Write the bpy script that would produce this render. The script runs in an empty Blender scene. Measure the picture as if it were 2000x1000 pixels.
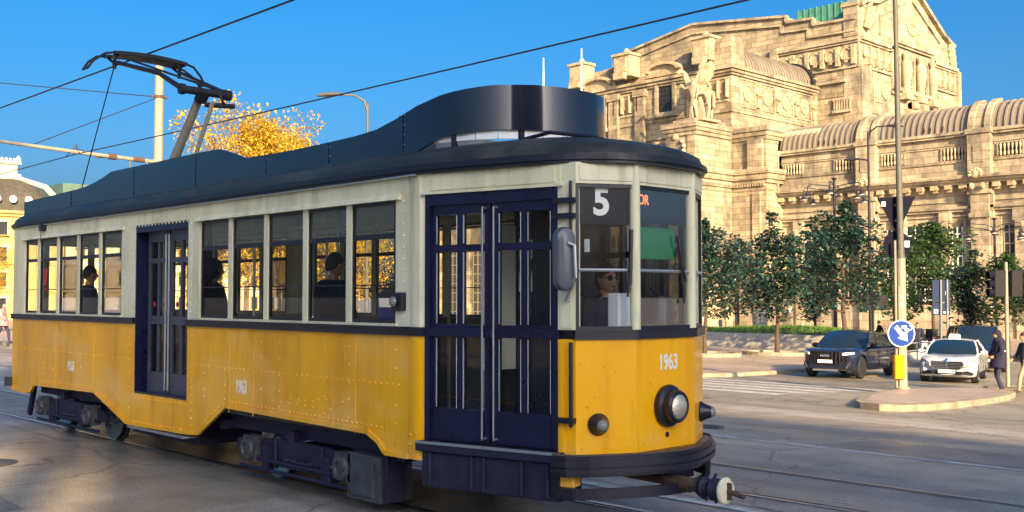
import bpy, bmesh, math, random
from mathutils import Vector, Matrix
from math import radians as R, sin, cos, pi, atan2, sqrt
random.seed(7)
SC = bpy.context.scene
COL = SC.collection

# ------------------------------------------------------------------ camera, world, sun, exposure
EYE = 1.95
PITCH = math.atan(80 / 2050)
cam_d = bpy.data.cameras.new('camera')
cam_d.sensor_width = 36
cam_d.lens = 36 * 2050 / 2000
cam_d.clip_end = 6000
cam_d.clip_start = 0.05
cam = bpy.data.objects.new('camera', cam_d)
COL.objects.link(cam)
cam.location = (0, 0, EYE)
cam.rotation_euler = (pi / 2 + PITCH, 0, atan2(.722, .692))
SC.camera = cam

SUN_EL = R(20)
SUN_DIR = Vector((.90, -.436, 0)).normalized()
w = bpy.data.worlds.new('World'); SC.world = w; w.use_nodes = True
nt = w.node_tree
bg = nt.nodes['Background']
sky = nt.nodes.new('ShaderNodeTexSky')
sky.sky_type = 'NISHITA'; sky.sun_disc = False
sky.sun_elevation = SUN_EL
sky.sun_rotation = atan2(SUN_DIR.x, SUN_DIR.y)
sky.air_density = .7; sky.dust_density = 6.0; sky.ozone_density = 4.0
sky.altitude = 0
hs = nt.nodes.new('ShaderNodeHueSaturation'); hs.inputs['Saturation'].default_value = 1.34; hs.inputs['Hue'].default_value = .492
nt.links.new(sky.outputs[0], hs.inputs['Color']); nt.links.new(hs.outputs[0], bg.inputs[0])
bg.inputs[1].default_value = 0.10
sl = bpy.data.lights.new('sun', 'SUN'); sl.energy = 4.6; sl.angle = R(.55); sl.color = (1, .70, .36)
so = bpy.data.objects.new('sun', sl); COL.objects.link(so)
sd = Vector((SUN_DIR.x * cos(SUN_EL), SUN_DIR.y * cos(SUN_EL), sin(SUN_EL)))
so.rotation_euler = sd.to_track_quat('Z', 'Y').to_euler()
so.location = sd * 80
SC.view_settings.view_transform = 'Standard'
SC.view_settings.look = 'None'
SC.view_settings.exposure = 1.45
SC.view_settings.gamma = 1
SC.cycles.max_bounces = 8
SC.cycles.transparent_max_bounces = 24

# ------------------------------------------------------------------ helpers
CT, ST = .692, .722
def ray(px, py):
    """direction through a pixel of the 2000x1000 photograph; world X runs along the tram, Y across it"""
    x = (px - 1000) / 2050; y = (500 - py) / 2050
    fy = cos(PITCH) - y * sin(PITCH); fz = sin(PITCH) + y * cos(PITCH)
    return Vector((CT * x - ST * fy, ST * x + CT * fy, fz))
def onY(px, py, Y):
    r = ray(px, py); t = Y / r.y
    return Vector((r.x * t, Y, EYE + r.z * t))
def onX(px, py, X):
    r = ray(px, py); t = X / r.x
    return Vector((X, r.y * t, EYE + r.z * t))
def at_depth(px, py, d):
    r = ray(px, py); f = r.x * -ST + r.y * CT
    return Vector((0, 0, EYE)) + r * (d / f)
GP = [(-1e4, 0), (11.5, 0), (31, -.84), (88, -1.9), (112, -2.1), (1e5, -2.1)]
def gz(Y):
    for (a, za), (b, zb) in zip(GP, GP[1:]):
        if a <= Y <= b: return za + (zb - za) * (Y - a) / (b - a)
def onG(px, py):
    z = 0.
    for _ in range(60):
        r = ray(px, py); t = (z - EYE) / r.z
        z = .5 * z + .5 * gz(r.y * t)
    return Vector((r.x * t, r.y * t, z))

class MB:
    def __init__(s): s.v = []; s.f = []; s.m = []; s.sm = []
    def add(s, vs, fs, m=0, sm=False):
        n = len(s.v); s.v += [tuple(v) for v in vs]
        for f in fs: s.f.append([n + i for i in f]); s.m.append(m); s.sm.append(sm)
    def poly(s, pts, m=0): s.add(pts, [list(range(len(pts)))], m)
    def box(s, x0, x1, y0, y1, z0, z1, m=0):
        if x0 > x1: x0, x1 = x1, x0
        if y0 > y1: y0, y1 = y1, y0
        if z0 > z1: z0, z1 = z1, z0
        vs = [(x0,y0,z0),(x1,y0,z0),(x1,y1,z0),(x0,y1,z0),(x0,y0,z1),(x1,y0,z1),(x1,y1,z1),(x0,y1,z1)]
        s.add(vs, [(3,2,1,0),(4,5,6,7),(0,1,5,4),(1,2,6,5),(2,3,7,6),(3,0,4,7)], m)
    def hexa(s, b, t, m=0):
        """b, t: 4 bottom and 4 top points, counter-clockwise from above"""
        s.add(list(b) + list(t), [(3,2,1,0),(4,5,6,7),(0,1,5,4),(1,2,6,5),(2,3,7,6),(3,0,4,7)], m)
    def slab(s, p, q, z0, z1, th, m=0):
        """upright plate from plan point p to q, th thick to its left"""
        p = Vector(p[:2]); q = Vector(q[:2]); d = (q - p).normalized(); n = Vector((-d.y, d.x)) * th
        b = [p, q, q + n, p + n]
        if th < 0: b = [p + n, q + n, q, p]
        s.hexa([(a.x, a.y, z0) for a in b], [(a.x, a.y, z1) for a in b], m)
    def bar(s, p, q, w, h=None, m=0):
        h = h or w
        p = Vector(p); q = Vector(q); d = (q - p).normalized()
        up = Vector((0, 0, 1)) if abs(d.z) < .95 else Vector((0, 1, 0))
        a = d.cross(up).normalized() * (w / 2); b = a.cross(d).normalized() * (h / 2)
        s.add([p-a-b, p+a-b, p+a+b, p-a+b, q-a-b, q+a-b, q+a+b, q-a+b],
              [(3,2,1,0),(4,5,6,7),(0,1,5,4),(1,2,6,5),(2,3,7,6),(3,0,4,7)][::1], m)
    def tube(s, pts, r, n=8, m=0, caps=True):
        pts = [Vector(p) for p in pts]; k = len(pts)
        rs = r if isinstance(r, (list, tuple)) else [r] * k
        vs = []; fs = []; prev = None
        for i, p in enumerate(pts):
            d = (pts[min(i+1, k-1)] - pts[max(i-1, 0)])
            if d.length < 1e-9: d = Vector((0,0,1))
            d.normalize()
            if prev is None:
                up = Vector((0,0,1)) if abs(d.z) < .9 else Vector((0,1,0))
                a = d.cross(up).normalized()
            else:
                a = (prev - d * prev.dot(d))
                a = a.normalized() if a.length > 1e-6 else d.orthogonal().normalized()
            prev = a; b = d.cross(a)
            for j in range(n):
                t = 2 * pi * j / n
                vs.append(p + (a * cos(t) + b * sin(t)) * rs[i])
        for i in range(k - 1):
            for j in range(n):
                fs.append((i*n+j, i*n+(j+1)%n, (i+1)*n+(j+1)%n, (i+1)*n+j))
        s.add(vs, fs, m, True)
        if caps:
            s.add(vs[:n], [list(range(n))[::-1]], m); s.add(vs[-n:], [list(range(n))], m)
    def lathe(s, prof, o, axis=(0,0,1), n=16, m=0, closed=False):
        """prof: (radius, height along axis)"""
        o = Vector(o); ax = Vector(axis).normalized(); a = ax.orthogonal().normalized(); b = ax.cross(a)
        vs = []; fs = []; k = len(prof)
        for (r, h) in prof:
            for j in range(n):
                t = 2*pi*j/n; vs.append(o + ax*h + (a*cos(t) + b*sin(t))*max(r, 1e-4))
        for i in range(k - 1):
            for j in range(n): fs.append((i*n+j, i*n+(j+1)%n, (i+1)*n+(j+1)%n, (i+1)*n+j))
        s.add(vs, fs, m, True)
        s.add(vs[:n], [list(range(n))[::-1]], m); s.add(vs[-n:], [list(range(n))], m)
    def prism(s, pts, fn, m=0):
        """pts: 2-D outline; fn(u, v, side 0/1) -> 3-D point"""
        n = len(pts)
        a = [fn(u, v, 0) for u, v in pts]; b = [fn(u, v, 1) for u, v in pts]
        s.add(a + b, [list(range(n))[::-1], list(range(n, 2*n))] + [(i, (i+1)%n, n+(i+1)%n, n+i) for i in range(n)], m)
    def grid(s, fn, nu, nv, m=0, sm=True, closeu=False):
        vs = [fn(i / nu, j / nv) for i in range(nu + 1) for j in range(nv + 1)]
        fs = [(i*(nv+1)+j, (i+1)*(nv+1)+j, (i+1)*(nv+1)+j+1, i*(nv+1)+j+1) for i in range(nu) for j in range(nv)]
        s.add(vs, fs, m, sm)
    def mesh(s, name, mats, off=(0,0,0), fix=True, angle=38):
        me = bpy.data.meshes.new(name)
        ox, oy, oz = off
        me.from_pydata([(v[0]-ox, v[1]-oy, v[2]-oz) for v in s.v], [], s.f)
        for mt in (mats if isinstance(mats, (list, tuple)) else [mats]): me.materials.append(mt)
        me.polygons.foreach_set('material_index', s.m)
        me.polygons.foreach_set('use_smooth', s.sm)
        if fix:
            bm = bmesh.new(); bm.from_mesh(me); bmesh.ops.remove_doubles(bm, verts=bm.verts, dist=1e-5)
            bmesh.ops.recalc_face_normals(bm, faces=bm.faces); bm.to_mesh(me); bm.free()
        me.update()
        if any(s.sm): me.set_sharp_from_angle(angle=R(angle))
        return me
    def build(s, name, mats, parent=None, world=True, fix=True, bevel=0, angle=38):
        off = (0,0,0)
        if parent is not None and world: off = WL[parent.name]
        o = bpy.data.objects.new(name, s.mesh(name, mats, off, fix, angle))
        COL.objects.link(o)
        if parent is not None: o.parent = parent
        WL[o.name] = off if parent is not None else (0,0,0)
        if bevel:
            b = o.modifiers.new('bevel', 'BEVEL'); b.width = bevel; b.segments = 2; b.limit_method = 'ANGLE'; b.angle_limit = R(40)
        return o
WL = {}
def thing(name, label, cat, loc=(0,0,0), rz=0, group=None):
    o = bpy.data.objects.new(name, None); COL.objects.link(o)
    o.location = loc; o.rotation_euler = (0, 0, rz); o.empty_display_size = .2
    o['label'] = label; o['category'] = cat
    if group: o['group'] = group
    WL[o.name] = tuple(loc)
    return o
def tag(o, label, cat, group=None):
    o['label'] = label; o['category'] = cat
    if group: o['group'] = group
    return o
def kind(o, k): o['kind'] = k; return o
def dup(root, loc, rz, label, scale=1., group=None):
    r = root.copy(); COL.objects.link(r); r.location = loc; r.rotation_euler = (0, 0, rz); r.scale = (scale,)*3
    r['label'] = label
    if group: r['group'] = group
    for ch in list(root.children):
        c = ch.copy(); COL.objects.link(c); c.parent = r
        for g in ch.children:
            d = g.copy(); COL.objects.link(d); d.parent = c
    return r
def text(name, s, size, mat, parent, M, extr=.004, sx=1., offset=0., world=True, align='CENTER'):
    cu = bpy.data.curves.new(name, 'FONT'); cu.body = s; cu.size = size; cu.extrude = extr; cu.offset = offset
    cu.align_x = align; cu.align_y = 'CENTER'; cu.resolution_u = 6
    o = bpy.data.objects.new(name, cu); COL.objects.link(o)
    dg = bpy.context.evaluated_depsgraph_get()
    me = bpy.data.meshes.new_from_object(o.evaluated_get(dg))
    bpy.data.objects.remove(o); bpy.data.curves.remove(cu)
    me.name = name
    me.transform(Matrix.Diagonal((sx, 1, 1, 1))); me.transform(M)
    if parent is not None and world: me.transform(Matrix.Translation(-Vector(WL[parent.name])))
    me.materials.clear(); me.materials.append(mat)
    t = bpy.data.objects.new(name, me); COL.objects.link(t)
    if parent is not None: t.parent = parent; WL[t.name] = WL[parent.name]
    else: WL[t.name] = (0,0,0)
    return t
def face_matrix(p, right, up):
    r = Vector(right).normalized(); u = Vector(up).normalized(); n = r.cross(u)
    M = Matrix((r, u, n)).transposed().to_4x4(); M.translation = Vector(p); return M
# ------------------------------------------------------------------ materials
def mat(name, col, rough=.5, metal=0., var=0., scale=4., bump=0., bscale=40., spec=.5, stain=None, stain_scale=.6, coat=0., streak=False):
    m = bpy.data.materials.new(name); m.use_nodes = True
    nt = m.node_tree; N = nt.nodes; L = nt.links
    b = N['Principled BSDF']
    b.inputs['Base Color'].default_value = (*col, 1); b.inputs['Roughness'].default_value = rough
    b.inputs['Metallic'].default_value = metal; b.inputs['Specular IOR Level'].default_value = spec
    b.inputs['Coat Weight'].default_value = coat; b.inputs['Coat Roughness'].default_value = .08
    tc = N.new('ShaderNodeTexCoord'); src = tc.outputs['Object']
    if streak:
        mp = N.new('ShaderNodeMapping'); mp.inputs['Scale'].default_value = (1, 1, .12); L.new(src, mp.inputs[0]); ssrc = mp.outputs[0]
    else: ssrc = src
    last = None
    if var:
        n = N.new('ShaderNodeTexNoise'); n.inputs['Scale'].default_value = scale; n.inputs['Detail'].default_value = 6; n.inputs['Roughness'].default_value = .62
        L.new(ssrc, n.inputs['Vector'])
        mx = N.new('ShaderNodeMix'); mx.data_type = 'RGBA'
        mx.inputs[6].default_value = (*[c*(1-var) for c in col], 1); mx.inputs[7].default_value = (*[min(1, c*(1+var)) for c in col], 1)
        cr = N.new('ShaderNodeMapRange'); cr.inputs[1].default_value = .3; cr.inputs[2].default_value = .7
        L.new(n.outputs[0], cr.inputs[0]); L.new(cr.outputs[0], mx.inputs[0]); last = mx.outputs[2]
        rr = N.new('ShaderNodeMapRange'); rr.inputs[1].default_value = .3; rr.inputs[2].default_value = .7
        rr.inputs[3].default_value = max(0, rough*.8); rr.inputs[4].default_value = min(1, rough*1.25)
        L.new(n.outputs[0], rr.inputs[0]); L.new(rr.outputs[0], b.inputs['Roughness'])
    if stain:
        n2 = N.new('ShaderNodeTexNoise'); n2.inputs['Scale'].default_value = stain_scale; n2.inputs['Detail'].default_value = 8; n2.inputs['Roughness'].default_value = .7
        L.new(ssrc, n2.inputs['Vector'])
        c2 = N.new('ShaderNodeMapRange'); c2.inputs[1].default_value = .48; c2.inputs[2].default_value = .68; c2.inputs[4].default_value = .8
        L.new(n2.outputs[0], c2.inputs[0])
        mx2 = N.new('ShaderNodeMix'); mx2.data_type = 'RGBA'; mx2.inputs[7].default_value = (*stain, 1)
        if last: L.new(last, mx2.inputs[6])
        else: mx2.inputs[6].default_value = (*col, 1)
        L.new(c2.outputs[0], mx2.inputs[0]); last = mx2.outputs[2]
    if last: L.new(last, b.inputs['Base Color'])
    if bump:
        n3 = N.new('ShaderNodeTexNoise'); n3.inputs['Scale'].default_value = bscale; n3.inputs['Detail'].default_value = 4
        L.new(src, n3.inputs['Vector'])
        bp = N.new('ShaderNodeBump'); bp.inputs['Strength'].default_value = bump; bp.inputs['Distance'].default_value = .02
        L.new(n3.outputs[0], bp.inputs['Height']); L.new(bp.outputs[0], b.inputs['Normal'])
    return m
def stone_mat(name, c1, c2, mortar, bw=1.6, bh=.62, msize=.022, stain=(.085,.078,.065), bump=.6):
    m = bpy.data.materials.new(name); m.use_nodes = True
    nt = m.node_tree; N = nt.nodes; L = nt.links; b = N['Principled BSDF']
    b.inputs['Roughness'].default_value = .85
    tc = N.new('ShaderNodeTexCoord'); sp = N.new('ShaderNodeSeparateXYZ'); L.new(tc.outputs['Object'], sp.inputs[0])
    ad = N.new('ShaderNodeMath'); L.new(sp.outputs[0], ad.inputs[0]); L.new(sp.outputs[1], ad.inputs[1])
    cb = N.new('ShaderNodeCombineXYZ'); L.new(ad.outputs[0], cb.inputs[0]); L.new(sp.outputs[2], cb.inputs[1])
    br = N.new('ShaderNodeTexBrick'); br.inputs['Scale'].default_value = 1; br.inputs['Mortar Size'].default_value = msize
    br.inputs['Brick Width'].default_value = bw; br.inputs['Row Height'].default_value = bh; br.inputs['Bias'].default_value = 0
    br.inputs['Color1'].default_value = (*c1, 1); br.inputs['Color2'].default_value = (*c2, 1); br.inputs['Mortar'].default_value = (*mortar, 1)
    L.new(cb.outputs[0], br.inputs['Vector'])
    n = N.new('ShaderNodeTexNoise'); n.inputs['Scale'].default_value = .35; n.inputs['Detail'].default_value = 9; n.inputs['Roughness'].default_value = .7
    mp = N.new('ShaderNodeMapping'); mp.inputs['Scale'].default_value = (1, 1, .45); L.new(tc.outputs['Object'], mp.inputs[0]); L.new(mp.outputs[0], n.inputs['Vector'])
    r1 = N.new('ShaderNodeMapRange'); r1.inputs[1].default_value = .46; r1.inputs[2].default_value = .66; r1.inputs[4].default_value = .88
    L.new(n.outputs[0], r1.inputs[0])
    mx = N.new('ShaderNodeMix'); mx.data_type = 'RGBA'; mx.inputs[7].default_value = (*stain, 1)
    L.new(br.outputs['Color'], mx.inputs[6]); L.new(r1.outputs[0], mx.inputs[0])
    n4 = N.new('ShaderNodeTexNoise'); n4.inputs['Scale'].default_value = 1.1; n4.inputs['Detail'].default_value = 9; n4.inputs['Roughness'].default_value = .75; L.new(tc.outputs['Object'], n4.inputs['Vector'])
    mv = N.new('ShaderNodeMix'); mv.data_type = 'RGBA'; mv.blend_type = 'MULTIPLY'; mv.inputs[0].default_value = .8
    r4 = N.new('ShaderNodeMapRange'); r4.inputs[1].default_value = .3; r4.inputs[2].default_value = .68; r4.inputs[3].default_value = .38; r4.inputs[4].default_value = 1.0; L.new(n4.outputs[0], r4.inputs[0])
    L.new(mx.outputs[2], mv.inputs[6]); L.new(r4.outputs[0], mv.inputs[7])
    g = N.new('ShaderNodeMix'); g.data_type = 'RGBA'; g.blend_type = 'MULTIPLY'; g.inputs[0].default_value = 1; g.inputs[7].default_value = (1.3,1.3,1.3,1)
    L.new(mv.outputs[2], g.inputs[6]); L.new(g.outputs[2], b.inputs['Base Color'])
    bp = N.new('ShaderNodeBump'); bp.inputs['Strength'].default_value = bump; bp.inputs['Distance'].default_value = .03
    L.new(n4.outputs[0], bp.inputs['Height']); L.new(bp.outputs[0], b.inputs['Normal'])
    return m
def glass_mat(name, tint=(.9,.95,.95), refl=1., ior=1.5, trans=1., dark=(.02,.025,.03)):
    """thin window glass: transparent with a fresnel reflection; trans < 1 mixes in a dirty film"""
    m = bpy.data.materials.new(name); m.use_nodes = True
    nt = m.node_tree; N = nt.nodes; L = nt.links; N.remove(N['Principled BSDF'])
    out = N['Material Output']
    t = N.new('ShaderNodeBsdfTransparent'); t.inputs[0].default_value = (*tint, 1)
    g = N.new('ShaderNodeBsdfGlossy'); g.inputs['Roughness'].default_value = .02
    fr = N.new('ShaderNodeFresnel'); fr.inputs[0].default_value = ior
    mu = N.new('ShaderNodeMath'); mu.operation = 'MULTIPLY'; mu.inputs[1].default_value = refl; mu.use_clamp = True; L.new(fr.outputs[0], mu.inputs[0])
    d = N.new('ShaderNodeBsdfDiffuse'); d.inputs[0].default_value = (*dark, 1)
    m1 = N.new('ShaderNodeMixShader'); m1.inputs[0].default_value = trans; L.new(d.outputs[0], m1.inputs[1]); L.new(t.outputs[0], m1.inputs[2])
    m2 = N.new('ShaderNodeMixShader'); L.new(mu.outputs[0], m2.inputs[0]); L.new(m1.outputs[0], m2.inputs[1]); L.new(g.outputs[0], m2.inputs[2])
    L.new(m2.outputs[0], out.inputs[0])
    return m
def leaf_mat(name, cols, rough=.45, transl=.25):
    m = bpy.data.materials.new(name); m.use_nodes = True
    nt = m.node_tree; N = nt.nodes; L = nt.links; b = N['Principled BSDF']; out = N['Material Output']
    ge = N.new('ShaderNodeNewGeometry'); rp = N.new('ShaderNodeValToRGB')
    L.new(ge.outputs['Random Per Island'], rp.inputs[0])
    e = rp.color_ramp.elements
    for i, c in enumerate(cols):
        p = i / (len(cols) - 1)
        if i == 0: el = e[0]; el.position = 0
        elif i == len(cols) - 1: el = e[-1]; el.position = 1
        else: el = e.new(p)
        el.color = (*c, 1)
    L.new(rp.outputs[0], b.inputs['Base Color']); b.inputs['Roughness'].default_value = rough
    tr = N.new('ShaderNodeBsdfTranslucent'); L.new(rp.outputs[0], tr.inputs[0])
    mx = N.new('ShaderNodeMixShader'); mx.inputs[0].default_value = transl
    L.new(b.outputs[0], mx.inputs[1]); L.new(tr.outputs[0], mx.inputs[2]); L.new(mx.outputs[0], out.inputs[0])
    return m
def emit_mat(name, col, s):
    m = bpy.data.materials.new(name); m.use_nodes = True
    b = m.node_tree.nodes['Principled BSDF']; b.inputs['Base Color'].default_value = (.01,.01,.01,1)
    b.inputs['Emission Color'].default_value = (*col, 1); b.inputs['Emission Strength'].default_value = s
    return m
def wear_and_tone(m, grime, pale_tone, chip=(.06,.045,.03), g_amt=.75, f_amt=.4):
    nt = m.node_tree; N = nt.nodes; L = nt.links; b = N['Principled BSDF']
    src = b.inputs['Base Color'].links[0].from_socket
    tc = N.new('ShaderNodeTexCoord')
    def layer(src, col, sc, scale, lo, hi, amt, det=7, rough=.65):
        mp = N.new('ShaderNodeMapping'); mp.inputs['Scale'].default_value = sc; L.new(tc.outputs['Object'], mp.inputs[0])
        n = N.new('ShaderNodeTexNoise'); n.inputs['Scale'].default_value = scale; n.inputs['Detail'].default_value = det; n.inputs['Roughness'].default_value = rough; L.new(mp.outputs[0], n.inputs['Vector'])
        r = N.new('ShaderNodeMapRange'); r.inputs[1].default_value = lo; r.inputs[2].default_value = hi; r.inputs[4].default_value = amt; L.new(n.outputs[0], r.inputs[0])
        x = N.new('ShaderNodeMix'); x.data_type = 'RGBA'; x.inputs[7].default_value = (*col, 1); L.new(src, x.inputs[6]); L.new(r.outputs[0], x.inputs[0]); return x.outputs[2]
    o = layer(src, pale_tone, (.55, 1, 1.0), .9, .52, .66, f_amt, 3)
    o = layer(o, grime, (1, 1, .10), 7., .56, .74, g_amt)
    o = layer(o, grime, (.8, .8, 1.6), 1.3, .58, .78, g_amt*.7)
    o = layer(o, chip, (1, 1, 1), 26., .70, .73, .9, 3)
    L.new(o, b.inputs['Base Color'])
M = {}
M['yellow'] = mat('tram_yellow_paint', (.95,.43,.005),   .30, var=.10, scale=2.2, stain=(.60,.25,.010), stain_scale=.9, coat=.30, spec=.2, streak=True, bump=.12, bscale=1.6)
M['cream'] = mat('tram_cream_paint', (.76,.71,.47), .5, spec=.3, var=.10, scale=3, stain=(.44,.40,.25), stain_scale=1.4, streak=True)
wear_and_tone(M['yellow'], (.30,.14,.012), (.92,.56,.16), g_amt=.45, f_amt=.5)  # pale patches here stand in for soft panel reflections; grime and chips are wear
wear_and_tone(M['cream'], (.30,.27,.17), (.80,.77,.60), g_amt=.6, f_amt=.3)
M['roof'] = mat('tram_roof_paint', (.034,.036,.033), .5, spec=.25, stain=(.09,.085,.07), stain_scale=1.8, var=.4, scale=3, bump=.05, bscale=6)
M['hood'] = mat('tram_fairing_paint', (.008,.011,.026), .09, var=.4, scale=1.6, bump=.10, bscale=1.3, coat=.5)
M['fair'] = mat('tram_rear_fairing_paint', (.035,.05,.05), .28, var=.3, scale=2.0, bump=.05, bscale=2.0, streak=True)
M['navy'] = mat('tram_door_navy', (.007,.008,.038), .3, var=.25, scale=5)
M['under'] = mat('tram_underframe_shade_navy', (.012,.011,.035), .65, var=.5, scale=6, bump=.3, bscale=20)  # the navy tone of shade beneath the tram is put into this colour
M['black'] = mat('black_paint', (.012,.012,.022), .35, var=.2, scale=6)
M['rubber'] = mat('rubber', (.016,.016,.018), .75, var=.2, scale=10)
M['steel'] = mat('worn_steel', (.34,.34,.33), .34, 1., var=.25, scale=12)
M['rail'] = mat('worn_rail_metal', (.30,.31,.31), .45, .6, var=.2)
M['chrome'] = mat('chrome', (.75,.75,.74), .12, 1.)
M['alum'] = mat('aluminium_trim', (.55,.56,.55), .4, .7, var=.1)
M['rust'] = mat('rusty_iron', (.10,.055,.035), .8, var=.4, scale=14, bump=.3)
M['axle'] = mat('greasy_grey_iron', (.055,.058,.065), .5, var=.5, scale=9, bump=.3)
M['mirrorb'] = mat('mirror_housing', (.11,.12,.13), .35, var=.15)
M['leafpaint'] = mat('door_leaf_paint', (.055,.062,.085), .4, var=.25, scale=5)
M['dimlens'] = mat('dim_lens', (.20,.20,.18), .15)
M['gray'] = mat('grey_paint', (.20,.22,.23), .42, var=.15, scale=6)
M['wood'] = mat('varnished_wood', (.16,.075,.03), .4, var=.3, scale=5, streak=True)
M['inside'] = mat('interior_panel', (.20,.19,.15), .55, var=.1)
M['floor'] = mat('interior_floor', (.06,.05,.045), .7, var=.2)
M['white'] = mat('white_paint', (.78,.78,.76), .4, var=.06)
M['digit'] = mat('painted_digits', (.80,.78,.70), .5, var=.05)
M['paper'] = mat('paper_notice', (.72,.72,.68), .7)
M['red'] = mat('red_sticker', (.35,.02,.03), .5)
M['glass'] = glass_mat('window_glass', (.94,.96,.94), .85, 1.5, .965, (.10,.11,.10))
M['hazy'] = glass_mat('frosted_upper_glass', (.85,.90,.84), .6, 1.45, .72, (.30,.33,.27))
M['screen'] = glass_mat('windscreen_glass', (.93,.95,.95), .28, 1.45, .985, (.05,.06,.07))
M['cream_in'] = mat('interior_cream', (.55,.52,.42), .5)
M['lens'] = mat('cut_glass_lens', (.80,.70,.52), .22, .75, var=.2, scale=30, bump=.5, bscale=60)
M['mirrorg'] = mat('mirror_glass', (.8,.82,.84), .05, 1.)
M['led'] = emit_mat('orange_display', (1,.22,.05), 1.1)
M['green'] = mat('green_blind', (.01,.22,.08), .6)
M['stone'] = stone_mat('station_stone', (.46,.375,.245), (.25,.205,.135), (.09,.075,.05))
M['stone_l'] = stone_mat('light_station_stone', (.47,.395,.27), (.32,.265,.18), (.15,.125,.085), bw=2.0, bh=.8)
M['carve'] = mat('carved_stone', (.42,.34,.215), .85, var=.3, scale=2.5, bump=.8, bscale=3, stain=(.15,.115,.07), stain_scale=1.2)
M['lead'] = mat('lead_roof', (.22,.19,.15), .55, var=.25, scale=1.2, streak=True, stain=(.13,.11,.09))
M['copper'] = mat('green_copper_roof', (.06,.22,.16), .6, var=.25, scale=1)
M['winglass'] = mat('dark_window_glass', (.025,.03,.035), .1, var=.4, scale=.7, spec=.8)
M['plaster'] = mat('ochre_plaster', (.55,.36,.13), .85, var=.14, scale=.5, stain=(.48,.32,.13), stain_scale=.25)
M['plaster_l'] = mat('pale_plaster', (.66,.55,.38), .85, var=.12, scale=.5, stain=(.52,.42,.28), stain_scale=.3)
M['slate'] = mat('slate_roof', (.075,.07,.058), .7, var=.3, spec=.2, scale=2)
M['curtain'] = mat('curtain_wall_glass', (.10,.16,.13), .15, var=.2, scale=.4)
M['leaf'] = leaf_mat('magnolia_leaves', [(.006,.022,.020),(.012,.040,.032),(.022,.060,.044),(.045,.095,.066),(.018,.042,.032)], .26, .08)
M['leaf_l'] = leaf_mat('bright_magnolia_leaves', [(.018,.05,.018),(.035,.085,.026),(.06,.11,.03),(.025,.06,.022)], .32, .2)
M['gold'] = leaf_mat('autumn_leaves', [(.30,.15,.015),(.55,.34,.02),(.74,.50,.03),(.42,.36,.04),(.66,.42,.02),(.40,.22,.02),(.78,.58,.06)], .6, .3)
M['bark'] = mat('bark', (.075,.05,.035), .9, var=.35, scale=7, bump=.8, bscale=14)
M['barkl'] = mat('pale_bark', (.16,.11,.075), .9, var=.35, scale=7, bump=.8, bscale=14)
M['grass'] = leaf_mat('grass_blades', [(.07,.17,.02),(.10,.24,.03),(.14,.28,.05)], .6, .3)
M['soil'] = mat('soil', (.06,.09,.03), .95, var=.4, scale=3)
M['pole'] = mat('pole_paint', (.30,.27,.20), .5, var=.15, scale=3, streak=True)
M['dpole'] = mat('dark_pole_paint', (.022,.022,.03), .5, var=.2, spec=.2)
M['lampp'] = mat('lamp_paint', (.10,.10,.085), .5, var=.2, spec=.3)
M['panel'] = mat('panel_navy', (.012,.028,.075), .6, spec=.15)
M['board'] = mat('number_board', (.008,.012,.028), .7, spec=.1)
M['wire'] = mat('overhead_wire', (.015,.015,.03), .5)
M['signblue'] = mat('sign_blue', (.008,.045,.26), .6, spec=.15)
M['signback'] = mat('sign_back', (.010,.011,.022), .8, var=.2, spec=.05)
M['signyel'] = mat('sign_yellow', (.62,.27,.003), .6, var=.06, spec=.15)
M['suv'] = mat('dark_blue_car_paint', (.010,.014,.038), .16, coat=1.)
M['taxi'] = mat('white_car_paint', (.56,.60,.62), .2, coat=1.)
M['van'] = mat('grey_blue_car_paint', (.014,.022,.034), .2, coat=1.)
M['carglass'] = mat('car_glass', (.012,.022,.03), .03, metal=.0, spec=1., coat=1.)
M['carlamp'] = mat('car_lamp', (.85,.85,.83), .12, spec=.9)
M['amber'] = mat('amber_lamp', (.9,.32,.01), .25)
M['plastic'] = mat('black_plastic', (.012,.012,.016), .55, spec=.15)
M['tyre'] = mat('tyre', (.014,.014,.016), .8)
M['skin'] = mat('skin', (.50,.27,.18), .55, var=.08)
M['hair'] = mat('dark_hair', (.018,.013,.01), .6)
M['coat'] = mat('navy_coat', (.010,.011,.035), .85, var=.3, scale=8)
M['denim'] = mat('dark_trousers', (.018,.022,.05), .85, var=.2)
M['beige'] = mat('beige_trousers', (.42,.31,.17), .85, var=.15, scale=6)
M['tweed'] = mat('speckled_jacket', (.03,.028,.05), .85, var=.7, scale=40)
M['pinkc'] = mat('pink_coat', (.55,.22,.22), .85)
M['shoe'] = mat('shoe', (.02,.017,.015), .6)
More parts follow.
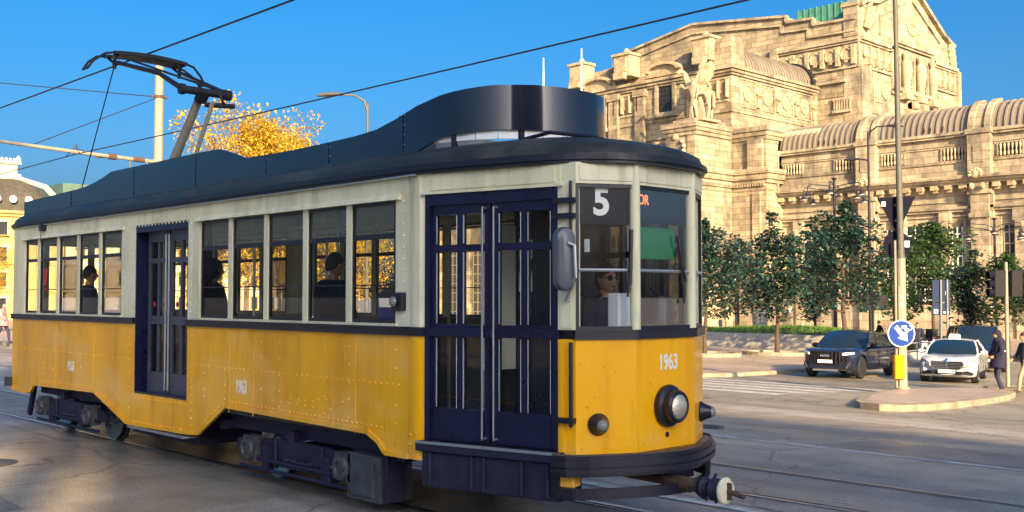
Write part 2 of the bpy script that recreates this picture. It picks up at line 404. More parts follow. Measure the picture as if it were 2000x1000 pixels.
# ------------------------------------------------------------------ ground, roads, tracks
def asphalt(name, c, var=.22, patch=.35):
    m = bpy.data.materials.new(name); m.use_nodes = True
    nt = m.node_tree; N = nt.nodes; L = nt.links; b = N['Principled BSDF']
    tc = N.new('ShaderNodeTexCoord')
    def noise(s, d, r=.6, mp=None):
        n = N.new('ShaderNodeTexNoise'); n.inputs['Scale'].default_value = s; n.inputs['Detail'].default_value = d; n.inputs['Roughness'].default_value = r
        if mp:
            q = N.new('ShaderNodeMapping'); q.inputs['Scale'].default_value = mp; L.new(tc.outputs['Object'], q.inputs[0]); L.new(q.outputs[0], n.inputs['Vector'])
        else: L.new(tc.outputs['Object'], n.inputs['Vector'])
        return n.outputs[0]
    def rng(x, a, bb, lo, hi):
        r = N.new('ShaderNodeMapRange'); r.inputs[1].default_value = a; r.inputs[2].default_value = bb; r.inputs[3].default_value = lo; r.inputs[4].default_value = hi
        L.new(x, r.inputs[0]); return r.outputs[0]
    def mul(a, bb):
        x = N.new('ShaderNodeMath'); x.operation = 'MULTIPLY'; L.new(a, x.inputs[0]); L.new(bb, x.inputs[1]); return x.outputs[0]
    big = rng(noise(.22, 6, .6, (.35, 1, 1)), .35, .68, 1 - patch, 1 + patch)
    mid = rng(noise(1.7, 6), .3, .7, 1 - var, 1 + var)
    fine = mul(rng(noise(34, 4, .75), .3, .7, .55, 1.5), rng(noise(110, 2), .3, .7, .7, 1.3))
    vor = N.new('ShaderNodeTexVoronoi'); vor.feature = 'DISTANCE_TO_EDGE'; vor.inputs['Scale'].default_value = .28
    nz = N.new('ShaderNodeTexNoise'); nz.inputs['Scale'].default_value = 1.1; nz.inputs['Detail'].default_value = 5
    L.new(tc.outputs['Object'], nz.inputs['Vector'])
    av = N.new('ShaderNodeVectorMath'); av.operation = 'MULTIPLY_ADD'; av.inputs[1].default_value = (1.2,1.2,1.2); L.new(nz.outputs['Color'], av.inputs[0]); L.new(tc.outputs['Object'], av.inputs[2])
    L.new(av.outputs[0], vor.inputs['Vector'])
    crack = rng(vor.outputs['Distance'], .0, .012, .45, 1)
    f = mul(mul(mul(big, mid), fine), crack)
    cc = N.new('ShaderNodeMix'); cc.data_type = 'RGBA'; cc.blend_type = 'MULTIPLY'; cc.inputs[0].default_value = 1
    cc.inputs[6].default_value = (*c, 1); L.new(f, cc.inputs[7]); L.new(cc.outputs[2], b.inputs['Base Color'])
    rr = rng(noise(.5, 5, .6, (.4, 1, 1)), .35, .7, .27, .66); L.new(rr, b.inputs['Roughness'])
    bp = N.new('ShaderNodeBump'); bp.inputs['Strength'].default_value = .6; bp.inputs['Distance'].default_value = .012
    L.new(noise(90, 3), bp.inputs['Height']); L.new(bp.outputs[0], b.inputs['Normal'])
    return m
M['asphalt'] = asphalt('asphalt', (.30,.262,.205))
M['bed'] = asphalt('track_bed_asphalt', (.235,.215,.185), .3, .25)
M['pave'] = asphalt('plaza_paving', (.42,.33,.26), .12, .15)
M['kerb'] = mat('kerb_stone', (.34,.29,.21), .85, var=.3, scale=3, bump=.4, bscale=25, stain=(.16,.13,.09), stain_scale=1.2)
M['slabs'] = mat('pale_stone_slabs', (.40,.385,.35), .8, var=.14, scale=5, bump=.3, stain=(.30,.285,.25), stain_scale=2.5)
M['mark'] = mat('road_paint', (.58,.57,.54), .6, var=.3, scale=9, stain=(.16,.155,.15), stain_scale=5)

def sheet(mb, x0, x1, y0, y1, dz, n=1, m=0):
    ys = sorted(set([y0, y1] + [b for b, _ in GP if y0 < b < y1]))
    for a, b in zip(ys, ys[1:]):
        mb.poly([(x0, a, gz(a)+dz), (x1, a, gz(a)+dz), (x1, b, gz(b)+dz), (x0, b, gz(b)+dz)], m)
g = MB(); sheet(g, -3000, 3000, -3000, 3000, 0)
kind(g.build('ground', M['asphalt']), 'structure')
b = MB(); sheet(b, -140, 60, 5.55, 8.02, .004); sheet(b, -140, 60, 8.42, 10.85, .004)
kind(b.build('tram_track_bed', M['bed']), 'structure')
rl = MB()
for y in (6.06, 7.51, 8.87, 10.27):
    s = -1 if y in (6.06, 8.87) else 1
    rl.box(-140, 60, y-.035, y+.035, .002, .012, 0)
    a = y - s*.035; rl.box(-140, 60, a, a - s*.045, .002, .0065, 1); a -= s*.045; rl.box(-140, 60, a, a - s*.02, .002, .011, 0)
kind(rl.build('tram_rails', [M['steel'], M['rubber']]), 'structure')
M['patch'] = asphalt('patched_asphalt', (.17,.155,.135), .3, .2)
M['patch_l'] = asphalt('pale_patched_asphalt', (.36,.32,.27), .25, .2)
def patch(pts, z, m):
    mb = MB(); mb.poly([(x, y, gz(y) + z) for x, y in pts]); kind(mb.build('asphalt_patch', M[m]), 'structure')
patch([(-15.5,3.1),(-10.2,2.9),(-10.1,3.5),(-15.4,3.8)], .003, 'patch')
patch([(-9.0,4.6),(-4.0,4.55),(-4.0,5.4),(-9.0,5.45)], .003, 'patch_l')
patch([(-7.5,12.9),(1,12.7),(1,14.2),(-7.4,14.4)], .003, 'patch')
patch([(-12.5,17.5),(-6,17.0),(-6,18.1),(-12.4,18.6)], .003, 'patch_l')
patch([(-19,19.0),(-14.2,18.6),(-14.2,20.2),(-18.8,20.4)], .003, 'patch')
patch([(-30,3.9),(-18,3.7),(-18,4.6),(-30,4.8)], .003, 'patch_l')
for (x, y), lab in (((-9.9, 13.6), 'round iron manhole cover in the road to the right of the tram'), ((-13.2, 4.1), 'round iron manhole cover in the road beside the tram bogie')):
    mb = MB(); mb.lathe([(.36,-.02),(.36,.006),(.33,.006),(.325,.002),(.30,.002),(.295,.006),(.001,.006)], (x, y, gz(y)), (0,0,1), 28)
    for a in range(-4, 5): w_ = sqrt(max(0, .28**2-(a*.06)**2)); mb.box(x-w_, x+w_, y+a*.06-.012, y+a*.06+.012, gz(y)+.004, gz(y)+.010)
    tag(mb.build('manhole_cover', M['axle']), lab, 'manhole cover', 'manhole covers in the road')
# road markings
mk = MB()
mk.poly([(-60, 8.16, .008), (40, 8.16, .008), (40, 8.28, .008), (-60, 8.28, .008)])
def stripe(x0, x1, y0, y1, sk=0.):
    mk.poly([(x0, y0, gz(y0)+.006), (x1, y0+sk, gz(y0+sk)+.006), (x1, y1+sk, gz(y1+sk)+.006), (x0, y1, gz(y1)+.006)])
for k in range(5): stripe(-20.9, -14.4, 22.9 + k*1.35, 23.55 + k*1.35)
for k in range(6): stripe(-46, -44.6 + 0*k, 12.3 + k*1.3, 12.9 + k*1.3)
stripe(-42, -26, 11.7, 11.9)
for k in range(5): stripe(-9.4 + k*1.1, -8.8 + k*1.1, 31.5 + k*.6, 35 + k*.6)
stripe(-12, 10, 12.6, 12.72)
kind(mk.build('road_markings', M['mark']), 'structure')
# plaza pavement with a kerb
def plan_slab(mb, pts, h, m_top=0, m_side=1, lip=.16):
    """raised pavement following the ground; pts counter-clockwise"""
    n = len(pts)
    c = Vector((sum(p[0] for p in pts)/n, sum(p[1] for p in pts)/n))
    ins = []
    for i in range(n):
        p0 = Vector(pts[i-1]); p = Vector(pts[i]); p1 = Vector(pts[(i+1) % n])
        d0 = (p-p0).normalized(); d1 = (p1-p).normalized(); nn = Vector((-(d0+d1).y, (d0+d1).x))
        nn = nn.normalized() if nn.length > 1e-6 else Vector((-d1.y, d1.x))
        ins.append(p + nn*lip)
    for i in range(n):
        a = pts[i]; b_ = pts[(i+1) % n]; ia = ins[i]; ib = ins[(i+1) % n]
        mb.poly([(a[0],a[1],gz(a[1])-.05), (b_[0],b_[1],gz(b_[1])-.05), (b_[0],b_[1],gz(b_[1])+h-.015), (a[0],a[1],gz(a[1])+h-.015)], m_side)
        mb.poly([(a[0],a[1],gz(a[1])+h-.015), (b_[0],b_[1],gz(b_[1])+h-.015), (ib.x,ib.y,gz(ib.y)+h), (ia.x,ia.y,gz(ia.y)+h)], m_side)
    return [(p.x, p.y) for p in ins]
pv = MB()
arc = [(-23.3 + 2*cos(R(t)), 22 - 6 + 6 + 0*t + -4 + 2*sin(R(t))) for t in range(-90, 1, 15)]
pts = [(-140, 16)] + [(x, y) for x, y in arc]
for y in (31, 55, 88, 112, 128): pts.append((-21.3, y))
pts += [(-140, 128)]
ins = plan_slab(pv, pts, .14)
xs = [-139.8, -21.46]
ys = [16.16, 18, 31, 55, 88, 112, 127.8]
for a, b_ in zip(ys, ys[1:]):
    x1 = -21.46 if a > 17 else -23.3
    pv.poly([(-139.8, a, gz(a)+.14), (x1, a, gz(a)+.14), (-21.46 if a > 17 else -21.46, b_, gz(b_)+.14), (-139.8, b_, gz(b_)+.14)])
kind(pv.build('plaza_pavement', [M['pave'], M['kerb']]), 'structure')
isl = MB()
P1 = [(-13.2,26),(-12.55,23.9),(-11.85,22.3),(-11.3,21.1),(-10.9,20.55),(-10.4,20.4),(-10.05,20.7),(-9.93,21.4),(-10.0,23),(-10.35,26),(-10.8,28.2),(-11.4,30.2),(-12.1,31.2),(-12.7,31.3),(-13.15,30.9),(-13.5,29.2)]
i1 = plan_slab(isl, P1, .15, lip=.22)
isl.poly([(x, y, gz(y)+.15) for x, y in i1], 0)
kind(isl.build('traffic_island', [M['pave'], M['kerb']]), 'structure')
isl = MB()
P2 = [(-13.1,32.2),(-11.4,32.0),(-5,36),(-2,44),(-7,44),(-11.6,36.5)]
i2 = plan_slab(isl, P2, .15, lip=.22); isl.poly([(x, y, gz(y)+.15) for x, y in i2], 0)
kind(isl.build('traffic_island', [M['pave'], M['kerb']]), 'structure')
# low stepped stone wall of the terrace, with its grass bank
def low_wall():
    t = thing('terrace_wall', 'long low stepped pale stone wall along the edge of the raised terrace', 'wall', (-45, 55, gz(55)))
    z = gz(55)
    a = MB()
    x = -70.
    while x < -27.5:
        x1 = min(x + random.uniform(2.2, 2.8), -27.4); a.box(x+.006, x1-.006, 55, 56.0, z-.3, z+.5 + random.uniform(-.004,.004)); x = x1
    a.build('step_course', M['slabs'], t, bevel=.015)
    a = MB(); x = -70.
    while x < -27.5:
        x1 = min(x + random.uniform(2.2, 2.8), -27.4); a.box(x+.006, x1-.006, 56.02, 56.9, z-.3, z+.95 + random.uniform(-.004,.004)); x = x1
    a.build('upper_course', M['slabs'], t, bevel=.015)
low_wall()
te = MB(); te.box(-70, -27.4, 56.92, 62.5, -2.2, gz(55)+.90)
kind(te.build('terrace', M['soil']), 'structure')
gr = MB(); rg = random.Random(3)
zt = gz(55) + .9
def hump(x, y):
    return .35*max(0, 1-((x+47.5)/5)**2)*max(0, 1-((y-59.5)/2.6)**2) + .42*max(0, 1-((x+36)/5.5)**2)*max(0, 1-((y-59.5)/2.6)**2) + .16*max(0, 1-((x+42)/3.)**2)*max(0, 1-((y-59.5)/2.6)**2)
gr.grid(lambda u, v: (-53 + 25*u, 56.95 + 5.2*v, zt + .02 + hump(-53+25*u, 56.95+5.2*v)), 50, 14, 1)
for i in range(9000):
    x = rg.uniform(-52.5, -28.4); y = rg.uniform(57, 61.8); hz = hump(x, y)
    if hz < .02 and rg.random() < .75: continue
    z = zt + .02 + hz; h = rg.uniform(.06, .2); a = rg.uniform(0, 6.28); wv = .03
    gr.add([(x-wv*cos(a), y-wv*sin(a), z), (x+wv*cos(a), y+wv*sin(a), z), (x+rg.uniform(-.08,.08), y+rg.uniform(-.08,.08), z+h)], [(0,1,2)], 0)
kind(gr.build('grass_bank', [M['grass'], M['soil']], fix=False), 'stuff')
# ------------------------------------------------------------------ the tram
YA = 6.79; HW = 1.19
def yo(o): return YA + o
ZF = .80          # floor
Z_BL, Z_BT = 1.62, 1.69
Z_W0, Z_W1 = 1.70, 2.80
Z_LB, Z_G = 2.83, 3.00
tram = thing('tram', 'old yellow and cream tram with a dark roof fairing, number 5 in its front window', 'tram', (-11, YA, 0))
X_R, X_F = -16.85, -7.12       # straight side
REAR = [(-16.85, 1.19), (-17.55, .86), (-17.82, .38), (-17.82, -.38), (-17.55, -.86), (-16.85, -1.19)]
# plan of the front, near side: corner post, door, post, slanted panel, flat nose
F_C, F_D0, F_D1, F_A, F_N = (-7.12, 1.19), (-6.93, 1.17), (-5.67, .86), (-5.52, .82), (-5.28, .375)
def P(pt, s): return (pt[0], YA + s*pt[1])       # s = -1 near the camera, +1 far side

# --- lower body sides
def rivet(mb, x, z, s, y=None, r=.013, h=.009):
    Y = yo(s*(HW)) if y is None else y
    n = 6; vs = [(x + r*cos(2*pi*i/n), Y, z + r*sin(2*pi*i/n)) for i in range(n)] + [(x + .5*r*cos(2*pi*i/n), Y + s*h, z + .5*r*sin(2*pi*i/n)) for i in range(n)]
    mb.add(vs, [(i, (i+1)%n, n+(i+1)%n, n+i) for i in range(n)] + [list(range(n, 2*n))], 0, True)
OUT_A = [(-16.85,1.62),(-12.55,1.62),(-12.55,.38),(-12.75,.38),(-13.75,.70),(-15.9,.665),(-16.05,.56),(-16.3,.52),(-16.85,.55)]
OUT_B = [(-12.545,.775),(-11.175,.775),(-11.175,.40),(-12.545,.38)]
OUT_C = [(-11.17,1.62),(-7.12,1.62),(-7.12,.57),(-7.45,.57),(-7.55,.66),(-7.72,.73),(-10.28,.765),(-10.88,.42),(-11.17,.40)]
for s in (-1, 1):
    mb = MB()
    for out in (OUT_A, OUT_B, OUT_C):
        mb.prism(out, lambda u, v, k: (u, yo(s*(HW - .03*k)), v))
        # turned-out lower lip following the outline
    for out, i0, i1 in ((OUT_A, 2, 8), (OUT_B, 2, 3), (OUT_C, 2, 8)):
        for k in range(i0, i1):
            a, c = out[k], out[k+1]
            mb.bar((a[0], yo(s*(HW+.006)), a[1]+.02), (c[0], yo(s*(HW+.006)), c[1]+.02), .014, .045)
    seams = [-15.1, -13.78, -10.2, -9.7, -7.9]
    for x in seams: mb.box(x-.006, x+.006, yo(s*HW), yo(s*(HW+.004)), .72, 1.61)
    # rivets
    for x in (-16.3, -15.6, -14.9, -14.2, -13.85, -13.0, -12.68, -11.05, -10.75, -10.3, -9.55, -9.2, -8.4, -8.0, -7.3):
        z = .85
        if -13.2 < x < -10.8: z = .5
        while z < 1.58:
            rivet(mb, x, z, s, r=.015 if x in (-12.68, -11.05, -10.75) else .012); z += .085 if x in (-12.68, -11.05, -10.75) else .16
    for z in (1.19,):
        x = -16.35
        while x < -7.2:
            if not -12.6 < x < -11.1: rivet(mb, x, z, s, r=.011)
            x += .085
    def along(a, c, st, dz):
        d = (Vector(c) - Vector(a)); n = int(d.length / st)
        for i in range(n + 1):
            q = Vector(a) + d*(i/max(1, n)); rivet(mb, q.x, q.y + dz, s, r=.012)
    along((-15.9,.665), (-13.75,.70), .09, .075); along((-13.75,.70), (-12.75,.38), .09, .08); along((-10.28,.765), (-7.5,.73), .075, .075)
    along((-10.88,.42), (-10.28,.765), .085, .08); along((-12.5,.72), (-11.2,.735), .07, 0); along((-12.5,.43), (-11.2,.45), .09, 0)
    along((-9.3,.83), (-8.3,.815), .13, .08); along((-9.1,.95), (-8.6,.95), .12, 0); along((-8.5,.98), (-8.1,.98), .12, 0)
    for x in (-15.55, -15.2, -14.9): rivet(mb, x, 1.0, s); rivet(mb, x, .93, s)
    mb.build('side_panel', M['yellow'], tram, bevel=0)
# side number
for s, xs in ((-1, (-9.95, -14.55)), (1, (-9.95,))):
    for x in xs:
        Mx = face_matrix((x, yo(s*(HW+.0015)), 1.0), (-s*1., 0, 0), (0,0,1))
        text('side_number', '1963', .185, M['digit'], tram, Mx, .002, .62, .004)
# --- belt rail
for s in (-1, 1):
    mb = MB()
    for a, c in ((-16.86, -12.55), (-11.17, -7.12)):
        mb.box(a, c, yo(s*(HW-.02)), yo(s*(HW+.028)), Z_BL, Z_BT)
        mb.box(a, c, yo(s*(HW-.02)), yo(s*(HW+.04)), Z_BT-.014, Z_BT+.006)
        x = a
        while x < c: rivet(mb, x+.03, 1.652, s, yo(s*(HW+.028)), .008, .006); x += .075
    mb.build('belt_rail', M['black'], tram)
# --- upper side frame: posts and letterboard
WR = [-16.40, -15.82, -15.08, -14.36, -13.63, -12.94]
WF = [-10.92, -10.21, -9.48, -8.75, -8.02, -7.29]
for s in (-1, 1):
    mb = MB()
    yi, ye = yo(s*(HW-.05)), yo(s*HW)
    groups = ((WR, WF) if s == -1 else ([-16.40 + k*.713 for k in range(6)] , [-12.2 + k*.7 for k in range(8)]))
    for gset in groups:
        for x in gset[1:-1]: mb.box(x-.04, x+.04, yi, ye, Z_BT, Z_LB)
    mb.box(-16.85, groups[0][0]+.02, yi, ye, Z_BT, Z_LB)
    if s == -1:
        mb.box(-12.96, -12.55, yi, ye, Z_BT, Z_LB); mb.box(-11.17, -10.90, yi, ye, Z_BT, Z_LB); mb.box(-7.31, -7.12, yi, ye, Z_BT, Z_LB)
        for x in (-12.88, -12.62, -11.1, -7.2):
            z = 1.78
            while z < 2.8: rivet(mb, x, z, s); z += .1
    else:
        mb.box(groups[0][-1]-.02, groups[1][0]+.02, yi, ye, Z_BT, Z_LB); mb.box(groups[1][-1]-.02, -7.12, yi, ye, Z_BT, Z_LB)
    # letterboard in riveted lengths
    cuts = [-16.85, -13.9, -10.45, -7.12]
    for a, c in zip(cuts, cuts[1:]): mb.box(a+.004, c-.004, yi, yo(s*(HW+.004)), Z_LB, Z_G)
    for x in cuts[1:-1]: mb.box(x-.03, x+.03, yo(s*HW), yo(s*(HW+.009)), Z_LB+.02, Z_G)
    x = -12.9
    while x < -10.9 and s == -1: rivet(mb, x, 2.815, s, yo(s*(HW+.004))); x += .09
    mb.build('upper_frame', M['cream'], tram)
    for gset in groups:
        mb = MB()
        a, c = gset[0]-.06, gset[-1]+.06
        mb.hexa([(a, yo(s*HW) , 2.795), (c, yo(s*HW), 2.795), (c, yo(s*(HW+.045)), 2.795), (a, yo(s*(HW+.045)), 2.795)] if s == 1 else
                [(a, yo(s*(HW+.045)), 2.795), (c, yo(s*(HW+.045)), 2.795), (c, yo(s*HW), 2.795), (a, yo(s*HW), 2.795)],
                [(a, yo(s*HW), 2.845), (c, yo(s*HW), 2.845), (c, yo(s*(HW+.02)), 2.845), (a, yo(s*(HW+.02)), 2.845)] if s == 1 else
                [(a, yo(s*(HW+.02)), 2.845), (c, yo(s*(HW+.02)), 2.845), (c, yo(s*HW), 2.845), (a, yo(s*HW), 2.845)])
        mb.build('rain_moulding', M['cream'], tram)
        mb = MB(); mb.box(a+.05, c-.05, yo(s*(HW-.045)), yo(s*(HW+.018)), Z_W0-.005, Z_W0+.018); mb.build('window_sill', M['cream'], tram)
    # the windows: dark sash with its glass
    for gset in groups:
        for a, c in zip(gset, gset[1:]):
            a += .04; c -= .04
            f = MB(); y0, y1 = yo(s*(HW-.045)), yo(s*(HW-.015))
            f.box(a, a+.022, y0, y1, Z_W0+.02, Z_W1-.01); f.box(c-.022, c, y0, y1, Z_W0+.02, Z_W1-.01)
            f.box(a+.022, c-.022, y0, y1, Z_W0+.02, Z_W0+.05); f.box(a+.022, c-.022, y0, y1, Z_W1-.035, Z_W1-.01)
            f.box(a+.022, c-.022, y0-s*.01, y1, 2.465, 2.51)
            f.box(a+.022, c-.022, y0, y1-s*.008, 2.05, 2.062)
            w_ = f.build('window', M['black'], tram)
            gl = MB(); ym = yo(s*(HW-.03))
            gl.poly([(a+.02, ym, Z_W0+.04), (c-.02, ym, Z_W0+.04), (c-.02, ym, 2.49), (a+.02, ym, 2.49)])
            gl.build('pane', M['glass'], w_)
            gl = MB(); gl.poly([(a+.02, ym, 2.495), (c-.02, ym, 2.495), (c-.02, ym, Z_W1-.03), (a+.02, ym, Z_W1-.03)]); gl.build('upper_pane', M['hazy'], w_)
# --- gutter, both sides and round both ends
def outline(off=0.):
    near = [(-16.85, 1.19), (-7.0, 1.19), (-5.60, .85), (-5.24, .40)]
    pts = []
    for x, o in [(-17.55, .86)] + near: pts.append((x, -o))
    for x, o in (near + [])[::-1] + [(-17.55, .86)]: pts.append((x, o))
    pts = [(-17.82, .38)] and pts
    pts = pts + [(-17.84, .36), (-17.84, -.36)]
    if off:
        n = len(pts); res = []
        for i in range(n):
            p0, p, p1 = Vector(pts[i-1]), Vector(pts[i]), Vector(pts[(i+1)%n])
            d0 = (p-p0).normalized(); d1 = (p1-p).normalized()
            n0 = Vector((d0.y, -d0.x)); n1 = Vector((d1.y, -d1.x)); nn = (n0+n1).normalized()
            res.append(tuple(p + nn*off/max(.5, nn.dot(n0))))
        pts = res
    return pts
def round_outline(off, k=3):
    """outline with its corners cut twice (a smooth eave line)"""
    pts = [Vector(p) for p in outline(off)]
    for _ in range(k):
        q = []
        for i in range(len(pts)):
            a, c = pts[i], pts[(i+1) % len(pts)]
            L_ = (c-a).length; t = min(.25, .28/L_)
            q += [a + (c-a)*t, a + (c-a)*(1-t)]
        pts = q
    return pts
gut = MB()
for off0, off1, z0, z1 in ((.02, .062, 2.995, 3.02), (.03, .085, 3.02, 3.055), (.02, .055, 3.055, 3.075)):
    o0 = round_outline(off0); o1 = round_outline(off1); n = len(o0)
    for i in range(n):
        j = (i+1) % n
        a, b_, c, d = o0[i], o0[j], o1[j], o1[i]
        gut.add([(a.x,yo(a.y),z0),(b_.x,yo(b_.y),z0),(c.x,yo(c.y),z0),(d.x,yo(d.y),z0),(a.x,yo(a.y),z1),(b_.x,yo(b_.y),z1),(c.x,yo(c.y),z1),(d.x,yo(d.y),z1)],
                [(3,2,1,0),(4,5,6,7),(2,3,7,6)], 0, True)
gut.build('gutter', M['black'], tram, fix=False)
for s in (-1, 1):
    mb = MB(); mb.box(-16.4, -7.0, yo(s*(HW+.01)), yo(s*(HW+.05)), 2.982, 2.994); mb.build('drip_rail', M['alum'], tram)
# --- roof: shells shrinking from the eave to the crown
rf = MB(); base = round_outline(.05); n = len(base); rings = []
for k in range(9):
    t = k / 8; sh = 1 - t; z = 3.07 + .27*sin(t*pi/2)**.9
    ring = []
    for p in base:
        x = p.x; y = p.y
        xc = min(max(x, -16.3), -7.0)
        q = Vector((xc, 0)); v = Vector((x, y)) - q
        ring.append((q.x + v.x*cos(t*pi/2), yo(v.y*cos(t*pi/2)), z))
    rings.append(ring)
vs = [p for r_ in rings for p in r_]
rf.add(vs, [(k*n+i, k*n+(i+1)%n, (k+1)*n+(i+1)%n, (k+1)*n+i) for k in range(8) for i in range(n)], 0, True)
roof = rf.build('roof', M['roof'], tram)
mb = MB()   # horn and ribs on the front slope
mb.lathe([(.035,0),(.05,.03),(.05,.12),(.02,.15)], (-5.62, yo(-.33), 3.13), (.75,-.3,.0), 10)
mb.bar((-5.75, yo(-.3), 3.13), (-5.5, yo(-.28), 3.11), .06, .05); mb.box(-5.7,-5.62,yo(-.42),yo(-.2),3.07,3.12)
mb.build('roof_horn', M['gray'], roof)
mb = MB()
mb.tube([(-6.4, yo(-.55), 3.29), (-6.1, yo(-.5), 3.33), (-5.95, yo(-.2), 3.31), (-6.0, yo(.2), 3.29)], .018, 6)
mb.tube([(-6.6, yo(-.15), 3.35), (-6.05, yo(-.05), 3.34), (-5.6, yo(.0), 3.2)], .016, 6)
mb.build('roof_cable', M['black'], roof)
# --- fairing standing on the roof
def fair_path():
    pts = []
    r = .90; cx = -7.2
    xs = [-17.3 + i*.3 for i in range(int((cx+17.3)/.3)+1)]
    for x in xs: pts.append((x, -r))
    for i in range(1, 24):
        a = -pi/2 + pi*i/24; pts.append((cx + r*1.12*cos(a), r*sin(a)))
    for x in xs[::-1]: pts.append((x, r))
    return pts
def lerp_tab(tab, x):
    if x <= tab[0][0]: return tab[0][1]
    for (a, za), (b_, zb) in zip(tab, tab[1:]):
        if x <= b_:
            t = (x-a)/(b_-a); return za + (zb-za)*t
    return tab[-1][1]
TOPN = [(-17.3,3.45),(-15.0,3.5),(-14.4,3.56),(-14.05,3.65),(-11.2,3.66),(-10.95,3.65),(-10.4,3.49),(-9.5,3.48),(-8.4,3.50),(-8.05,3.52),(-7.8,3.56),(-7.5,3.65),(-7.2,3.71),(-6.9,3.745),(-6.6,3.77),(-6.3,3.77),(-6.0,3.75)]
TOPF = [(-17.3,3.72),(-14.4,3.72),(-11.2,3.66),(-10.4,3.49),(-8.4,3.50),(-7.5,3.65),(-6.9,3.745),(-6.6,3.77),(-6.3,3.77),(-6.0,3.75)]
BOT = [(-17.3,3.12),(-8.6,3.13),(-7.8,3.17),(-7.45,3.24),(-7.1,3.345),(-6.6,3.385),(-6.0,3.375)]
path = fair_path()
def fair_mesh(path, idx, th=.025):
    mb = MB(); rows = []
    for i in idx:
        x, o = path[i]
        p0 = Vector(path[max(0, i-1)]); p1 = Vector(path[min(len(path)-1, i+1)]); d = (p1-p0).normalized(); nn = Vector((-d.y, d.x))   # inward
        zt = lerp_tab(TOPN, x)*(o < 0) + lerp_tab(TOPF, x)*(o >= 0) if abs(o) > .88 else (lerp_tab(TOPN, x) if o < 0 else lerp_tab(TOPF, x))
        zb = lerp_tab(BOT, x)
        q = Vector((x, o)) + nn*th
        rows.append([(x, yo(o), zb), (x, yo(o), zb+.3*(zt-zb)), (x, yo(o), zb+.7*(zt-zb)), (x, yo(o), zt), (q.x, yo(q.y), zt), (q.x, yo(q.y), zb)])
    k = 6; vs = [p for r_ in rows for p in r_]
    mb.add(vs, [(i*k+j, (i+1)*k+j, (i+1)*k+(j+1)%k, i*k+(j+1)%k) for i in range(len(rows)-1) for j in range(k)], 0, True)
    mb.add(rows[0], [list(range(6))]); mb.add(rows[-1], [list(range(6))[::-1]])
    return mb
ix = [i for i in range(len(path))]
sp = [i for i in ix if path[i][0] > -8.65]
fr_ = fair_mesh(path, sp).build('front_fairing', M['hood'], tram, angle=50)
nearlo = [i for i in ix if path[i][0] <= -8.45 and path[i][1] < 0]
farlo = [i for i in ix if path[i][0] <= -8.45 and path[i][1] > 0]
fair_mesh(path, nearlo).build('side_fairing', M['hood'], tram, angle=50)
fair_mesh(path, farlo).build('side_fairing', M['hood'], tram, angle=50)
# rear of the fairing: a curved plate
mb = MB(); rr_ = []
for i in range(13):
    a = pi/2 + pi*i/12; x = -17.3 + .35*cos(a); o = .9*sin(a); z = 3.45 + .27*(o+.9)/1.8
    rr_.append([(x, yo(o), 3.12), (x, yo(o), z), (x+.02, yo(o*.98), z), (x+.02, yo(o*.98), 3.12)])
mb.add([p for r_ in rr_ for p in r_], [(i*4+j, (i+1)*4+j, (i+1)*4+(j+1)%4, i*4+(j+1)%4) for i in range(12) for j in range(4)], 0, True)
mb.build('rear_fairing', M['fair'], tram)
for k, x in enumerate((-15.4, -13.3, -11.6, -10.0, -8.8, -7.6)):
    for s, tab in ((-1, TOPN), (1, TOPF)):
        mb = MB(); zt = lerp_tab(tab, x) - .01; zb = lerp_tab(BOT, x); y0 = yo(s*.90)
        mb.box(x-.018, x+.018, y0, y0+s*.006, zb, zt)
        z = zb+.04
        while z < zt: mb.lathe([(.010,.0),(.006,.006)], (x-.03, y0, z), (0,s,0), 6); mb.lathe([(.010,.0),(.006,.006)], (x+.03, y0, z), (0,s,0), 6); z += .09
        mb.build('fairing_seam', M['hood'], tram)
for s in (-1, 1):
    mb = MB()
    x = -16.6
    while x < -8.0: mb.lathe([(.012,.0),(.008,.008)], (x, yo(s*.90), lerp_tab(BOT, x)+.03), (0,s,0), 6); x += .18
    mb.build('fairing_bolts', M['gray'], tram)
    mb = MB(); mb.tube([(x, yo(s*1.02), 3.205 + .012*((i*7)%3-1)) for i, x in enumerate([-16.2 + .5*i for i in range(19)])], .013, 5); mb.build('roof_conduit', M['black'], tram)
    mb = MB()
    for x in (-15.9, -14.2, -12.5, -10.8, -9.1, -7.5): mb.bar((x, yo(s*1.2), 3.092), (x, yo(s*.93), 3.25), .03, .012)
    mb.build('roof_seam', M['roof'], tram)
# added white strip standing in for the sunlit inside seen under the front fairing
mb = MB(); vs = []
for i in range(19):
    a = -pi*.62 + pi*1.24*i/18; x = -7.2 + .98*cos(a); o = .87*sin(a)
    vs.append((x, o))
for i, (a, c) in enumerate(zip(vs, vs[1:])):
    a = Vector(a); c = Vector(c); d = c-a
    mb.slab((a.x+d.x*.02, yo(a.y+d.y*.02)), (c.x-d.x*.02, yo(c.y-d.y*.02)), 3.31, 3.43, .02)
mb.build('lit_gap_strip', M['white'], tram)
for i in range(0, 19, 3):
    a = Vector(vs[i]); mb = MB(); mb.box(a.x-.02, a.x+.02, yo(a.y)-.02, yo(a.y)+.02, 3.25, 3.6); mb.build('fairing_bracket', M['black'], tram)
# equipment inside the fairing
mb = MB()
mb.box(-12.6,-9.2,yo(-.55),yo(.55),3.33,3.55); mb.box(-9.0,-7.6,yo(-.5),yo(.5),3.33,3.5)
for k in range(14): mb.box(-12.55+k*.24,-12.45+k*.24,yo(-.57),yo(.57),3.34,3.57)
mb.build('resistor_box', M['gray'], tram)
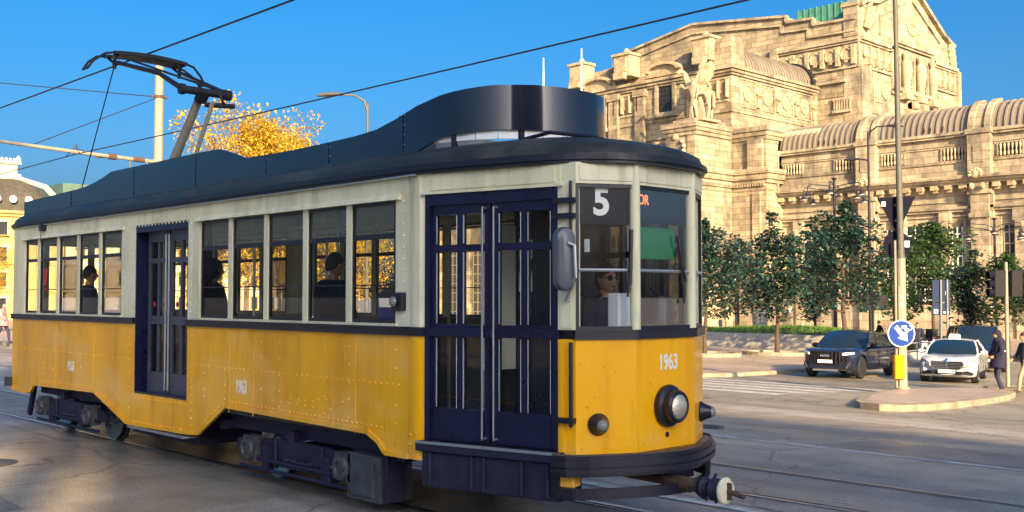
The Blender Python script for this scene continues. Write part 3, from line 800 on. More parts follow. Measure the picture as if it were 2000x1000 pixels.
# --- corner posts
for s in (-1, 1):
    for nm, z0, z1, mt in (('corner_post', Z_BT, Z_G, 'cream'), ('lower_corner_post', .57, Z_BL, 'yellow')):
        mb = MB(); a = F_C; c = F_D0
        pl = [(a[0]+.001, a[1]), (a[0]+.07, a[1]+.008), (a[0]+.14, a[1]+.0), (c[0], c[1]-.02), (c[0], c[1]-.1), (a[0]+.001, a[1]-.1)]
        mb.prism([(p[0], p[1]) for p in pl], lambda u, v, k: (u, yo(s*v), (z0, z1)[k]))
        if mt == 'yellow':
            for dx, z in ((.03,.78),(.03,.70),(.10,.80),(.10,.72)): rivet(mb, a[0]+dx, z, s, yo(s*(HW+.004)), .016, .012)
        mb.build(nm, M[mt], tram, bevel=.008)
    mb = MB(); mb.prism([(F_C[0], F_C[1]+.028), (F_D0[0], F_D0[1]+.028), (F_D0[0], F_D0[1]-.06), (F_C[0], F_C[1]-.06)], lambda u, v, k: (u, yo(s*v), (Z_BL, Z_BT)[k]))
    mb.build('belt_rail', M['black'], tram)
# --- generic panel helper between two plan points; u 0..1 along, outward offset
class Face:
    def __init__(s, a, c, side):
        s.a = Vector(P(a, side)); s.c = Vector(P(c, side)); s.d = (s.c-s.a); s.L = s.d.length; s.t = s.d/s.L
        n = Vector((s.t.y, -s.t.x))
        mid = (s.a+s.c)/2
        if n.dot(mid - Vector((-8, YA))) < 0: n = -n
        s.n = n
    def pt(s, u, o, z): q = s.a + s.t*u + s.n*o; return (q.x, q.y, z)
    def box(s, mb, u0, u1, o0, o1, z0, z1, m=0):
        b = [s.pt(u0,o0,z0), s.pt(u1,o0,z0), s.pt(u1,o1,z0), s.pt(u0,o1,z0)]
        mb.hexa(b, [(x,y,z1) for x,y,_ in b], m)
# --- folding doors
def leaf_pair(face, u0, u1, z0, z1, rows, kick, parent, recess, stiles, off=0.):
    """two door leaves on a face between u0 and u1"""
    mid = (u0+u1)/2
    for a, c in ((u0, mid-.012), (mid+.012, u1)):
        mb = MB(); L_ = c-a; o0, o1 = -recess-.04, -recess
        sw = stiles; cols = [(a+sw, (a+c)/2-.032), ((a+c)/2+.032, c-sw)]
        face.box(mb, a, a+sw, o0, o1, z0, z1); face.box(mb, c-sw, c, o0, o1, z0, z1)
        face.box(mb, (a+c)/2-.032, (a+c)/2+.032, o0, o1, z0+kick, z1-.06)
        face.box(mb, a+sw, c-sw, o0, o1, z0, z0+kick); face.box(mb, a+sw, c-sw, o0, o1, z1-.1, z1)
        for (r0, r1) in rows:       # solid rails between the glass rows
            for q0, q1 in cols: face.box(mb, q0, q1, o0, o1-.004, r0, r1)
        for q0, q1 in cols:         # beads round the glass
            face.box(mb, q0, q0+.008, o1-.001, o1+.006, z0+kick, z1-.1); 
        d = mb.build('door_leaf', M['navy'], parent)
        gl = MB(); om = -recess-.02
        for q0, q1 in cols:
            gl.poly([face.pt(q0-.005, om, z0+kick-.01), face.pt(q1+.005, om, z0+kick-.01), face.pt(q1+.005, om, z1-.09), face.pt(q0-.005, om, z1-.09)])
        gl.build('door_glass', M['glass'], d)
        hb = MB()
        for q0, q1 in cols:
            hb.tube([face.pt(q0+.004, o1+.004, z0+kick+.02), face.pt(q0+.004, o1+.004, z1-.12)], .005, 5)
        hb.build('glass_bead', M['alum'], d)
for s in (-1, 1):
    fd = Face(F_D0, F_D1, s); L_ = fd.L
    door = MB(); fd.box(door, 0, .05, -.08, .0, .75, 2.83); fd.box(door, L_-.03, L_, -.08, .0, .75, 2.83); fd.box(door, .05, L_-.03, -.08, 0, 2.72, 2.83)
    fd.box(door, .05, L_-.03, -.05, .008, Z_BL, Z_BT)
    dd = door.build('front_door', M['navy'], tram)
    # leaves
    mid = L_/2 + .01
    for a, c in ((.05, mid-.02), (mid+.02, L_-.03)):
        mb = MB(); sw = .05; o0, o1 = -.075, -.03; cm = (a+c)/2
        cols = [(a+sw, cm-.03), (cm+.03, c-sw)]
        fd.box(mb, a, a+sw, o0, o1, .76, 2.72); fd.box(mb, c-sw, c, o0, o1, .76, 2.72); fd.box(mb, cm-.03, cm+.03, o0, o1, .98, 2.64)
        for z0, z1 in ((.76,1.02),(1.62,1.72),(2.33,2.385),(2.64,2.72)): fd.box(mb, a+sw, c-sw, o0, o1+.004, z0, z1)
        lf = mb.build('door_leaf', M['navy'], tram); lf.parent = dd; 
        gl = MB()
        for q0, q1 in cols:
            gl.poly([fd.pt(q0-.004, -.05, 1.0), fd.pt(q1+.004, -.05, 1.0), fd.pt(q1+.004, -.05, 2.66), fd.pt(q0-.004, -.05, 2.66)])
        g_ = gl.build('door_glass', M['glass'], tram); g_.parent = dd
        hb = MB()
        for q0, q1 in cols:
            for za, zb in ((1.03,1.61),(1.73,2.32),(2.395,2.63)):
                hb.tube([fd.pt(q0+.006, -.026, za), fd.pt(q0+.006, -.026, zb)], .006, 5); hb.tube([fd.pt(q1-.006, -.03, za), fd.pt(q1-.006, -.03, zb)], .003, 4)
        h_ = hb.build('glass_bead', M['alum'], tram); h_.parent = dd
    hr = MB()
    for u in (mid-.055, mid+.055):
        hr.tube([fd.pt(u, .03, .80), fd.pt(u, .03, 2.68)], .009, 8)
    for u in (mid-.055, mid+.055):
        for z in (.80, 2.68): hr.tube([fd.pt(u, -.04, z), fd.pt(u, .03, z)], .011, 6)
    h_ = hr.build('grab_rail', M['rail'], tram); h_.parent = dd
    # step box below the door
    mb = MB()
    fd.box(mb, -.06, L_+.06, -.35, .055, .66, .745)
    fd.box(mb, -.02, L_+.02, -.35, .01, .36, .655)
    for u in (.08, .5, .62, .98, L_-.08): fd.box(mb, u-.012, u+.012, .0105, .04, .38, .655)
    mb.build('door_step', M['under'], tram, bevel=.02)
    mb = MB(); fd.box(mb, -.05, L_+.05, .057, .066, .725, .748); mb.build('step_edge', M['gray'], tram)
    # letterboard above the door
    mb = MB(); fd.box(mb, -.03, L_+.03, -.05, .004, Z_LB, Z_G); fd.box(mb, .05, L_-.02, .005, .014, Z_LB+.02, Z_G-.015)
    fd.box(mb, -.03, L_+.06, .002, .03, 2.815, 2.835); mb.build('letterboard', M['cream'], tram)
    # post behind the door
    fp = Face(F_D1, F_A, s)
    mb = MB(); fp.box(mb, 0, fp.L, -.08, .0, Z_BT+.004, Z_G); fp.box(mb, .03, fp.L-.03, .001, .012, Z_BT+.02, Z_LB); mb.build('corner_post', M['cream'], tram)
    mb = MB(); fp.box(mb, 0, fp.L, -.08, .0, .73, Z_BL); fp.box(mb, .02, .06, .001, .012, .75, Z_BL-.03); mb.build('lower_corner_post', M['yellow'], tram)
# --- nose: slanted panels and flat centre
def nose_face(f, number=False):
    mb = MB(); f.box(mb, 0, f.L, -.03, 0, .73, Z_BL); 
    x = .05
    while x < f.L:
        q = f.pt(x, .0, .78); mb.lathe([(.011,0),(.006,.006)], q, (f.n.x, f.n.y, 0), 6); x += .19
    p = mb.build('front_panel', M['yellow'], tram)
    mb = MB(); f.box(mb, -.01, f.L+.01, -.03, .022, Z_BL, Z_BT); f.box(mb, -.01, f.L+.01, -.03, .03, Z_BT-.012, Z_BT+.004); mb.build('belt_rail', M['black'], tram)
    mb = MB(); f.box(mb, 0, f.L, -.05, .004, Z_LB+.005, Z_G); f.box(mb, .03, f.L-.03, .005, .012, Z_LB+.03, Z_G-.02); mb.build('letterboard', M['cream'], tram)
    return p
def windscreen(f, parts=True, dark=True):
    mb = MB()
    f.box(mb, .0, .03, -.045, -.002, Z_BT, Z_LB); f.box(mb, f.L-.03, f.L, -.045, -.002, Z_BT, Z_LB)
    f.box(mb, .03, f.L-.03, -.045, -.006, Z_BT+.004, Z_BT+.03); f.box(mb, .03, f.L-.03, -.045, -.006, Z_LB-.025, Z_LB+.004)
    w_ = mb.build('windscreen', M['black'], tram)
    gl = MB(); gl.poly([f.pt(.025,-.02,Z_BT+.02), f.pt(f.L-.025,-.02,Z_BT+.02), f.pt(f.L-.025,-.02,Z_LB-.02), f.pt(.025,-.02,Z_LB-.02)])
    gl.build('pane', M['screen'], w_)
    rb = MB(); rb.tube([f.pt(.03,-.012,2.16), f.pt(f.L-.03,-.012,2.16)], .013, 6); rb.build('sash_bar', M['alum'], w_)
    return w_
fa = Face(F_A, F_N, -1); fb = Face((F_N[0], -F_N[1]), F_N, 1); fb = Face((-5.28, .375), (-5.28, -.375), -1); fc = Face((-5.28, .375), F_A, 1)
for f in (fa, fb, fc): nose_face(f); windscreen(f)
mb = MB()
for s in (-1, 1):
    q = P(F_N, s); mb.lathe([(.042,0),(.042,Z_G-Z_BT-.003)], (q[0]-.022, q[1]-s*.012, Z_BT+.002), (0,0,1), 10)
mb.build('windscreen_mullion', M['cream'], tram)
# number board, digit, display
mb = MB(); fa.box(mb, .04, fa.L-.04, -.09, -.05, 2.52, 2.80); nb = mb.build('number_board', M['board'], tram)
q = fa.pt(fa.L*.46, -.047, 2.69)
text('digit', '5', .30, M['digit'], nb, face_matrix(q, (fa.t.x, fa.t.y, 0), (0,0,1)), .002, .95, .010)
mb = MB(); fb.box(mb, .03, fb.L-.03, -.12, -.05, 2.55, 2.80); db = mb.build('destination_display', M['board'], tram)
text('display_letters', 'OR', .115, M['led'], db, face_matrix(fb.pt(.15, -.046, 2.725), (fb.t.x, fb.t.y, 0), (0,0,1)), .002, .8, .0)
text('front_number', '1963', .175, M['digit'], tram, face_matrix(fb.pt(fb.L*.53, .0015, 1.42), (fb.t.x, fb.t.y, 0), (0,0,1)), .002, .72, .004)
# headlight
hl = MB(); o = fb.pt(fb.L*.5, 0, 1.075); ax = (1, 0, 0)
hl.lathe([(.10,-.01),(.165,0),(.172,.02),(.165,.045),(.13,.06),(.13,.12),(.118,.135),(.105,.13)], o, ax, 28)
h_ = hl.build('headlight', M['black'], tram)
mb = MB(); mb.lathe([(.104,.125),(.075,.143),(.04,.152),(.001,.155)], o, ax, 24); mb.build('lens', M['lens'], h_)
mb = MB(); mb.lathe([(.104,.122),(.08,.09),(.03,.07),(.001,.068)], o, ax, 24); mb.build('reflector', M['chrome'], h_)
mb = MB(); mb.lathe([(.012,.07),(.014,.1),(.001,.12)], o, ax, 8); mb.build('bulb', M['white'], h_)
mb = MB(); mb.lathe([(.022,-.005),(.022,.008),(.012,.012)], fb.pt(fb.L*.5, 0, .845), ax, 10); mb.build('plug', M['black'], tram)
for f, u in ((fa, fa.L*.36), (fc, fc.L*.64)):
    o = f.pt(u, 0, .965); ax = (f.n.x, f.n.y, 0)
    mb = MB(); mb.lathe([(.085,-.005),(.088,.012),(.07,.04),(.052,.085),(.048,.10)], o, ax, 18); k = mb.build('marker_light', M['black'], tram)
    mb = MB(); mb.lathe([(.047,.098),(.04,.118),(.02,.132),(.001,.136)], o, ax, 14); mb.build('lens', M['dimlens'], k)
# front bumper: curved ribbed apron
def arc_front(off, k=2):
    pts = [Vector(P(F_D1, -1)), Vector(P(F_A, -1)), Vector(P(F_N, -1)), Vector((-5.17, YA)), Vector(P(F_N, 1)), Vector(P(F_A, 1)), Vector(P(F_D1, 1))]
    for _ in range(k):
        q = [pts[0]]
        for a, c in zip(pts, pts[1:]): q += [a+(c-a)*.25, a+(c-a)*.75]
        pts = q + [pts[-1]]
    res = []
    for i, p in enumerate(pts):
        d = (pts[min(i+1, len(pts)-1)] - pts[max(i-1, 0)]).normalized(); res.append(p + Vector((d.y, -d.x))*off)
    return res
bm_ = MB()
for off, z0, z1 in ((.10,.70,.735),(.125,.655,.70),(.105,.64,.655),(.125,.60,.64),(.10,.575,.60)):
    A = arc_front(off); B = arc_front(-.1)
    for (a, b_, c, d) in zip(A, A[1:], B[1:], B):
        vs = [(d.x,d.y,z0),(c.x,c.y,z0),(b_.x,b_.y,z0),(a.x,a.y,z0),(d.x,d.y,z1),(c.x,c.y,z1),(b_.x,b_.y,z1),(a.x,a.y,z1)]
        bm_.add(vs, [(3,2,1,0),(4,5,6,7),(2,3,7,6)], 0, True)
bm_.build('bumper', M['black'], tram, fix=False)
mb = MB()
for z, off in ((.737,.085),):
    A = arc_front(off); mb.tube([(p.x, p.y, z) for p in A], .012, 6)
mb.build('bumper_rim', M['rust'], tram)
# lifeguard hoop and coupler
mb = MB()
A = arc_front(.02, 3); A = [Vector((p.x + .05, p.y)) for p in A]; A = [p for p in A]
for a, c in zip(A, A[1:]):
    mb.bar((a.x, a.y, .44), (c.x, c.y, .44), .02, .085)
for p in (A[0], A[-1]): mb.bar((p.x, p.y, .42), (p.x-.35, p.y, .6), .03, .05)
q = A[int(len(A)*.66)]
mb.tube([(q.x, q.y, .44), (q.x+.05, q.y, .5), (q.x+.05, q.y, .6)], .028, 6)
mb.build('lifeguard_hoop', M['black'], tram)
cp = MB()
cp.tube([(-6.6, YA, .50), (-5.35, YA, .475), (-4.95, YA, .465)], [.035,.035,.05], 10)
cp.tube([(-5.3, YA, .473), (-5.05, YA, .468)], .06, 10)
cp_o = cp.build('coupler', M['rust'], tram)
mb = MB(); mb.lathe([(.04,0),(.075,.02),(.09,.06),(.055,.1),(.09,.14),(.08,.2),(.05,.23)], (-4.97, YA, .465), (1,0,0), 14)
for k in range(5): a = k*1.26; mb.tube([(-4.85, YA+.07*cos(a), .465+.07*sin(a)), (-4.83, YA+.12*cos(a), .465+.12*sin(a))], .011, 5)
mb.build('coupler_socket', M['under'], cp_o)
mb = MB(); mb.lathe([(.04,.0),(.10,.005),(.105,.02),(.095,.035),(.04,.04)], (-4.74, YA, .465), (1,0,0), 20); mb.build('coupler_disc', M['cream'], cp_o)
mb = MB(); mb.bar((-4.69, YA, .40), (-4.69, YA, .53), .05, .02); mb.tube([(-4.7, YA, .465), (-4.55, YA, .44)], .02, 6); mb.build('coupler_pin', M['rust'], cp_o)
mb = MB(); fp = Face(F_D1, F_A, -1); fp.box(mb, -.02, fp.L-.02, -.12, .0, .48, .57); mb.build('step_bracket', M['yellow'], tram, bevel=.01)
# mirror, door lamp, tail box
fp = Face(F_D1, F_A, -1)
mr = MB(); hub = Vector(fp.pt(.06, .10, 2.24)) + Vector((.085, .09, 0))
def mirror_pt(u, v, o):      # the mirror plate faces back along the tram
    return hub + Vector((.0, -.12, 0)) + Vector((.42, .91, 0))*u + Vector((0,0,1))*v + Vector((.91,-.42,0))*o
shape = []
for i in range(24):
    a = 2*pi*i/24; r_ = .085; shape.append((r_*cos(a), (.16 if sin(a) >= 0 else -.16) + r_*sin(a)))
n_ = len(shape)
ringz = [(1., -.02), (1., .015), (.86, .05), (.5, .07)]
vs = [mirror_pt(u*k, v*(.5+.5*k), o) for k, o in ringz for u, v in shape]
mr.add(vs, [(i*n_+j, i*n_+(j+1)%n_, (i+1)*n_+(j+1)%n_, (i+1)*n_+j) for i in range(3) for j in range(n_)], 0, True)
mr.add(vs[-n_:], [list(range(n_))]); mr.add(vs[:n_], [list(range(n_))[::-1]])
mo = mr.build('mirror', M['mirrorb'], tram)
mb = MB(); mb.tube([mirror_pt(.0,.12,.075), mirror_pt(.05,.1,.09), mirror_pt(.06,-.14,.09), Vector(fp.pt(.1,.05,1.93)), Vector(fp.pt(.12,-.02,1.93))], .014, 7)
mb.box(hub.x-.03, hub.x+.03, hub.y-.16, hub.y-.10, 2.22, 2.26)
mb.build('mirror_arm', M['alum'], mo)
mb = MB(); mb.add([mirror_pt(u*.92, v*.94, -.0215) for u, v in shape], [list(range(n_))]); mb.build('mirror_glass', M['mirrorg'], mo)
mb = MB()
mb.tube([fp.pt(.13,.03,.95), fp.pt(.13,.03,1.60)], .016, 8); mb.tube([fp.pt(.13,.03,2.0), fp.pt(.13,.03,2.85)], .013, 8)
for z in (1.0, 2.58, 2.7): fp.box(mb, -.02, .16, .0, .06, z-.02, z+.02)
mb.build('front_grab_rail', M['black'], tram)
mb = MB(); y = yo(-HW); mb.box(-7.32,-7.16,y-.05,y+.01,1.83,1.99); sl_ = mb.build('side_lamp', M['black'], tram, bevel=.01)
mb = MB(); mb.lathe([(.045,0),(.045,.02),(.03,.04),(.001,.05)], (-7.26, y-.05, 1.91), (-.3,-1,0), 12); mb.build('lens', M['dimlens'], sl_)
mb = MB(); mb.box(-7.62,-7.36,yo(-HW+.035),yo(-HW+.036),1.72,1.86); mb.build('notice', M['signblue'], tram)
# pole rope on the rear and its grip
mb = MB(); mb.tube([(-15.6, yo(-HW-.07), 3.06), (-15.55, yo(-HW-.07), 2.75), (-15.3, yo(-HW-.06), 2.35)], .006, 5); rp_ = mb.build('pull_cord', M['black'], tram)
mb = MB(); mb.tube([(-15.32, yo(-HW-.06), 2.36), (-15.36, yo(-HW-.065), 2.12)], .022, 7); mb.lathe([(.03,0),(.03,.008)], (-15.38, yo(-HW-.06), 2.06), (0,1,0), 10); mb.build('cord_grip', M['red'], rp_)
mb = MB(); mb.box(-15.68,-15.52,yo(-HW-.06),yo(-HW),2.9,3.0); mb.build('cord_bracket', M['black'], tram)
# --- middle door (near side), recessed
fm = Face((-12.55, 1.19), (-11.17, 1.19), -1)
mb = MB()
fm.box(mb, 0, .02, -.30, -.002, .79, 2.83); fm.box(mb, fm.L-.02, fm.L, -.30, -.002, .79, 2.83); fm.box(mb, .02, fm.L-.02, -.3, -.002, 2.74, 2.83); fm.box(mb, .02, fm.L-.02, -.3, -.002, .775, .80)
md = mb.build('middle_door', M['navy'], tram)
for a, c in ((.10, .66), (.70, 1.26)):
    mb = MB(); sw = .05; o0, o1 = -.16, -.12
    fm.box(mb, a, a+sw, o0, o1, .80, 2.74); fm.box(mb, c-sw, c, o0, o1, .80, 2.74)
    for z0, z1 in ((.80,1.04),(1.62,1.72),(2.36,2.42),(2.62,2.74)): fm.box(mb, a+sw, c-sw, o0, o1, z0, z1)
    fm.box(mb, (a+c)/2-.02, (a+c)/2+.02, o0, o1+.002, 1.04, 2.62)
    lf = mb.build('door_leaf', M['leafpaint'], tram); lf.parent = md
    gl = MB(); gl.poly([fm.pt(a+sw-.01, -.14, 1.03), fm.pt(c-sw+.01, -.14, 1.03), fm.pt(c-sw+.01, -.14, 2.63), fm.pt(a+sw-.01, -.14, 2.63)]); g_ = gl.build('door_glass', M['glass'], tram); g_.parent = md
    for u in (a+.15, c-.15):
        mb = MB(); mb.lathe([(.035,0),(.035,.004)], fm.pt(u, -.138, 1.86), (0,-1,0), 14); g_ = mb.build('door_sticker', M['red'], tram); g_.parent = md
mb = MB(); 
for u in (.64, .72): mb.tube([fm.pt(u, -.09, .84), fm.pt(u, -.09, 2.7)], .011, 7)
g_ = mb.build('grab_rail', M['alum'], tram); g_.parent = md
fm2 = MB(); fm2.box(-12.6, -11.12, yo(-HW-.06), yo(-HW+.1), .355, .375); fm2.build('footboard', M['gray'], tram)
# --- rear end
for (a, c) in zip(REAR, REAR[1:]):
    f = Face((a[0], a[1]), (c[0], c[1]), -1)
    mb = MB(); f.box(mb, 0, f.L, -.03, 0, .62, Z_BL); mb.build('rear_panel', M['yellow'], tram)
    mb = MB(); f.box(mb, 0, f.L, -.03, .02, Z_BL, Z_BT); mb.build('belt_rail', M['black'], tram)
    mb = MB(); f.box(mb, 0, .06, -.04, 0, Z_BT, Z_LB); f.box(mb, f.L-.06, f.L, -.04, 0, Z_BT, Z_LB); f.box(mb, 0, f.L, -.04, .003, Z_LB, Z_G); mb.build('rear_frame', M['cream'], tram)
    w_ = MB(); f.box(w_, .06, f.L-.06, -.035, -.005, Z_BT, Z_BT+.04); f.box(w_, .06, f.L-.06, -.035, -.005, Z_LB-.04, Z_LB); w_ = w_.build('rear_window', M['black'], tram)
    gl = MB(); gl.poly([f.pt(.05,-.02,Z_BT+.02), f.pt(f.L-.05,-.02,Z_BT+.02), f.pt(f.L-.05,-.02,Z_LB-.02), f.pt(.05,-.02,Z_LB-.02)]); gl.build('pane', M['glass'], w_)
mb = MB(); 
for (a, c) in zip(REAR, REAR[1:]):
    f = Face(a, c, -1); f.box(mb, -.02, f.L+.02, -.02, .10, .60, .74)
mb.build('rear_bumper', M['black'], tram)
# --- interior
mb = MB()
mb.prism([(p[0]*1., p[1]) for p in [(-17.7,.3),(-16.8,1.13),(-7.1,1.13),(-5.7,.78),(-5.36,.33),(-5.36,-.33),(-5.7,-.78),(-7.1,-1.13),(-16.8,-1.13),(-17.7,-.3)]], lambda u, v, k: (u, yo(v), (.70, ZF-.01)[k]))
mb.build('floor', M['floor'], tram)
mb = MB()
mb.prism([(p[0]*1., p[1]) for p in [(-17.7,.3),(-16.8,1.13),(-7.1,1.13),(-5.7,.78),(-5.36,.33),(-5.36,-.33),(-5.7,-.78),(-7.1,-1.13),(-16.8,-1.13),(-17.7,-.3)]], lambda u, v, k: (u, yo(v), (2.93, 2.98)[k]))
mb.build('ceiling', M['cream_in'], tram)
for s in (-1, 1):
    mb = MB()
    for a, c in ((-16.4, -12.6), (-11.12, -7.2)): mb.box(a, c, yo(s*(HW-.05)), yo(s*(HW-.035)), ZF, Z_BL)
    if s == 1: mb.box(-12.6, -11.12, yo(s*(HW-.05)), yo(s*(HW-.035)), ZF, Z_BL)
    mb.build('inner_lining', M['wood'], tram)
mb = MB()
for s in (-1, 1):
    for x in (-16, -13.2, -10.9, -9.2, -7.4):
        mb.tube([(x, yo(s*.5), ZF), (x, yo(s*.5), 2.93)], .017, 7)
    mb.tube([(-16.2, yo(s*.5), 2.68), (-7.3, yo(s*.5), 2.68)], .015, 6)
mb.build('hand_pole', M['alum'], tram)
def bench(x0, x1, s, parent):
    y1 = yo(s*(HW-.07)); y0 = yo(s*.62)
    mb = MB(); mb.box(x0, x1, min(y0,y1), max(y0,y1), 1.22, 1.27)
    st = mb.build('bench_seat', M['wood'], parent)
    mb = MB(); mb.box(x0, x1, y1-s*.04, y1, 1.28, 1.72); mb.build('bench_backrest', M['wood'], parent)
    mb = MB()
    for x in (x0+.1, x1-.1): mb.box(x-.03, x+.03, min(y0+s*.06,y1), max(y0+s*.06,y1), ZF, 1.22)
    mb.build('bench_leg', M['black'], parent)
for s, a, c in ((-1,-16.3,-13.0),(-1,-10.8,-7.6),(1,-16.3,-12.4),(1,-12.0,-7.4)): bench(a, c, s, tram)
# cab partition, console and blind
mb = MB(); mb.box(-6.95,-6.90,yo(-.1),yo(1.05),ZF,2.9); mb.build('cab_partition', M['navy'], tram)
mb = MB(); mb.box(-6.9,-6.88,yo(-.55),yo(-.15),1.3,2.6); mb.build('cab_curtain', M['cream_in'], tram)
mb = MB(); mb.box(-5.72,-5.44,yo(-.3),yo(.55),ZF,1.62); mb.lathe([(.11,0),(.12,.3),(.09,.36)], (-5.62, yo(.35), 1.6), (0,0,1), 12); mb.tube([(-5.6,yo(.35),1.95),(-5.6,yo(.2),2.02)], .015, 6); mb.build('control_console', M['black'], tram)
mb = MB(); mb.box(-5.42,-5.40,yo(-.26),yo(.27),2.26,2.52); mb.build('sun_blind', M['green'], tram)
mb = MB(); mb.box(-5.56,-5.44,yo(-.40),yo(-.12),1.68,1.98); mb.build('ticket_box', M['white'], tram, bevel=.012)
mb = MB()
q = fa.pt(.09, -.04, 2.36); mb.box(q[0]-.001,q[0]+.05,q[1]-.002,q[1]+.002,2.30,2.40)
for dz in (2.18, 2.0): mb.box(-6.87,-6.865,yo(-.12),yo(.05),dz,dz+.3)
mb.build('cab_notice', M['paper'], tram)
# wipers
mb = MB()
mb.tube([fa.pt(fa.L-.06,.012,2.05), fa.pt(fa.L-.05,.02,2.48)], .018, 6); mb.tube([fa.pt(fa.L-.05,.015,2.3), fa.pt(fa.L-.08,.02,1.95)], .01, 5)
mb.build('wiper', M['black'], tram); mb = MB()
mb.tube([fb.pt(.62,.012,2.08), fb.pt(.5,.015,2.45)], .012, 6); mb.tube([fb.pt(.55,.012,2.3), fb.pt(.6,.012,1.9)], .008, 5)
mb.build('wiper', M['black'], tram)
# --- running gear
mb = MB()
mb.box(-16.3,-5.9,yo(-.95),yo(.95),.52,.69)
for x in (-15.2,-13.0,-11.9,-10.6,-9.2,-7.4): mb.box(x-.06,x+.06,yo(-1.05),yo(1.05),.5,.6)
mb.box(-12.4,-11.2,yo(-1.0),yo(1.0),.25,.52); mb.box(-13.2,-12.7,yo(-.9),yo(.9),.22,.52)
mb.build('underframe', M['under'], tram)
for xc in (-14.95, -9.05):
    bf = MB()
    for s in (-1, 1):
        y = yo(s*1.02)
        bf.prism([(xc-1.25,.30),(xc-1.2,.44),(xc-.4,.50),(xc+.4,.50),(xc+1.2,.44),(xc+1.25,.30),(xc+.95,.28),(xc+.4,.22),(xc-.4,.22),(xc-.95,.28)], lambda u, v, k: (u, y + s*.05*(1-k) - s*.02, v))
        for k in range(4):
            bf.lathe([(.06,0),(.06,.03),(.045,.04),(.045,.05),(.06,.06),(.06,.09)], (xc-.18+.12*k, y+s*.03, .24), (0,0,1), 8)
        bf.tube([(xc-1.1,y+s*.06,.17),(xc+1.1,y+s*.06,.17)], .02, 6)
    bf.box(xc-.2, xc+.2, yo(-1.03), yo(1.03), .34, .47)
    for s in (-1, 1):
        for dx in (-.42, .42): bf.tube([(xc+dx, yo(s*1.06), .5), (xc+dx, yo(s*1.06), .2)], .018, 6)
        bf.tube([(xc-1.15, yo(s*1.07), .33), (xc-.6, yo(s*1.09), .27), (xc+.6, yo(s*1.09), .27), (xc+1.15, yo(s*1.07), .33)], .022, 6)
        bf.box(xc-.62, xc-.50, yo(s*.98), yo(s*1.1), .18, .42); bf.box(xc+.50, xc+.62, yo(s*.98), yo(s*1.1), .18, .42)
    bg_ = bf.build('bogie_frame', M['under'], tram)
    for dx in (-.85, .85):
        for s in (-1, 1):
            wm = MB(); wm.lathe([(.06,-.06),(.12,-.05),(.14,-.03),(.27,-.03),(.30,-.05),(.335,-.05),(.335,.03),(.36,.035),(.36,.055),(.30,.06),(.05,.06)], (xc+dx, yo(s*.73), .36), (0,-s,0), 28)
            wm.build('wheel', M['steel'], bg_)
            ab = MB(); ab.box(xc+dx-.12,xc+dx+.12,yo(s*1.0),yo(s*1.12),.24,.50); ab.lathe([(.115,0),(.12,.02),(.11,.045),(.07,.05),(.06,.03),(.02,.03)], (xc+dx, yo(s*1.12), .36), (0,s,0), 14)
            for k in range(6):
                a = k*pi/3; ab.lathe([(.014,0),(.014,.02)], (xc+dx+.09*cos(a), yo(s*1.165), .36+.09*sin(a)), (0,s,0), 6)
            ab.build('axle_box', M['axle'], bg_)
mb = MB(); mb.box(-8.12,-7.62,yo(-1.12),yo(-.75),.10,.52); mb.box(-8.05,-7.7,yo(-1.135),yo(-1.12),.14,.46); mb.build('sand_box', M['axle'], tram, bevel=.02)
mb = MB()
mb.bar((-7.55,yo(-1.0),.55),(-7.55,yo(-1.0),.12),.04,.2); mb.build('wheel_guard', M['under'], tram); mb = MB()
mb.bar((-16.7,yo(-.9),.6),(-16.9,yo(-.9),.15),.05,.1)
mb.build('wheel_guard', M['under'], tram)
# --- pantograph
pg = MB()
pg.box(-14.9,-13.0,yo(-.45),yo(-.38),3.42,3.48); pg.box(-14.9,-13.0,yo(.38),yo(.45),3.42,3.48)
for x in (-14.8,-13.2):
    pg.box(x-.04,x+.04,yo(-.45),yo(.45),3.48,3.53)
    for s in (-.4,.4): pg.lathe([(.05,0),(.07,.04),(.05,.06),(.07,.1),(.05,.13)], (x, yo(s), 3.3), (0,0,1), 10)
KX, KZ = -13.16, 4.72
pt_ = pg.build('pantograph', M['dpole'], tram)
mb = MB(); mb.tube([(-14.35, YA, 3.52), (KX-.12, YA, KZ-.06)], [.075,.055], 10); mb.tube([(-13.75, yo(.05), 3.5), (KX+.12, yo(.08), KZ-.12)], .03, 8); mb.build('lower_arm', M['pole'], pt_)
mb = MB()
mb.tube([(KX, yo(-.32), KZ+.02), (KX, yo(.38), KZ+.02)], .055, 12); mb.tube([(KX, yo(-.34), KZ+.02), (KX, yo(-.28), KZ+.02)], .075, 12); mb.tube([(KX, yo(.3), KZ+.02), (KX, yo(.4), KZ+.02)], .075, 12)
mb.tube([(KX-.06, yo(.05), KZ-.14), (KX+.1, yo(.42), KZ-.14)], .035, 8); mb.bar((KX-.1, YA, KZ-.1), (KX, YA, KZ), .14, .1); mb.tube([(KX+.05,yo(.22),KZ+.0),(KX+.08,yo(.25),KZ-.1),(KX+.05,yo(.3),KZ-.14)], .02, 6)
mb.build('knuckle', M['dpole'], pt_)
HX, HZ_ = -14.95, 5.50
mb = MB()
mb.tube([(KX, yo(-.30), KZ+.02), (KX-.6, yo(-.36), KZ+.32), (HX+.05, yo(-.5), HZ_-.14)], [.04,.035,.03], 8)
mb.tube([(KX, yo(.34), KZ+.05), (HX+.05, yo(.48), HZ_-.14)], .026, 8)
mb.tube([(KX, yo(.34), KZ+.05), (HX+.3, yo(-.44), HZ_-.12)], .018, 6)
mb.build('upper_arm', M['dpole'], pt_)
mb = MB()
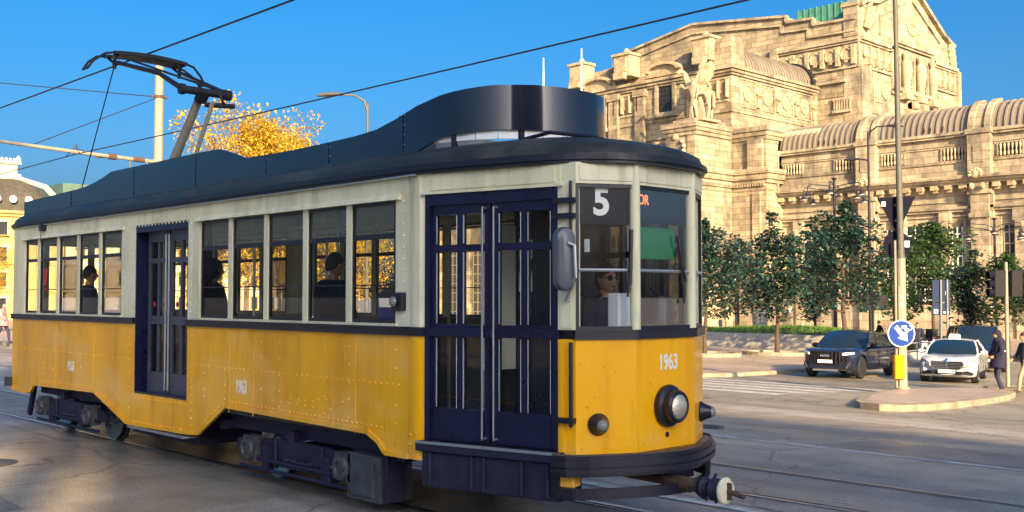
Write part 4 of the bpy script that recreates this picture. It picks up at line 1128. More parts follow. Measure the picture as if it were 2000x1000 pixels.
for dx in (-.17, .17):
    vs = [(HX+dx, yo(-.56 + 1.12*i/10), HZ_ - .035*((i-5)/5)**2 + .0) for i in range(11)]
    for a, c in zip(vs, vs[1:]): mb.bar(a, c, .055, .05)
mb.grid(lambda u, v: (HX-.16+.32*u, yo(-.56+1.12*v), HZ_-.028-.035*((v-.5)*2)**2), 2, 10)
for yv in (-.5, .5): mb.tube([(HX-.17, yo(yv), HZ_-.05), (HX, yo(yv), HZ_-.14), (HX+.17, yo(yv), HZ_-.05)], .02, 6); mb.lathe([(.03,0),(.03,.12)], (HX+.05, yo(yv), HZ_-.24), (0,0,1), 8)
mb.build('collector_shoe', M['dpole'], pt_)
mb = MB()
for sgn in (-1, 1):
    for dx in (-.17, .17):
        mb.tube([(HX+dx, yo(sgn*.55), HZ_-.03), (HX+dx*.9, yo(sgn*.68), HZ_-.06), (HX+dx*.6, yo(sgn*.82), HZ_-.17), (HX+dx*.5, yo(sgn*.90), HZ_-.29)], .018, 7)
    mb.tube([(HX-.085, yo(sgn*.90), HZ_-.29), (HX+.085, yo(sgn*.90), HZ_-.29)], .018, 7)
mb.build('collector_horn', M['dpole'], pt_)
mb = MB(); mb.tube([(HX+.05, yo(-.5), HZ_-.2), (-16.3, yo(-.4), 3.6)], .009, 5); mb.build('pull_rope', M['wire'], pt_)
# ------------------------------------------------------------------ skinned figures (people and statues)
def skin_raw(nodes, edges, root, sub=1, smooth=0.):
    """nodes {name: (pos, r)}; grows one surface and returns it as a mesh"""
    names = list(nodes); idx = {n: i for i, n in enumerate(names)}
    me = bpy.data.meshes.new('skin'); me.from_pydata([tuple(nodes[n][0]) for n in names], [(idx[a], idx[b]) for a, b in edges], [])
    o = bpy.data.objects.new('skin', me); COL.objects.link(o)
    md = o.modifiers.new('s', 'SKIN'); md.branch_smoothing = smooth
    for i, n in enumerate(names):
        r = nodes[n][1]; sv = me.skin_vertices[0].data[i]
        sv.radius = (r, r) if not isinstance(r, tuple) else r; sv.use_root = (n == root)
    if sub:
        s = o.modifiers.new('u', 'SUBSURF'); s.levels = sub; s.render_levels = sub
    dg = bpy.context.evaluated_depsgraph_get()
    out = bpy.data.meshes.new_from_object(o.evaluated_get(dg))
    bpy.data.objects.remove(o); bpy.data.meshes.remove(me)
    return out
def mesh_to_mb(mb, me, fn=None, m=0):
    n = len(mb.v)
    mb.v += [tuple(v.co) for v in me.vertices]
    for p in me.polygons:
        mb.f.append([n + i for i in p.vertices]); mb.m.append(fn(p.center) if fn else m); mb.sm.append(True)
# ------------------------------------------------------------------ the station
st = thing('railway_station', 'huge ornate pale stone railway station with ribbed roofs, a statue and a carved gable', 'station', (-66, 100, gz(100)))
def vault(x0, x1, yf, zf, r, ribs, mats, axis='x', lip=.25):
    """quarter barrel roof with ribs; axis x runs along X with its eave at y=yf, axis y runs along Y with its eave at x=yf facing +X"""
    mb = MB()
    def pt(u, a, rr=0.):
        h = (r+rr)*(1-cos(a)) - rr*1.0; v = (r+rr)*sin(a)
        return (u, yf + h, zf + v) if axis == 'x' else (yf - h, u, zf + v)
    n = 10
    mb.grid(lambda u, v: pt(x0+(x1-x0)*u, v*pi/2), 1, n)
    w = (x1-x0)/ribs
    for k in range(ribs+1):
        c = x0 + w*k; a0 = max(x0, c-w*.13); a1 = min(x1, c+w*.13)
        for j in range(n):
            t0, t1 = j/n*pi/2, (j+1)/n*pi/2
            A = [pt(a0,t0), pt(a1,t0), pt(a1,t1), pt(a0,t1)]; B = [pt(a0,t0,.13), pt(a1,t0,.13), pt(a1,t1,.13), pt(a0,t1,.13)]
            mb.add(A+B, [(4,5,6,7),(0,1,5,4),(2,3,7,6),(1,2,6,5),(3,0,4,7)])
    # flat top behind
    if axis == 'x': mb.box(x0, x1, yf+r, yf+r+5, zf+r-.3, zf+r+.02)
    else: mb.box(yf-r-4, yf-r, x0, x1, zf+r-.3, zf+r+.02)
    return mb
def moulding(mb, a0, a1, face, zs, axis='x', sgn=-1):
    """stack of bands: zs list of (z0, z1, projection)"""
    for z0, z1, p in zs:
        if axis == 'x': mb.box(a0, a1, face, face + sgn*p, z0, z1)
        else: mb.box(face, face + sgn*p, a0, a1, z0, z1)
def roundel(mb, o, nrm, r, carved=True, seed=0):
    """medallion: ring and a lumpy relief head"""
    mb.lathe([(r,0),(r,.14),(r*.84,.16),(r*.8,.05),(.01,.05)], o, nrm, 20)
    if carved:
        rg = random.Random(seed); o = Vector(o); n = Vector(nrm).normalized(); a = n.orthogonal().normalized(); a = Vector((0,0,1)).cross(n); up = Vector((0,0,1))
        for k in range(5):
            q = o + a*rg.uniform(-.3,.3)*r + up*rg.uniform(-.45,.45)*r
            s_ = r*rg.uniform(.18,.34); mb.lathe([(s_,.02),(s_*.8,s_*.5),(s_*.3,s_*.75),(.01,s_*.8)], q, nrm, 8)
BP = 11.35; YW = 100.
PX = [-63.1 + BP*k for k in range(7)]
wall = MB(); wall.box(-64, 6, YW, YW+12, -3, 17.2); 
wall.box(-64, 6, YW-.25, YW, -3, 1.2)
wall.build('wing_wall', M['stone_l'], st)
for k, x in enumerate(PX):
    mb = MB(); w_ = .85 if k else 1.0
    mb.box(x-w_, x+w_, YW-.75, YW, -3, 12.6); mb.box(x-w_-.3, x+w_+.3, YW-.5, YW, -3, 12.4)
    mb.box(x-w_-.25, x+w_+.25, YW-.9, YW-.001, 11.6, 12.0); mb.box(x-w_-.1, x+w_+.1, YW-.95, YW, 9.4, 9.8)
    mb.box(x-w_-.2, x+w_+.2, YW-.8, YW, 13.45, 17.3); mb.box(x-w_*.6, x+w_*.6, YW-.88, YW-.8, 14.6, 16.2); mb.box(x-w_-.35, x+w_+.35, YW-.95, YW, 17.3, 17.75)
    mb.box(x-w_+.55, x+w_+.5, YW-1.15, YW-.95, 13.45, 17.3) if k == 0 else None
    mb.build('pier', M['stone_l'], st)
    # arched band over the roof at the pier
    mb = MB(); r = 2.75
    for j in range(10):
        t0, t1 = j/10*pi/2, (j+1)/10*pi/2
        q = lambda t, rr: (YW-.3 + r*(1-cos(t)) - rr*cos(t), 17.7 + (r+rr)*sin(t))
        for (xa, xb, h) in ((x-w_-.2, x-w_+.35, .42), (x-w_+.35, x+w_-.35, .22), (x+w_-.35, x+w_+.2, .42)):
            a, b_, c, d = q(t0, 0), q(t1, 0), q(t1, h), q(t0, h)
            mb.add([(xa,*a),(xa,*b_),(xa,*c),(xa,*d),(xb,*a),(xb,*b_),(xb,*c),(xb,*d)], [(0,1,2,3),(7,6,5,4),(3,2,6,7),(0,3,7,4),(1,5,6,2)])
    mb.build('roof_band', M['stone_l'], st)
    mb = MB(); mb.lathe([(.55,0),(.5,.25),(.2,.45),(.05,.5)], (x, YW-1.35, 13.5), (0,-1,.3), 12)
    for j in range(7): a = j*pi/6; mb.tube([(x, YW-1.6, 13.3), (x+.6*cos(a), YW-1.7, 13.3+.6*sin(a))], [.08,.14], 6)
    for sx in (-.5,.5): mb.lathe([(.3,-.12),(.34,0),(.3,.12)], (x+sx, YW-1.25, 12.3), (1,0,0), 10)
    mb.build('shell_ornament', M['carve'], st)
for k in range(6):
    x0, x1 = PX[k]+.85, PX[k+1]-.85
    rf = vault(x0+.2, x1-.2, YW-.3, 17.7, 2.75, 15, None); rf.build('vault_roof', M['lead'], st)
    mb = MB()
    moulding(mb, x0, x1, YW, [(17.2,17.45,.35),(17.45,17.72,.5),(16.45,16.6,.12),(14.75,14.9,.14),(13.4,14.1,.22)])
    moulding(mb, x0-.85, x1+.85, YW, [(12.62,12.85,.75),(12.85,13.1,1.05),(13.1,13.42,1.35)]) if k < 6 else None
    mb.build('cornice', M['stone_l'], st)
    n = 7
    for j in range(n):
        mb = MB(); c = x0 + (x1-x0)*(j+.5)/n; mb.box(c-.32, c+.32, YW-.95, YW-.002, 12.2, 12.6); mb.box(c-.26, c+.26, YW-.6, YW-.001, 11.95, 12.2); mb.build('console', M['carve'], st)
    # recessed attic panel with two pierced grilles
    mb = MB(); mb.box(x0+.3, x1-.3, YW-.1, YW-.003, 14.95, 15.05); mb.box(x0+.3, x1-.3, YW-.1, YW-.003, 16.25, 16.4)
    for c in (x0+.75, x1-.75-2.1): mb.box(c-.18, c-.02, YW-.16, YW-.004, 15.05, 16.25); mb.box(c+2.12, c+2.28, YW-.16, YW-.004, 15.05, 16.25)
    mb.build('attic_panel', M['stone_l'], st)
    for c in (x0+.75, x1-.75-2.1):
        mb = MB(); mb.box(c, c+2.1, YW-.02, YW-.005, 15.08, 16.22, 1)
        for j in range(6):
            q = c + .175 + j*.35
            mb.lathe([(.06,0),(.13,.12),(.10,.35),(.05,.5),(.10,.75),(.13,1.0),(.06,1.14)], (q, YW-.14, 15.08), (0,0,1), 8)
        mb.build('balustrade_grille', [M['carve'], M['winglass']], st)
    # lintel steps, openings
    mb = MB()
    moulding(mb, x0, x1, YW, [(10.3,10.55,.5),(10.05,10.3,.32),(9.6,9.75,.18),(11.0,11.1,.15)])
    c = (x0+x1)/2
    for q in (c-2.25, c+2.25):
        mb.box(q-.4, q+.4, YW-.45, YW, -3, 9.2); mb.box(q-.55, q+.55, YW-.6, YW, 9.0, 10.05); mb.box(q-.3, q+.3, YW-.7, YW, 8.4, 9.0)
    for q in (c-4.2, c+4.2): mb.box(q-.3, q+.3, YW-.3, YW, -3, 9.4)
    mb.build('opening_frame', M['stone_l'], st)
    for a, b_, z0, z1, nx in ((c-1.75, c+1.75, -1.5, 8.9, 4), (c-3.75, c-2.8, -1.5, 8.6, 2), (c+2.8, c+3.75, -1.5, 8.6, 2)):
        f = MB(); f.box(a, b_, YW-.06, YW-.004, z0, z1)
        w_ = f.build('window', M['winglass'], st)
        f = MB()
        for j in range(nx+1): q = a + (b_-a)*j/nx; f.box(q-.05, q+.05, YW-.12, YW-.062, z0, z1)
        z = z0
        while z < z1: f.box(a, b_, YW-.115, YW-.0625, z-.05, z+.05); z += 1.05
        f.build('window_bars', M['white'] if k % 2 else M['pole'], w_)
    mb = MB()
    for q in (c-4.95, c+4.95): mb.lathe([(.42,0),(.45,.1),(.3,.16),(.22,.08)], (q, YW, 8.2), (0,-1,0), 14); mb.lathe([(.2,0),(.16,.2),(.02,.26)], (q, YW, 8.2), (0,-1,0), 8)
    mb.build('wreath', M['carve'], st)
# podium blocks with the statue
mb = MB()
mb.box(-70, -66.3, 90.4, 97, -3, 20.3); 
for z0, z1, p in ((19.2,19.6,.18),(19.6,20.0,.34),(20.0,20.5,.5),(14.2,14.6,.25),(14.6,15.2,.55),(15.2,15.7,.75),(13.4,13.8,.1)):
    mb.box(-70-p, -66.3+p, 90.4-p, 97, z0, z1)
mb.box(-69.3, -66.9, 91, 97, 20.5, 21.1)
for j in range(20): mb.box(-66.3, -65.9, 90.6+j*.33, 90.75+j*.33, 13.85, 14.2)
for j in range(11): mb.box(-69.9+j*.33, -69.75+j*.33, 90.0, 90.4, 13.85, 14.2)
mb.box(-67.3, -66.29, 90.39-.1, 91.4, 15.7, 19.2); mb.box(-70.05, -69.1, 90.39-.1, 91.4, 15.7, 19.2)
mb.build('podium', M['stone'], st)
mb = MB(); mb.box(-66.3, -61.9, 97, 100.2, -3, 20.0)
for z0, z1, p in ((18.9,19.3,.15),(19.3,19.8,.3),(19.8,20.3,.45),(14.2,14.6,.25),(14.6,15.2,.5),(15.2,15.7,.7),(13.4,13.8,.1)): mb.box(-66.29, -61.9+p, 97-p, 100.2, z0, z1)
for j in range(13): mb.box(-66.1+j*.33, -65.95+j*.33, 96.6, 97, 13.85, 14.2)
mb.box(-64.0, -62.2, 96.55, 97, 15.7, 18.9); mb.box(-63.6, -62.6, 96.8, 97, 3, 13.2)
mb.build('podium', M['stone'], st)
rg = random.Random(5)
mb = MB()   # carved figure relief on the podium front
for j in range(14):
    q = (-68.15 + rg.uniform(-.7,.7), 90.35, 12 + j*.55); s_ = rg.uniform(.25,.5); mb.lathe([(s_,0),(s_*.8,.2),(.05,.35)], q, (0,-1,0), 8)
mb.build('relief_figure', M['carve'], st)
def statue(px, py, pz, H):
    """groom leading a winged horse, carved as one stone group"""
    k = H / 6.3
    def V(x, y, z): return Vector((px + x*k, py + y*k, pz + z*k))
    nd = {'b': (V(.6,.3,3.2), .62*k), 'c': (V(-.5,-.1,3.4), .68*k), 'n1': (V(-.95,-.4,4.3), .42*k), 'n2': (V(-1.15,-.6,5.2), .30*k), 'h': (V(-1.45,-.9,5.55), .27*k), 'm': (V(-1.75,-1.25,5.1), .17*k),
          'r': (V(1.25,.5,3.3), .55*k), 'f1': (V(-.75,-.45,2.2), .24*k), 'f2': (V(-.85,-.5,1.1), .15*k), 'f3': (V(-.8,-.6,.1), .18*k),
          'g1': (V(-.35,.25,2.3), .24*k), 'g2': (V(-.4,.25,1.1), .15*k), 'g3': (V(-.35,.2,.1), .18*k),
          'h1': (V(1.3,.15,2.2), .32*k), 'h2': (V(1.55,.1,1.3), .16*k), 'h3': (V(1.35,0,.1), .18*k),
          'i1': (V(1.15,.8,2.2), .32*k), 'i2': (V(1.4,.8,1.3), .16*k), 'i3': (V(1.25,.75,.1), .18*k), 't': (V(1.75,.6,2.6), .2*k), 't2': (V(1.8,.5,1.2), .16*k)}
    ed = [('b','c'),('c','n1'),('n1','n2'),('n2','h'),('h','m'),('b','r'),('c','f1'),('f1','f2'),('f2','f3'),('c','g1'),('g1','g2'),('g2','g3'),('r','h1'),('h1','h2'),('h2','h3'),('r','i1'),('i1','i2'),('i2','i3'),('r','t'),('t','t2')]
    mb = MB(); mesh_to_mb(mb, skin_raw(nd, ed, 'b', 1))
    # man beside it
    nd = {'p': (V(.35,-1.0,2.0), .3*k), 's': (V(.3,-1.0,2.7), .36*k), 'c': (V(.25,-1.0,3.3), .42*k), 'n': (V(.22,-1.0,3.85), .17*k), 'h': (V(.2,-1.05,4.25), .28*k), 'h2': (V(.2,-1.05,4.5), .2*k),
          'l1': (V(.1,-1.05,1.1), .2*k), 'l2': (V(.15,-1.0,.1), .15*k), 'r1': (V(.65,-1.1,1.1), .2*k), 'r2': (V(.7,-1.0,.1), .15*k),
          'a1': (V(-.25,-1.0,3.55), .18*k), 'a2': (V(-.8,-1.1,3.4), .13*k), 'a3': (V(-1.3,-1.2,4.0), .11*k), 'd1': (V(.75,-1.0,3.5), .18*k), 'd2': (V(.95,-1.15,2.8), .14*k), 'd3': (V(.8,-1.3,2.2), .12*k)}
    ed = [('p','s'),('s','c'),('c','n'),('n','h'),('h','h2'),('p','l1'),('l1','l2'),('p','r1'),('r1','r2'),('c','a1'),('a1','a2'),('a2','a3'),('c','d1'),('d1','d2'),('d2','d3')]
    mesh_to_mb(mb, skin_raw(nd, ed, 'p', 1))
    # raised wings, feather by feather
    for side in (-.25, .55):
        for j in range(9):
            a = R(38 + j*9); L_ = (2.3 + .5*sin(j*.5))*k
            p0 = V(.1 + j*.09, side, 3.7 + .05*j); p1 = p0 + Vector((cos(a)*.75, .15 + side*.2, sin(a)))*L_; mb.tube([p0, p0.lerp(p1,.5), p1], [.22*k,.24*k,.06*k], 6)
        mb.tube([V(0,side,3.6), V(.2,side,4.6), V(.75,side,5.4)], [.3*k,.25*k,.1*k], 8)
    # drapery and the block
    for j in range(6): mb.tube([V(.4+.12*j,-.55,2.0), V(.3+.2*j,-.5,.1)], [.16*k,.2*k], 6)
    mb.box(px-1.9*k, px+1.9*k, py-1.7*k, py+1.6*k, pz-.25*k, pz)
    return mb
statue(-68.1, 93.2, 21.1, 6.4).build('statue', M['carve'], st)
# lower front block to the left of the podium
mb = MB(); mb.box(-120, -70, 93, 110, -3, 18.6)
for z0, z1, p in ((17.6,18.0,.25),(18.0,18.5,.5),(18.5,19.0,.75),(13.4,14.0,.3)): mb.box(-120, -70.6, 93-p, 94, z0, z1)
for j in range(60): mb.box(-99+j*.45, -98.8+j*.45, 92.55, 93, 17.25, 17.6)
for x in range(-118, -72, 6): mb.box(x-.9, x+.9, 92.5, 93, -3, 17.2)
mb.build('front_block', M['stone'], st)
for j, x in enumerate(range(-115, -72, 6)):
    mb = MB(); mb.box(x-1.4, x+1.4, 92.93, 92.99, -1.5, 9); 
    w_ = mb.build('window', M['winglass'], st)
    mb = MB()
    for q in range(4): mb.box(x-1.4+q*.93-.05, x-1.4+q*.93+.05, 92.88, 92.928, -1.5, 9)
    for q in range(9): mb.box(x-1.4, x+1.4, 92.885, 92.9285, -1.3+q*1.25, -1.2+q*1.25)
    mb.build('window_bars', M['pole'], w_)
# pavilion behind the statue
XE = -66.3
mb = MB(); mb.box(-92, XE, 97, 115, -3, 26.9)
for z0, z1, p in ((22.4,22.7,.15),(26.5,26.8,.2),(26.8,27.15,.4),(27.15,27.5,.6),(20.3,20.9,.2)): mb.box(-92-p, XE+p, 97-p, 115, z0, z1)
for x in (-71.0, -78.9, -83.0, -90.0): mb.box(x-.7, x+.7, 96.5, 97, 18, 26.5); mb.box(x-.9, x+.9, 96.3, 97, 25.7, 26.5)
mb.box(-91, -69, 98.5, 112, 27.5, 29.3); mb.box(-88, -71.5, 98.2, 100, 27.5, 30.2)
mb.box(XE-2.4, XE+.12, 96.9, 99.4, 27.5, 30.3); mb.box(XE-2.1, XE+.02, 97.05, 99.2, 30.3, 30.8)
mb.box(XE-.9, XE+.15, 114.2, 116.0, 18, 28.6)
mb.build('pavilion', M['stone'], st)
for x, w_, s_ in ((-69.6, 1.2, 0), (-81.2, 1.2, 1), (-88.5, 1.2, 2)):
    mb = MB(); mb.box(x-w_, x+w_, 96.0, 98, 28.4, 30.9); mb.box(x-w_-.2, x+w_+.2, 95.8, 98, 30.9, 31.2); mb.box(x-w_+.4, x+w_-.4, 95.4, 96, 28.0, 28.8); mb.box(x-w_+.3, x+w_-.3, 95.7, 96.0, 28.9, 30.6)
    mb.lathe([(.3,0),(.45,.3),(.2,.7),(.02,.8)], (x, 97, 31.2), (0,0,1), 10)
    mb.build('attic_block', M['carve'], st)
for x, w_, z in ((-75.3, 2.6, 28.2), (-85.5, 2.6, 27.9)):       # segmental hoods over the windows
    mb = MB(); n = 12; out = []
    for j in range(n+1): a = pi*j/n; out.append((x + w_*cos(a), z + w_*.42*sin(a)))
    inn = [(x + (w_-.5)*cos(pi*j/n), z + (w_*.42-.35)*sin(pi*j/n)) for j in range(n+1)]
    mb.prism(out + [(x-w_, z-.5), (x+w_, z-.5)], lambda u, v, k: (u, 96.6+.39*k, v)); mb.prism(out + inn[::-1], lambda u, v, k: (u, 96.1+.5*k, v))
    mb.build('window_hood', M['carve'], st)
def lattice(x0, x1, z0, z1, face, nx, nz, axis='x', sgn=-1):
    f = MB()
    if axis == 'x': f.box(x0, x1, face+sgn*.03, face+sgn*.004, z0, z1)
    else: f.box(face+sgn*.03, face+sgn*.004, x0, x1, z0, z1)
    w_ = f.build('window', M['winglass'], st)
    f = MB()
    for j in range(nx+1):
        q = x0 + (x1-x0)*j/nx
        if axis == 'x': f.box(q-.06, q+.06, face+sgn*.1, face+sgn*.032, z0, z1)
        else: f.box(face+sgn*.1, face+sgn*.032, q-.06, q+.06, z0, z1)
    for j in range(nz+1):
        q = z0 + (z1-z0)*j/nz
        if axis == 'x': f.box(x0, x1, face+sgn*.095, face+sgn*.0325, q-.06, q+.06)
        else: f.box(face+sgn*.095, face+sgn*.0325, x0, x1, q-.06, q+.06)
    f.build('window_bars', M['dpole'] if axis == 'x' else M['stone_l'], w_)
    f = MB()
    if axis == 'x': f.box(x0-.45, x0, face+sgn*.3, face, z0, z1+.3); f.box(x1, x1+.45, face+sgn*.3, face, z0, z1+.3); f.box(x0-.6, x1+.6, face+sgn*.55, face, z0-.5, z0-.02)
    else: f.box(face, face+sgn*.3, x0-.4, x0, z0, z1+.3); f.box(face, face+sgn*.3, x1, x1+.4, z0, z1+.3); f.box(face, face+sgn*.55, x0-.6, x1+.6, z0-.5, z0-.02)
    f.build('window_surround', M['stone_l'], w_)
lattice(-76.3, -74.2, 23.4, 27.0, 97, 4, 7); lattice(-79.0+1.2, -76.9+.0, 22.0, 26.8, 97, 2, 9) if False else None
lattice(-86.0, -84.6, 22.6, 26.6, 97, 3, 7)
for x0 in (-70.2, -82.9):
    mb = MB(); mb.box(x0-.2, x0+3.6, 96.86, 96.998, 23.6, 23.8); mb.box(x0-.2, x0+3.6, 96.86, 96.998, 26.1, 26.3)
    for j in range(3): roundel(mb, (x0+.5+j*1.25, 96.99, 25.0), (0,-1,0), .6, True, j)
    for j in range(4): mb.box(x0-.12+j*1.2, x0+.05+j*1.2, 96.5, 96.99, 24.0, 26.0)
    mb.build('relief_frieze', M['carve'], st)
for j in range(4):                                             # lit right-hand face: frieze of medallions and lion heads
    y = 100.2 + j*4.0
    mb = MB(); roundel(mb, (XE, y, 24.8), (1,0,0), .95, True, j); mb.build('medallion', M['carve'], st)
    mb = MB()
    for yy in (y-1.6, y+1.4): mb.box(XE, XE+.14, yy-.08, yy+.08, 23.3, 26.3)
    mb.box(XE, XE+.12, y-1.6, y+1.4, 23.15, 23.3); mb.box(XE, XE+.12, y-1.6, y+1.4, 26.2, 26.35)
    for q in range(5): mb.lathe([(.14,0),(.1,.12),(.01,.16)], (XE, y+1.3-q*.02, 23.6+q*.55), (1,0,0), 6)
    mb.build('frieze_panel', M['stone_l'], st)
    mb = MB(); yy = y + 2.0
    mb.lathe([(.5,0),(.52,.15),(.4,.35),(.2,.55),(.02,.6)], (XE, yy, 25.2), (1,0,0), 10); mb.lathe([(.25,0),(.2,.5),(.05,.75)], (XE, yy, 24.9), (1,0,-.3), 8); mb.box(XE, XE+.25, yy-.2, yy+.2, 23.4, 24.7)
    mb.build('lion_head', M['carve'], st)
vault(99.6, 114.4, XE-.1, 27.5, 2.9, 24, None, 'y').build('vault_roof', M['lead'], st)
mb = MB(); 
for j in range(10):
    t0, t1 = j/10*pi/2, (j+1)/10*pi/2
    q = lambda t, rr: (XE-.1-2.9*(1-cos(t))+rr*cos(t), 27.5+(2.9+rr)*sin(t))
    a, b_, c, d = q(t0,0), q(t1,0), q(t1,.4), q(t0,.4)
    mb.add([(a[0],114.0,a[1]),(b_[0],114.0,b_[1]),(c[0],114.0,c[1]),(d[0],114.0,d[1]),(a[0],114.8,a[1]),(b_[0],114.8,b_[1]),(c[0],114.8,c[1]),(d[0],114.8,d[1])], [(0,1,2,3),(7,6,5,4),(3,2,6,7)])
mb.build('roof_band', M['dpole'], st)
mb = MB(); mb.poly([(-62, 97.2, 17.5), (-58, 103, 17.5), (-58, 103, 20.6), (-62, 97.2, 20.0)]) if False else None
mb.box(-62.0, -57.5, 100.3, 100.9, 15, 19.9); mb.build('parapet', M['plaster_l'], st)
# great block behind: front gable wall, right-hand gable
YT = 115.; XT = -60.8
mb = MB()
F_ = [(-101,-3),(XT,-3),(XT,35.0),(-66.5,35.2),(-66.5,36.0),(-70.2,36.2),(-70.2,37.0),(-71.2,37.1),(-84.5,38.7),(-98.8,36.4),(-99,35.2),(-101,35)]
mb.prism(F_, lambda u, v, k: (u, YT + 26.5*k, v))
mb.build('great_hall', M['stone'], st)
mb = MB()
def run(pts, dz, y0, h):
    for a, c in zip(pts, pts[1:]): mb.bar((a[0], y0, a[1]+dz), (c[0], y0, c[1]+dz), .5, h)
run([(XT,35.0),(-66.5,35.2),(-66.5,36.0),(-70.2,36.2),(-70.2,37.0),(-71.2,37.1),(-84.5,38.7),(-98.8,36.4)], .08, YT-.1, .3)
run([(XT,33.6),(-67.2,33.8),(-67.2,34.9),(-70.9,35.1),(-70.9,36.0),(-84.5,37.5),(-98.6,35.2)], 0, YT-.05, .18)
moulding(mb, -72.3, XT+.3, YT, [(32.2,32.45,.25),(32.45,32.8,.45),(29.2,29.45,.25)])
mb.box(-72.4, -71.4, YT-.5, YT, 29.2, 33.2)
mb.box(-68, -62.2, YT-.45, YT, 27.6, 28.0); mb.box(-68.3,-67.3,YT-.45,YT,25.5,28.0)
mb.box(XT-1.6, XT+.2, YT-.2, YT+1.6, 33, 37.2); mb.box(XT-1.9, XT+.35, YT-.35, YT+1.8, 36.6, 37.0)
for z in (22, 24, 26, 28.2): mb.box(-66, XT+.06, YT-.06, YT, z, z+.12)
mb.build('hall_moulding', M['stone_l'], st)
for j in range(5):
    x = -70.3 + j*2.05
    mb = MB(); mb.lathe([(.85,0),(.9,.3),(.7,.45),(.5,.3)], (x, YT, 30.9), (0,-1,0), 8); mb.box(x+.75, x+1.25, YT-.55, YT, 29.6, 31.9); mb.box(x-.2, x+.2, YT-.4, YT, 29.9, 30.6)
    mb.build('hanging_wreath', M['carve'], st)
mb = MB(); mb.box(-64.0,-61.6,YT-.35,YT,24.0,24.3); mb.box(-64.0,-61.6,YT-.35,YT,25.5,25.8)
for j in range(7): mb.box(-63.8+j*.33,-63.62+j*.33,YT-.3,YT,24.3,25.5)
mb.build('grille', M['stone_l'], st)
mb = MB()
G_ = [(114.93,-3),(141.6,-3),(141.6,34.2),(140.6,35.6),(137.4,36.7),(129.2,41.2),(127.4,41.2),(119,37.6),(116.2,37.2),(114.93,36.6)]
mb.prism(G_, lambda u, v, k: (XT + .25 - 2.0*k, u, v)); mb.build('gable', M['stone_l'], st)
mb = MB()
for a, c in zip(G_[3:], G_[4:]): mb.bar((XT+.45, a[0], a[1]+.1), (XT+.45, c[0], c[1]+.1), .7, .45)
for a, c in (((120,36.2),(127.8,39.6)),((128.8,39.6),(136.6,35.6)),((120,36.2),(120,33.9))): mb.bar((XT+.35,*a), (XT+.35,*c), .3, .2)
moulding(mb, 115, 123.2, XT+.25, [(32.2,32.45,.25),(32.45,32.85,.5),(29.2,29.5,.25)], 'y', 1); moulding(mb, 133.6, 141.6, XT+.25, [(32.2,32.45,.25),(32.45,32.85,.5),(29.2,29.5,.25)], 'y', 1)
moulding(mb, 122.4, 134.4, XT+.25, [(33.2,33.5,.3),(33.5,33.9,.55),(27.0,27.4,.3)], 'y', 1)
for y in (122.6, 134.2): mb.box(XT+.25, XT+.75, y-.3, y+.3, 32.2, 33.9)
mb.box(XT+.2, XT+.9, 141.0, 141.9, 18, 32.4); mb.box(XT+.2, XT+.6, 115, 117.4, 18, 29.2)
for y in (118.2, 118.9): mb.box(XT+.25, XT+.4, y-.1, y+.1, 25.5, 29.2)
mb.box(XT+.25, XT+.38, 118.9, 120.4, 25.5, 25.7); mb.box(XT+.25, XT+.38, 116, 119.6, 21.5, 21.7); mb.box(XT+.25, XT+.38, 116, 119.6, 24, 24.2)
# big arch
for r0, r1, p in ((8.3,8.8,.35),(6.9,7.3,.3)):
    n = 26
    for j in range(n):
        a, c = pi*j/n, pi*(j+1)/n
        pts = [(128.3+r_*cos(t), 17.6+r_*sin(t)) for r_, t in ((r0,a),(r1,a),(r1,c),(r0,c))]
        mb.prism(pts, lambda u, v, k: (XT+.25+p*k, u, v))
mb.build('gable_moulding', M['stone_l'], st)
for j in range(9):
    y = (116.2 + j*1.75) if j < 4 else (134.6 + (j-4)*1.6)
    mb = MB(); mb.lathe([(.62,0),(.66,.28),(.5,.42),(.3,.3)], (XT+.25, y, 31.0), (1,0,0), 10); mb.box(XT+.25, XT+.8, y+.55, y+.95, 29.7, 31.9); mb.box(XT+.25, XT+.55, y-.2, y+.2, 29.6, 30.5)
    mb.build('hanging_wreath', M['carve'], st)
for y in (123.9, 127.9, 131.7): lattice(y-.7, y+.7, 28.0, 31.6, XT+.25, 3, 6, 'y', 1)
for y in (125.9, 129.9, 133.4):
    mb = MB(); mb.tube([(XT+.7, y, 27.4), (XT+.8, y, 28.6), (XT+.85, y, 30.2), (XT+.8, y, 31.2), (XT+.75, y, 31.7), (XT+.75, y, 32.3), (XT+.75, y, 32.7)], [.55,.5,.75,.7,.3,.42,.2], 10); mb.box(XT+.25, XT+1.3, y-.9, y+.9, 26.6, 27.4)
    mb.build('figure_relief', M['carve'], st)
mb = MB(); roundel(mb, (XT+.25, 128.8, 36.9), (1,0,0), 1.75, True, 3); mb.build('medallion', M['carve'], st)
for y, z in ((121.4,27.3),(136.8,27.3)): mb = MB(); roundel(mb, (XT+.25, y, z), (1,0,0), 1.25, True, 8); mb.build('medallion', M['carve'], st)
mb = MB()
for y in (127.0, 129.6): mb.box(XT+.25, XT+1.3, y-.7, y+.7, 22.5, 26.3); mb.lathe([(.5,-.7),(.55,0),(.5,.7)], (XT+1.2, y, 25.9), (0,1,0), 10)
mb.tube([(XT+.8,127.2,25.5),(XT+1.0,130.5,24.6),(XT+.8,131.0,22.8)], .5, 8)
mb.build('arch_keystone', M['carve'], st)
mb = MB()
for j in range(5): s_ = .9-.12*j; mb.tube([(XT+.4, 116.4+.25*j, 34+j*.9), (XT+.6, 116.6+.25*j, 34.8+j*.9)], [s_*.6, s_*.7], 8)
mb.build('acroterion', M['carve'], st); mb = MB()
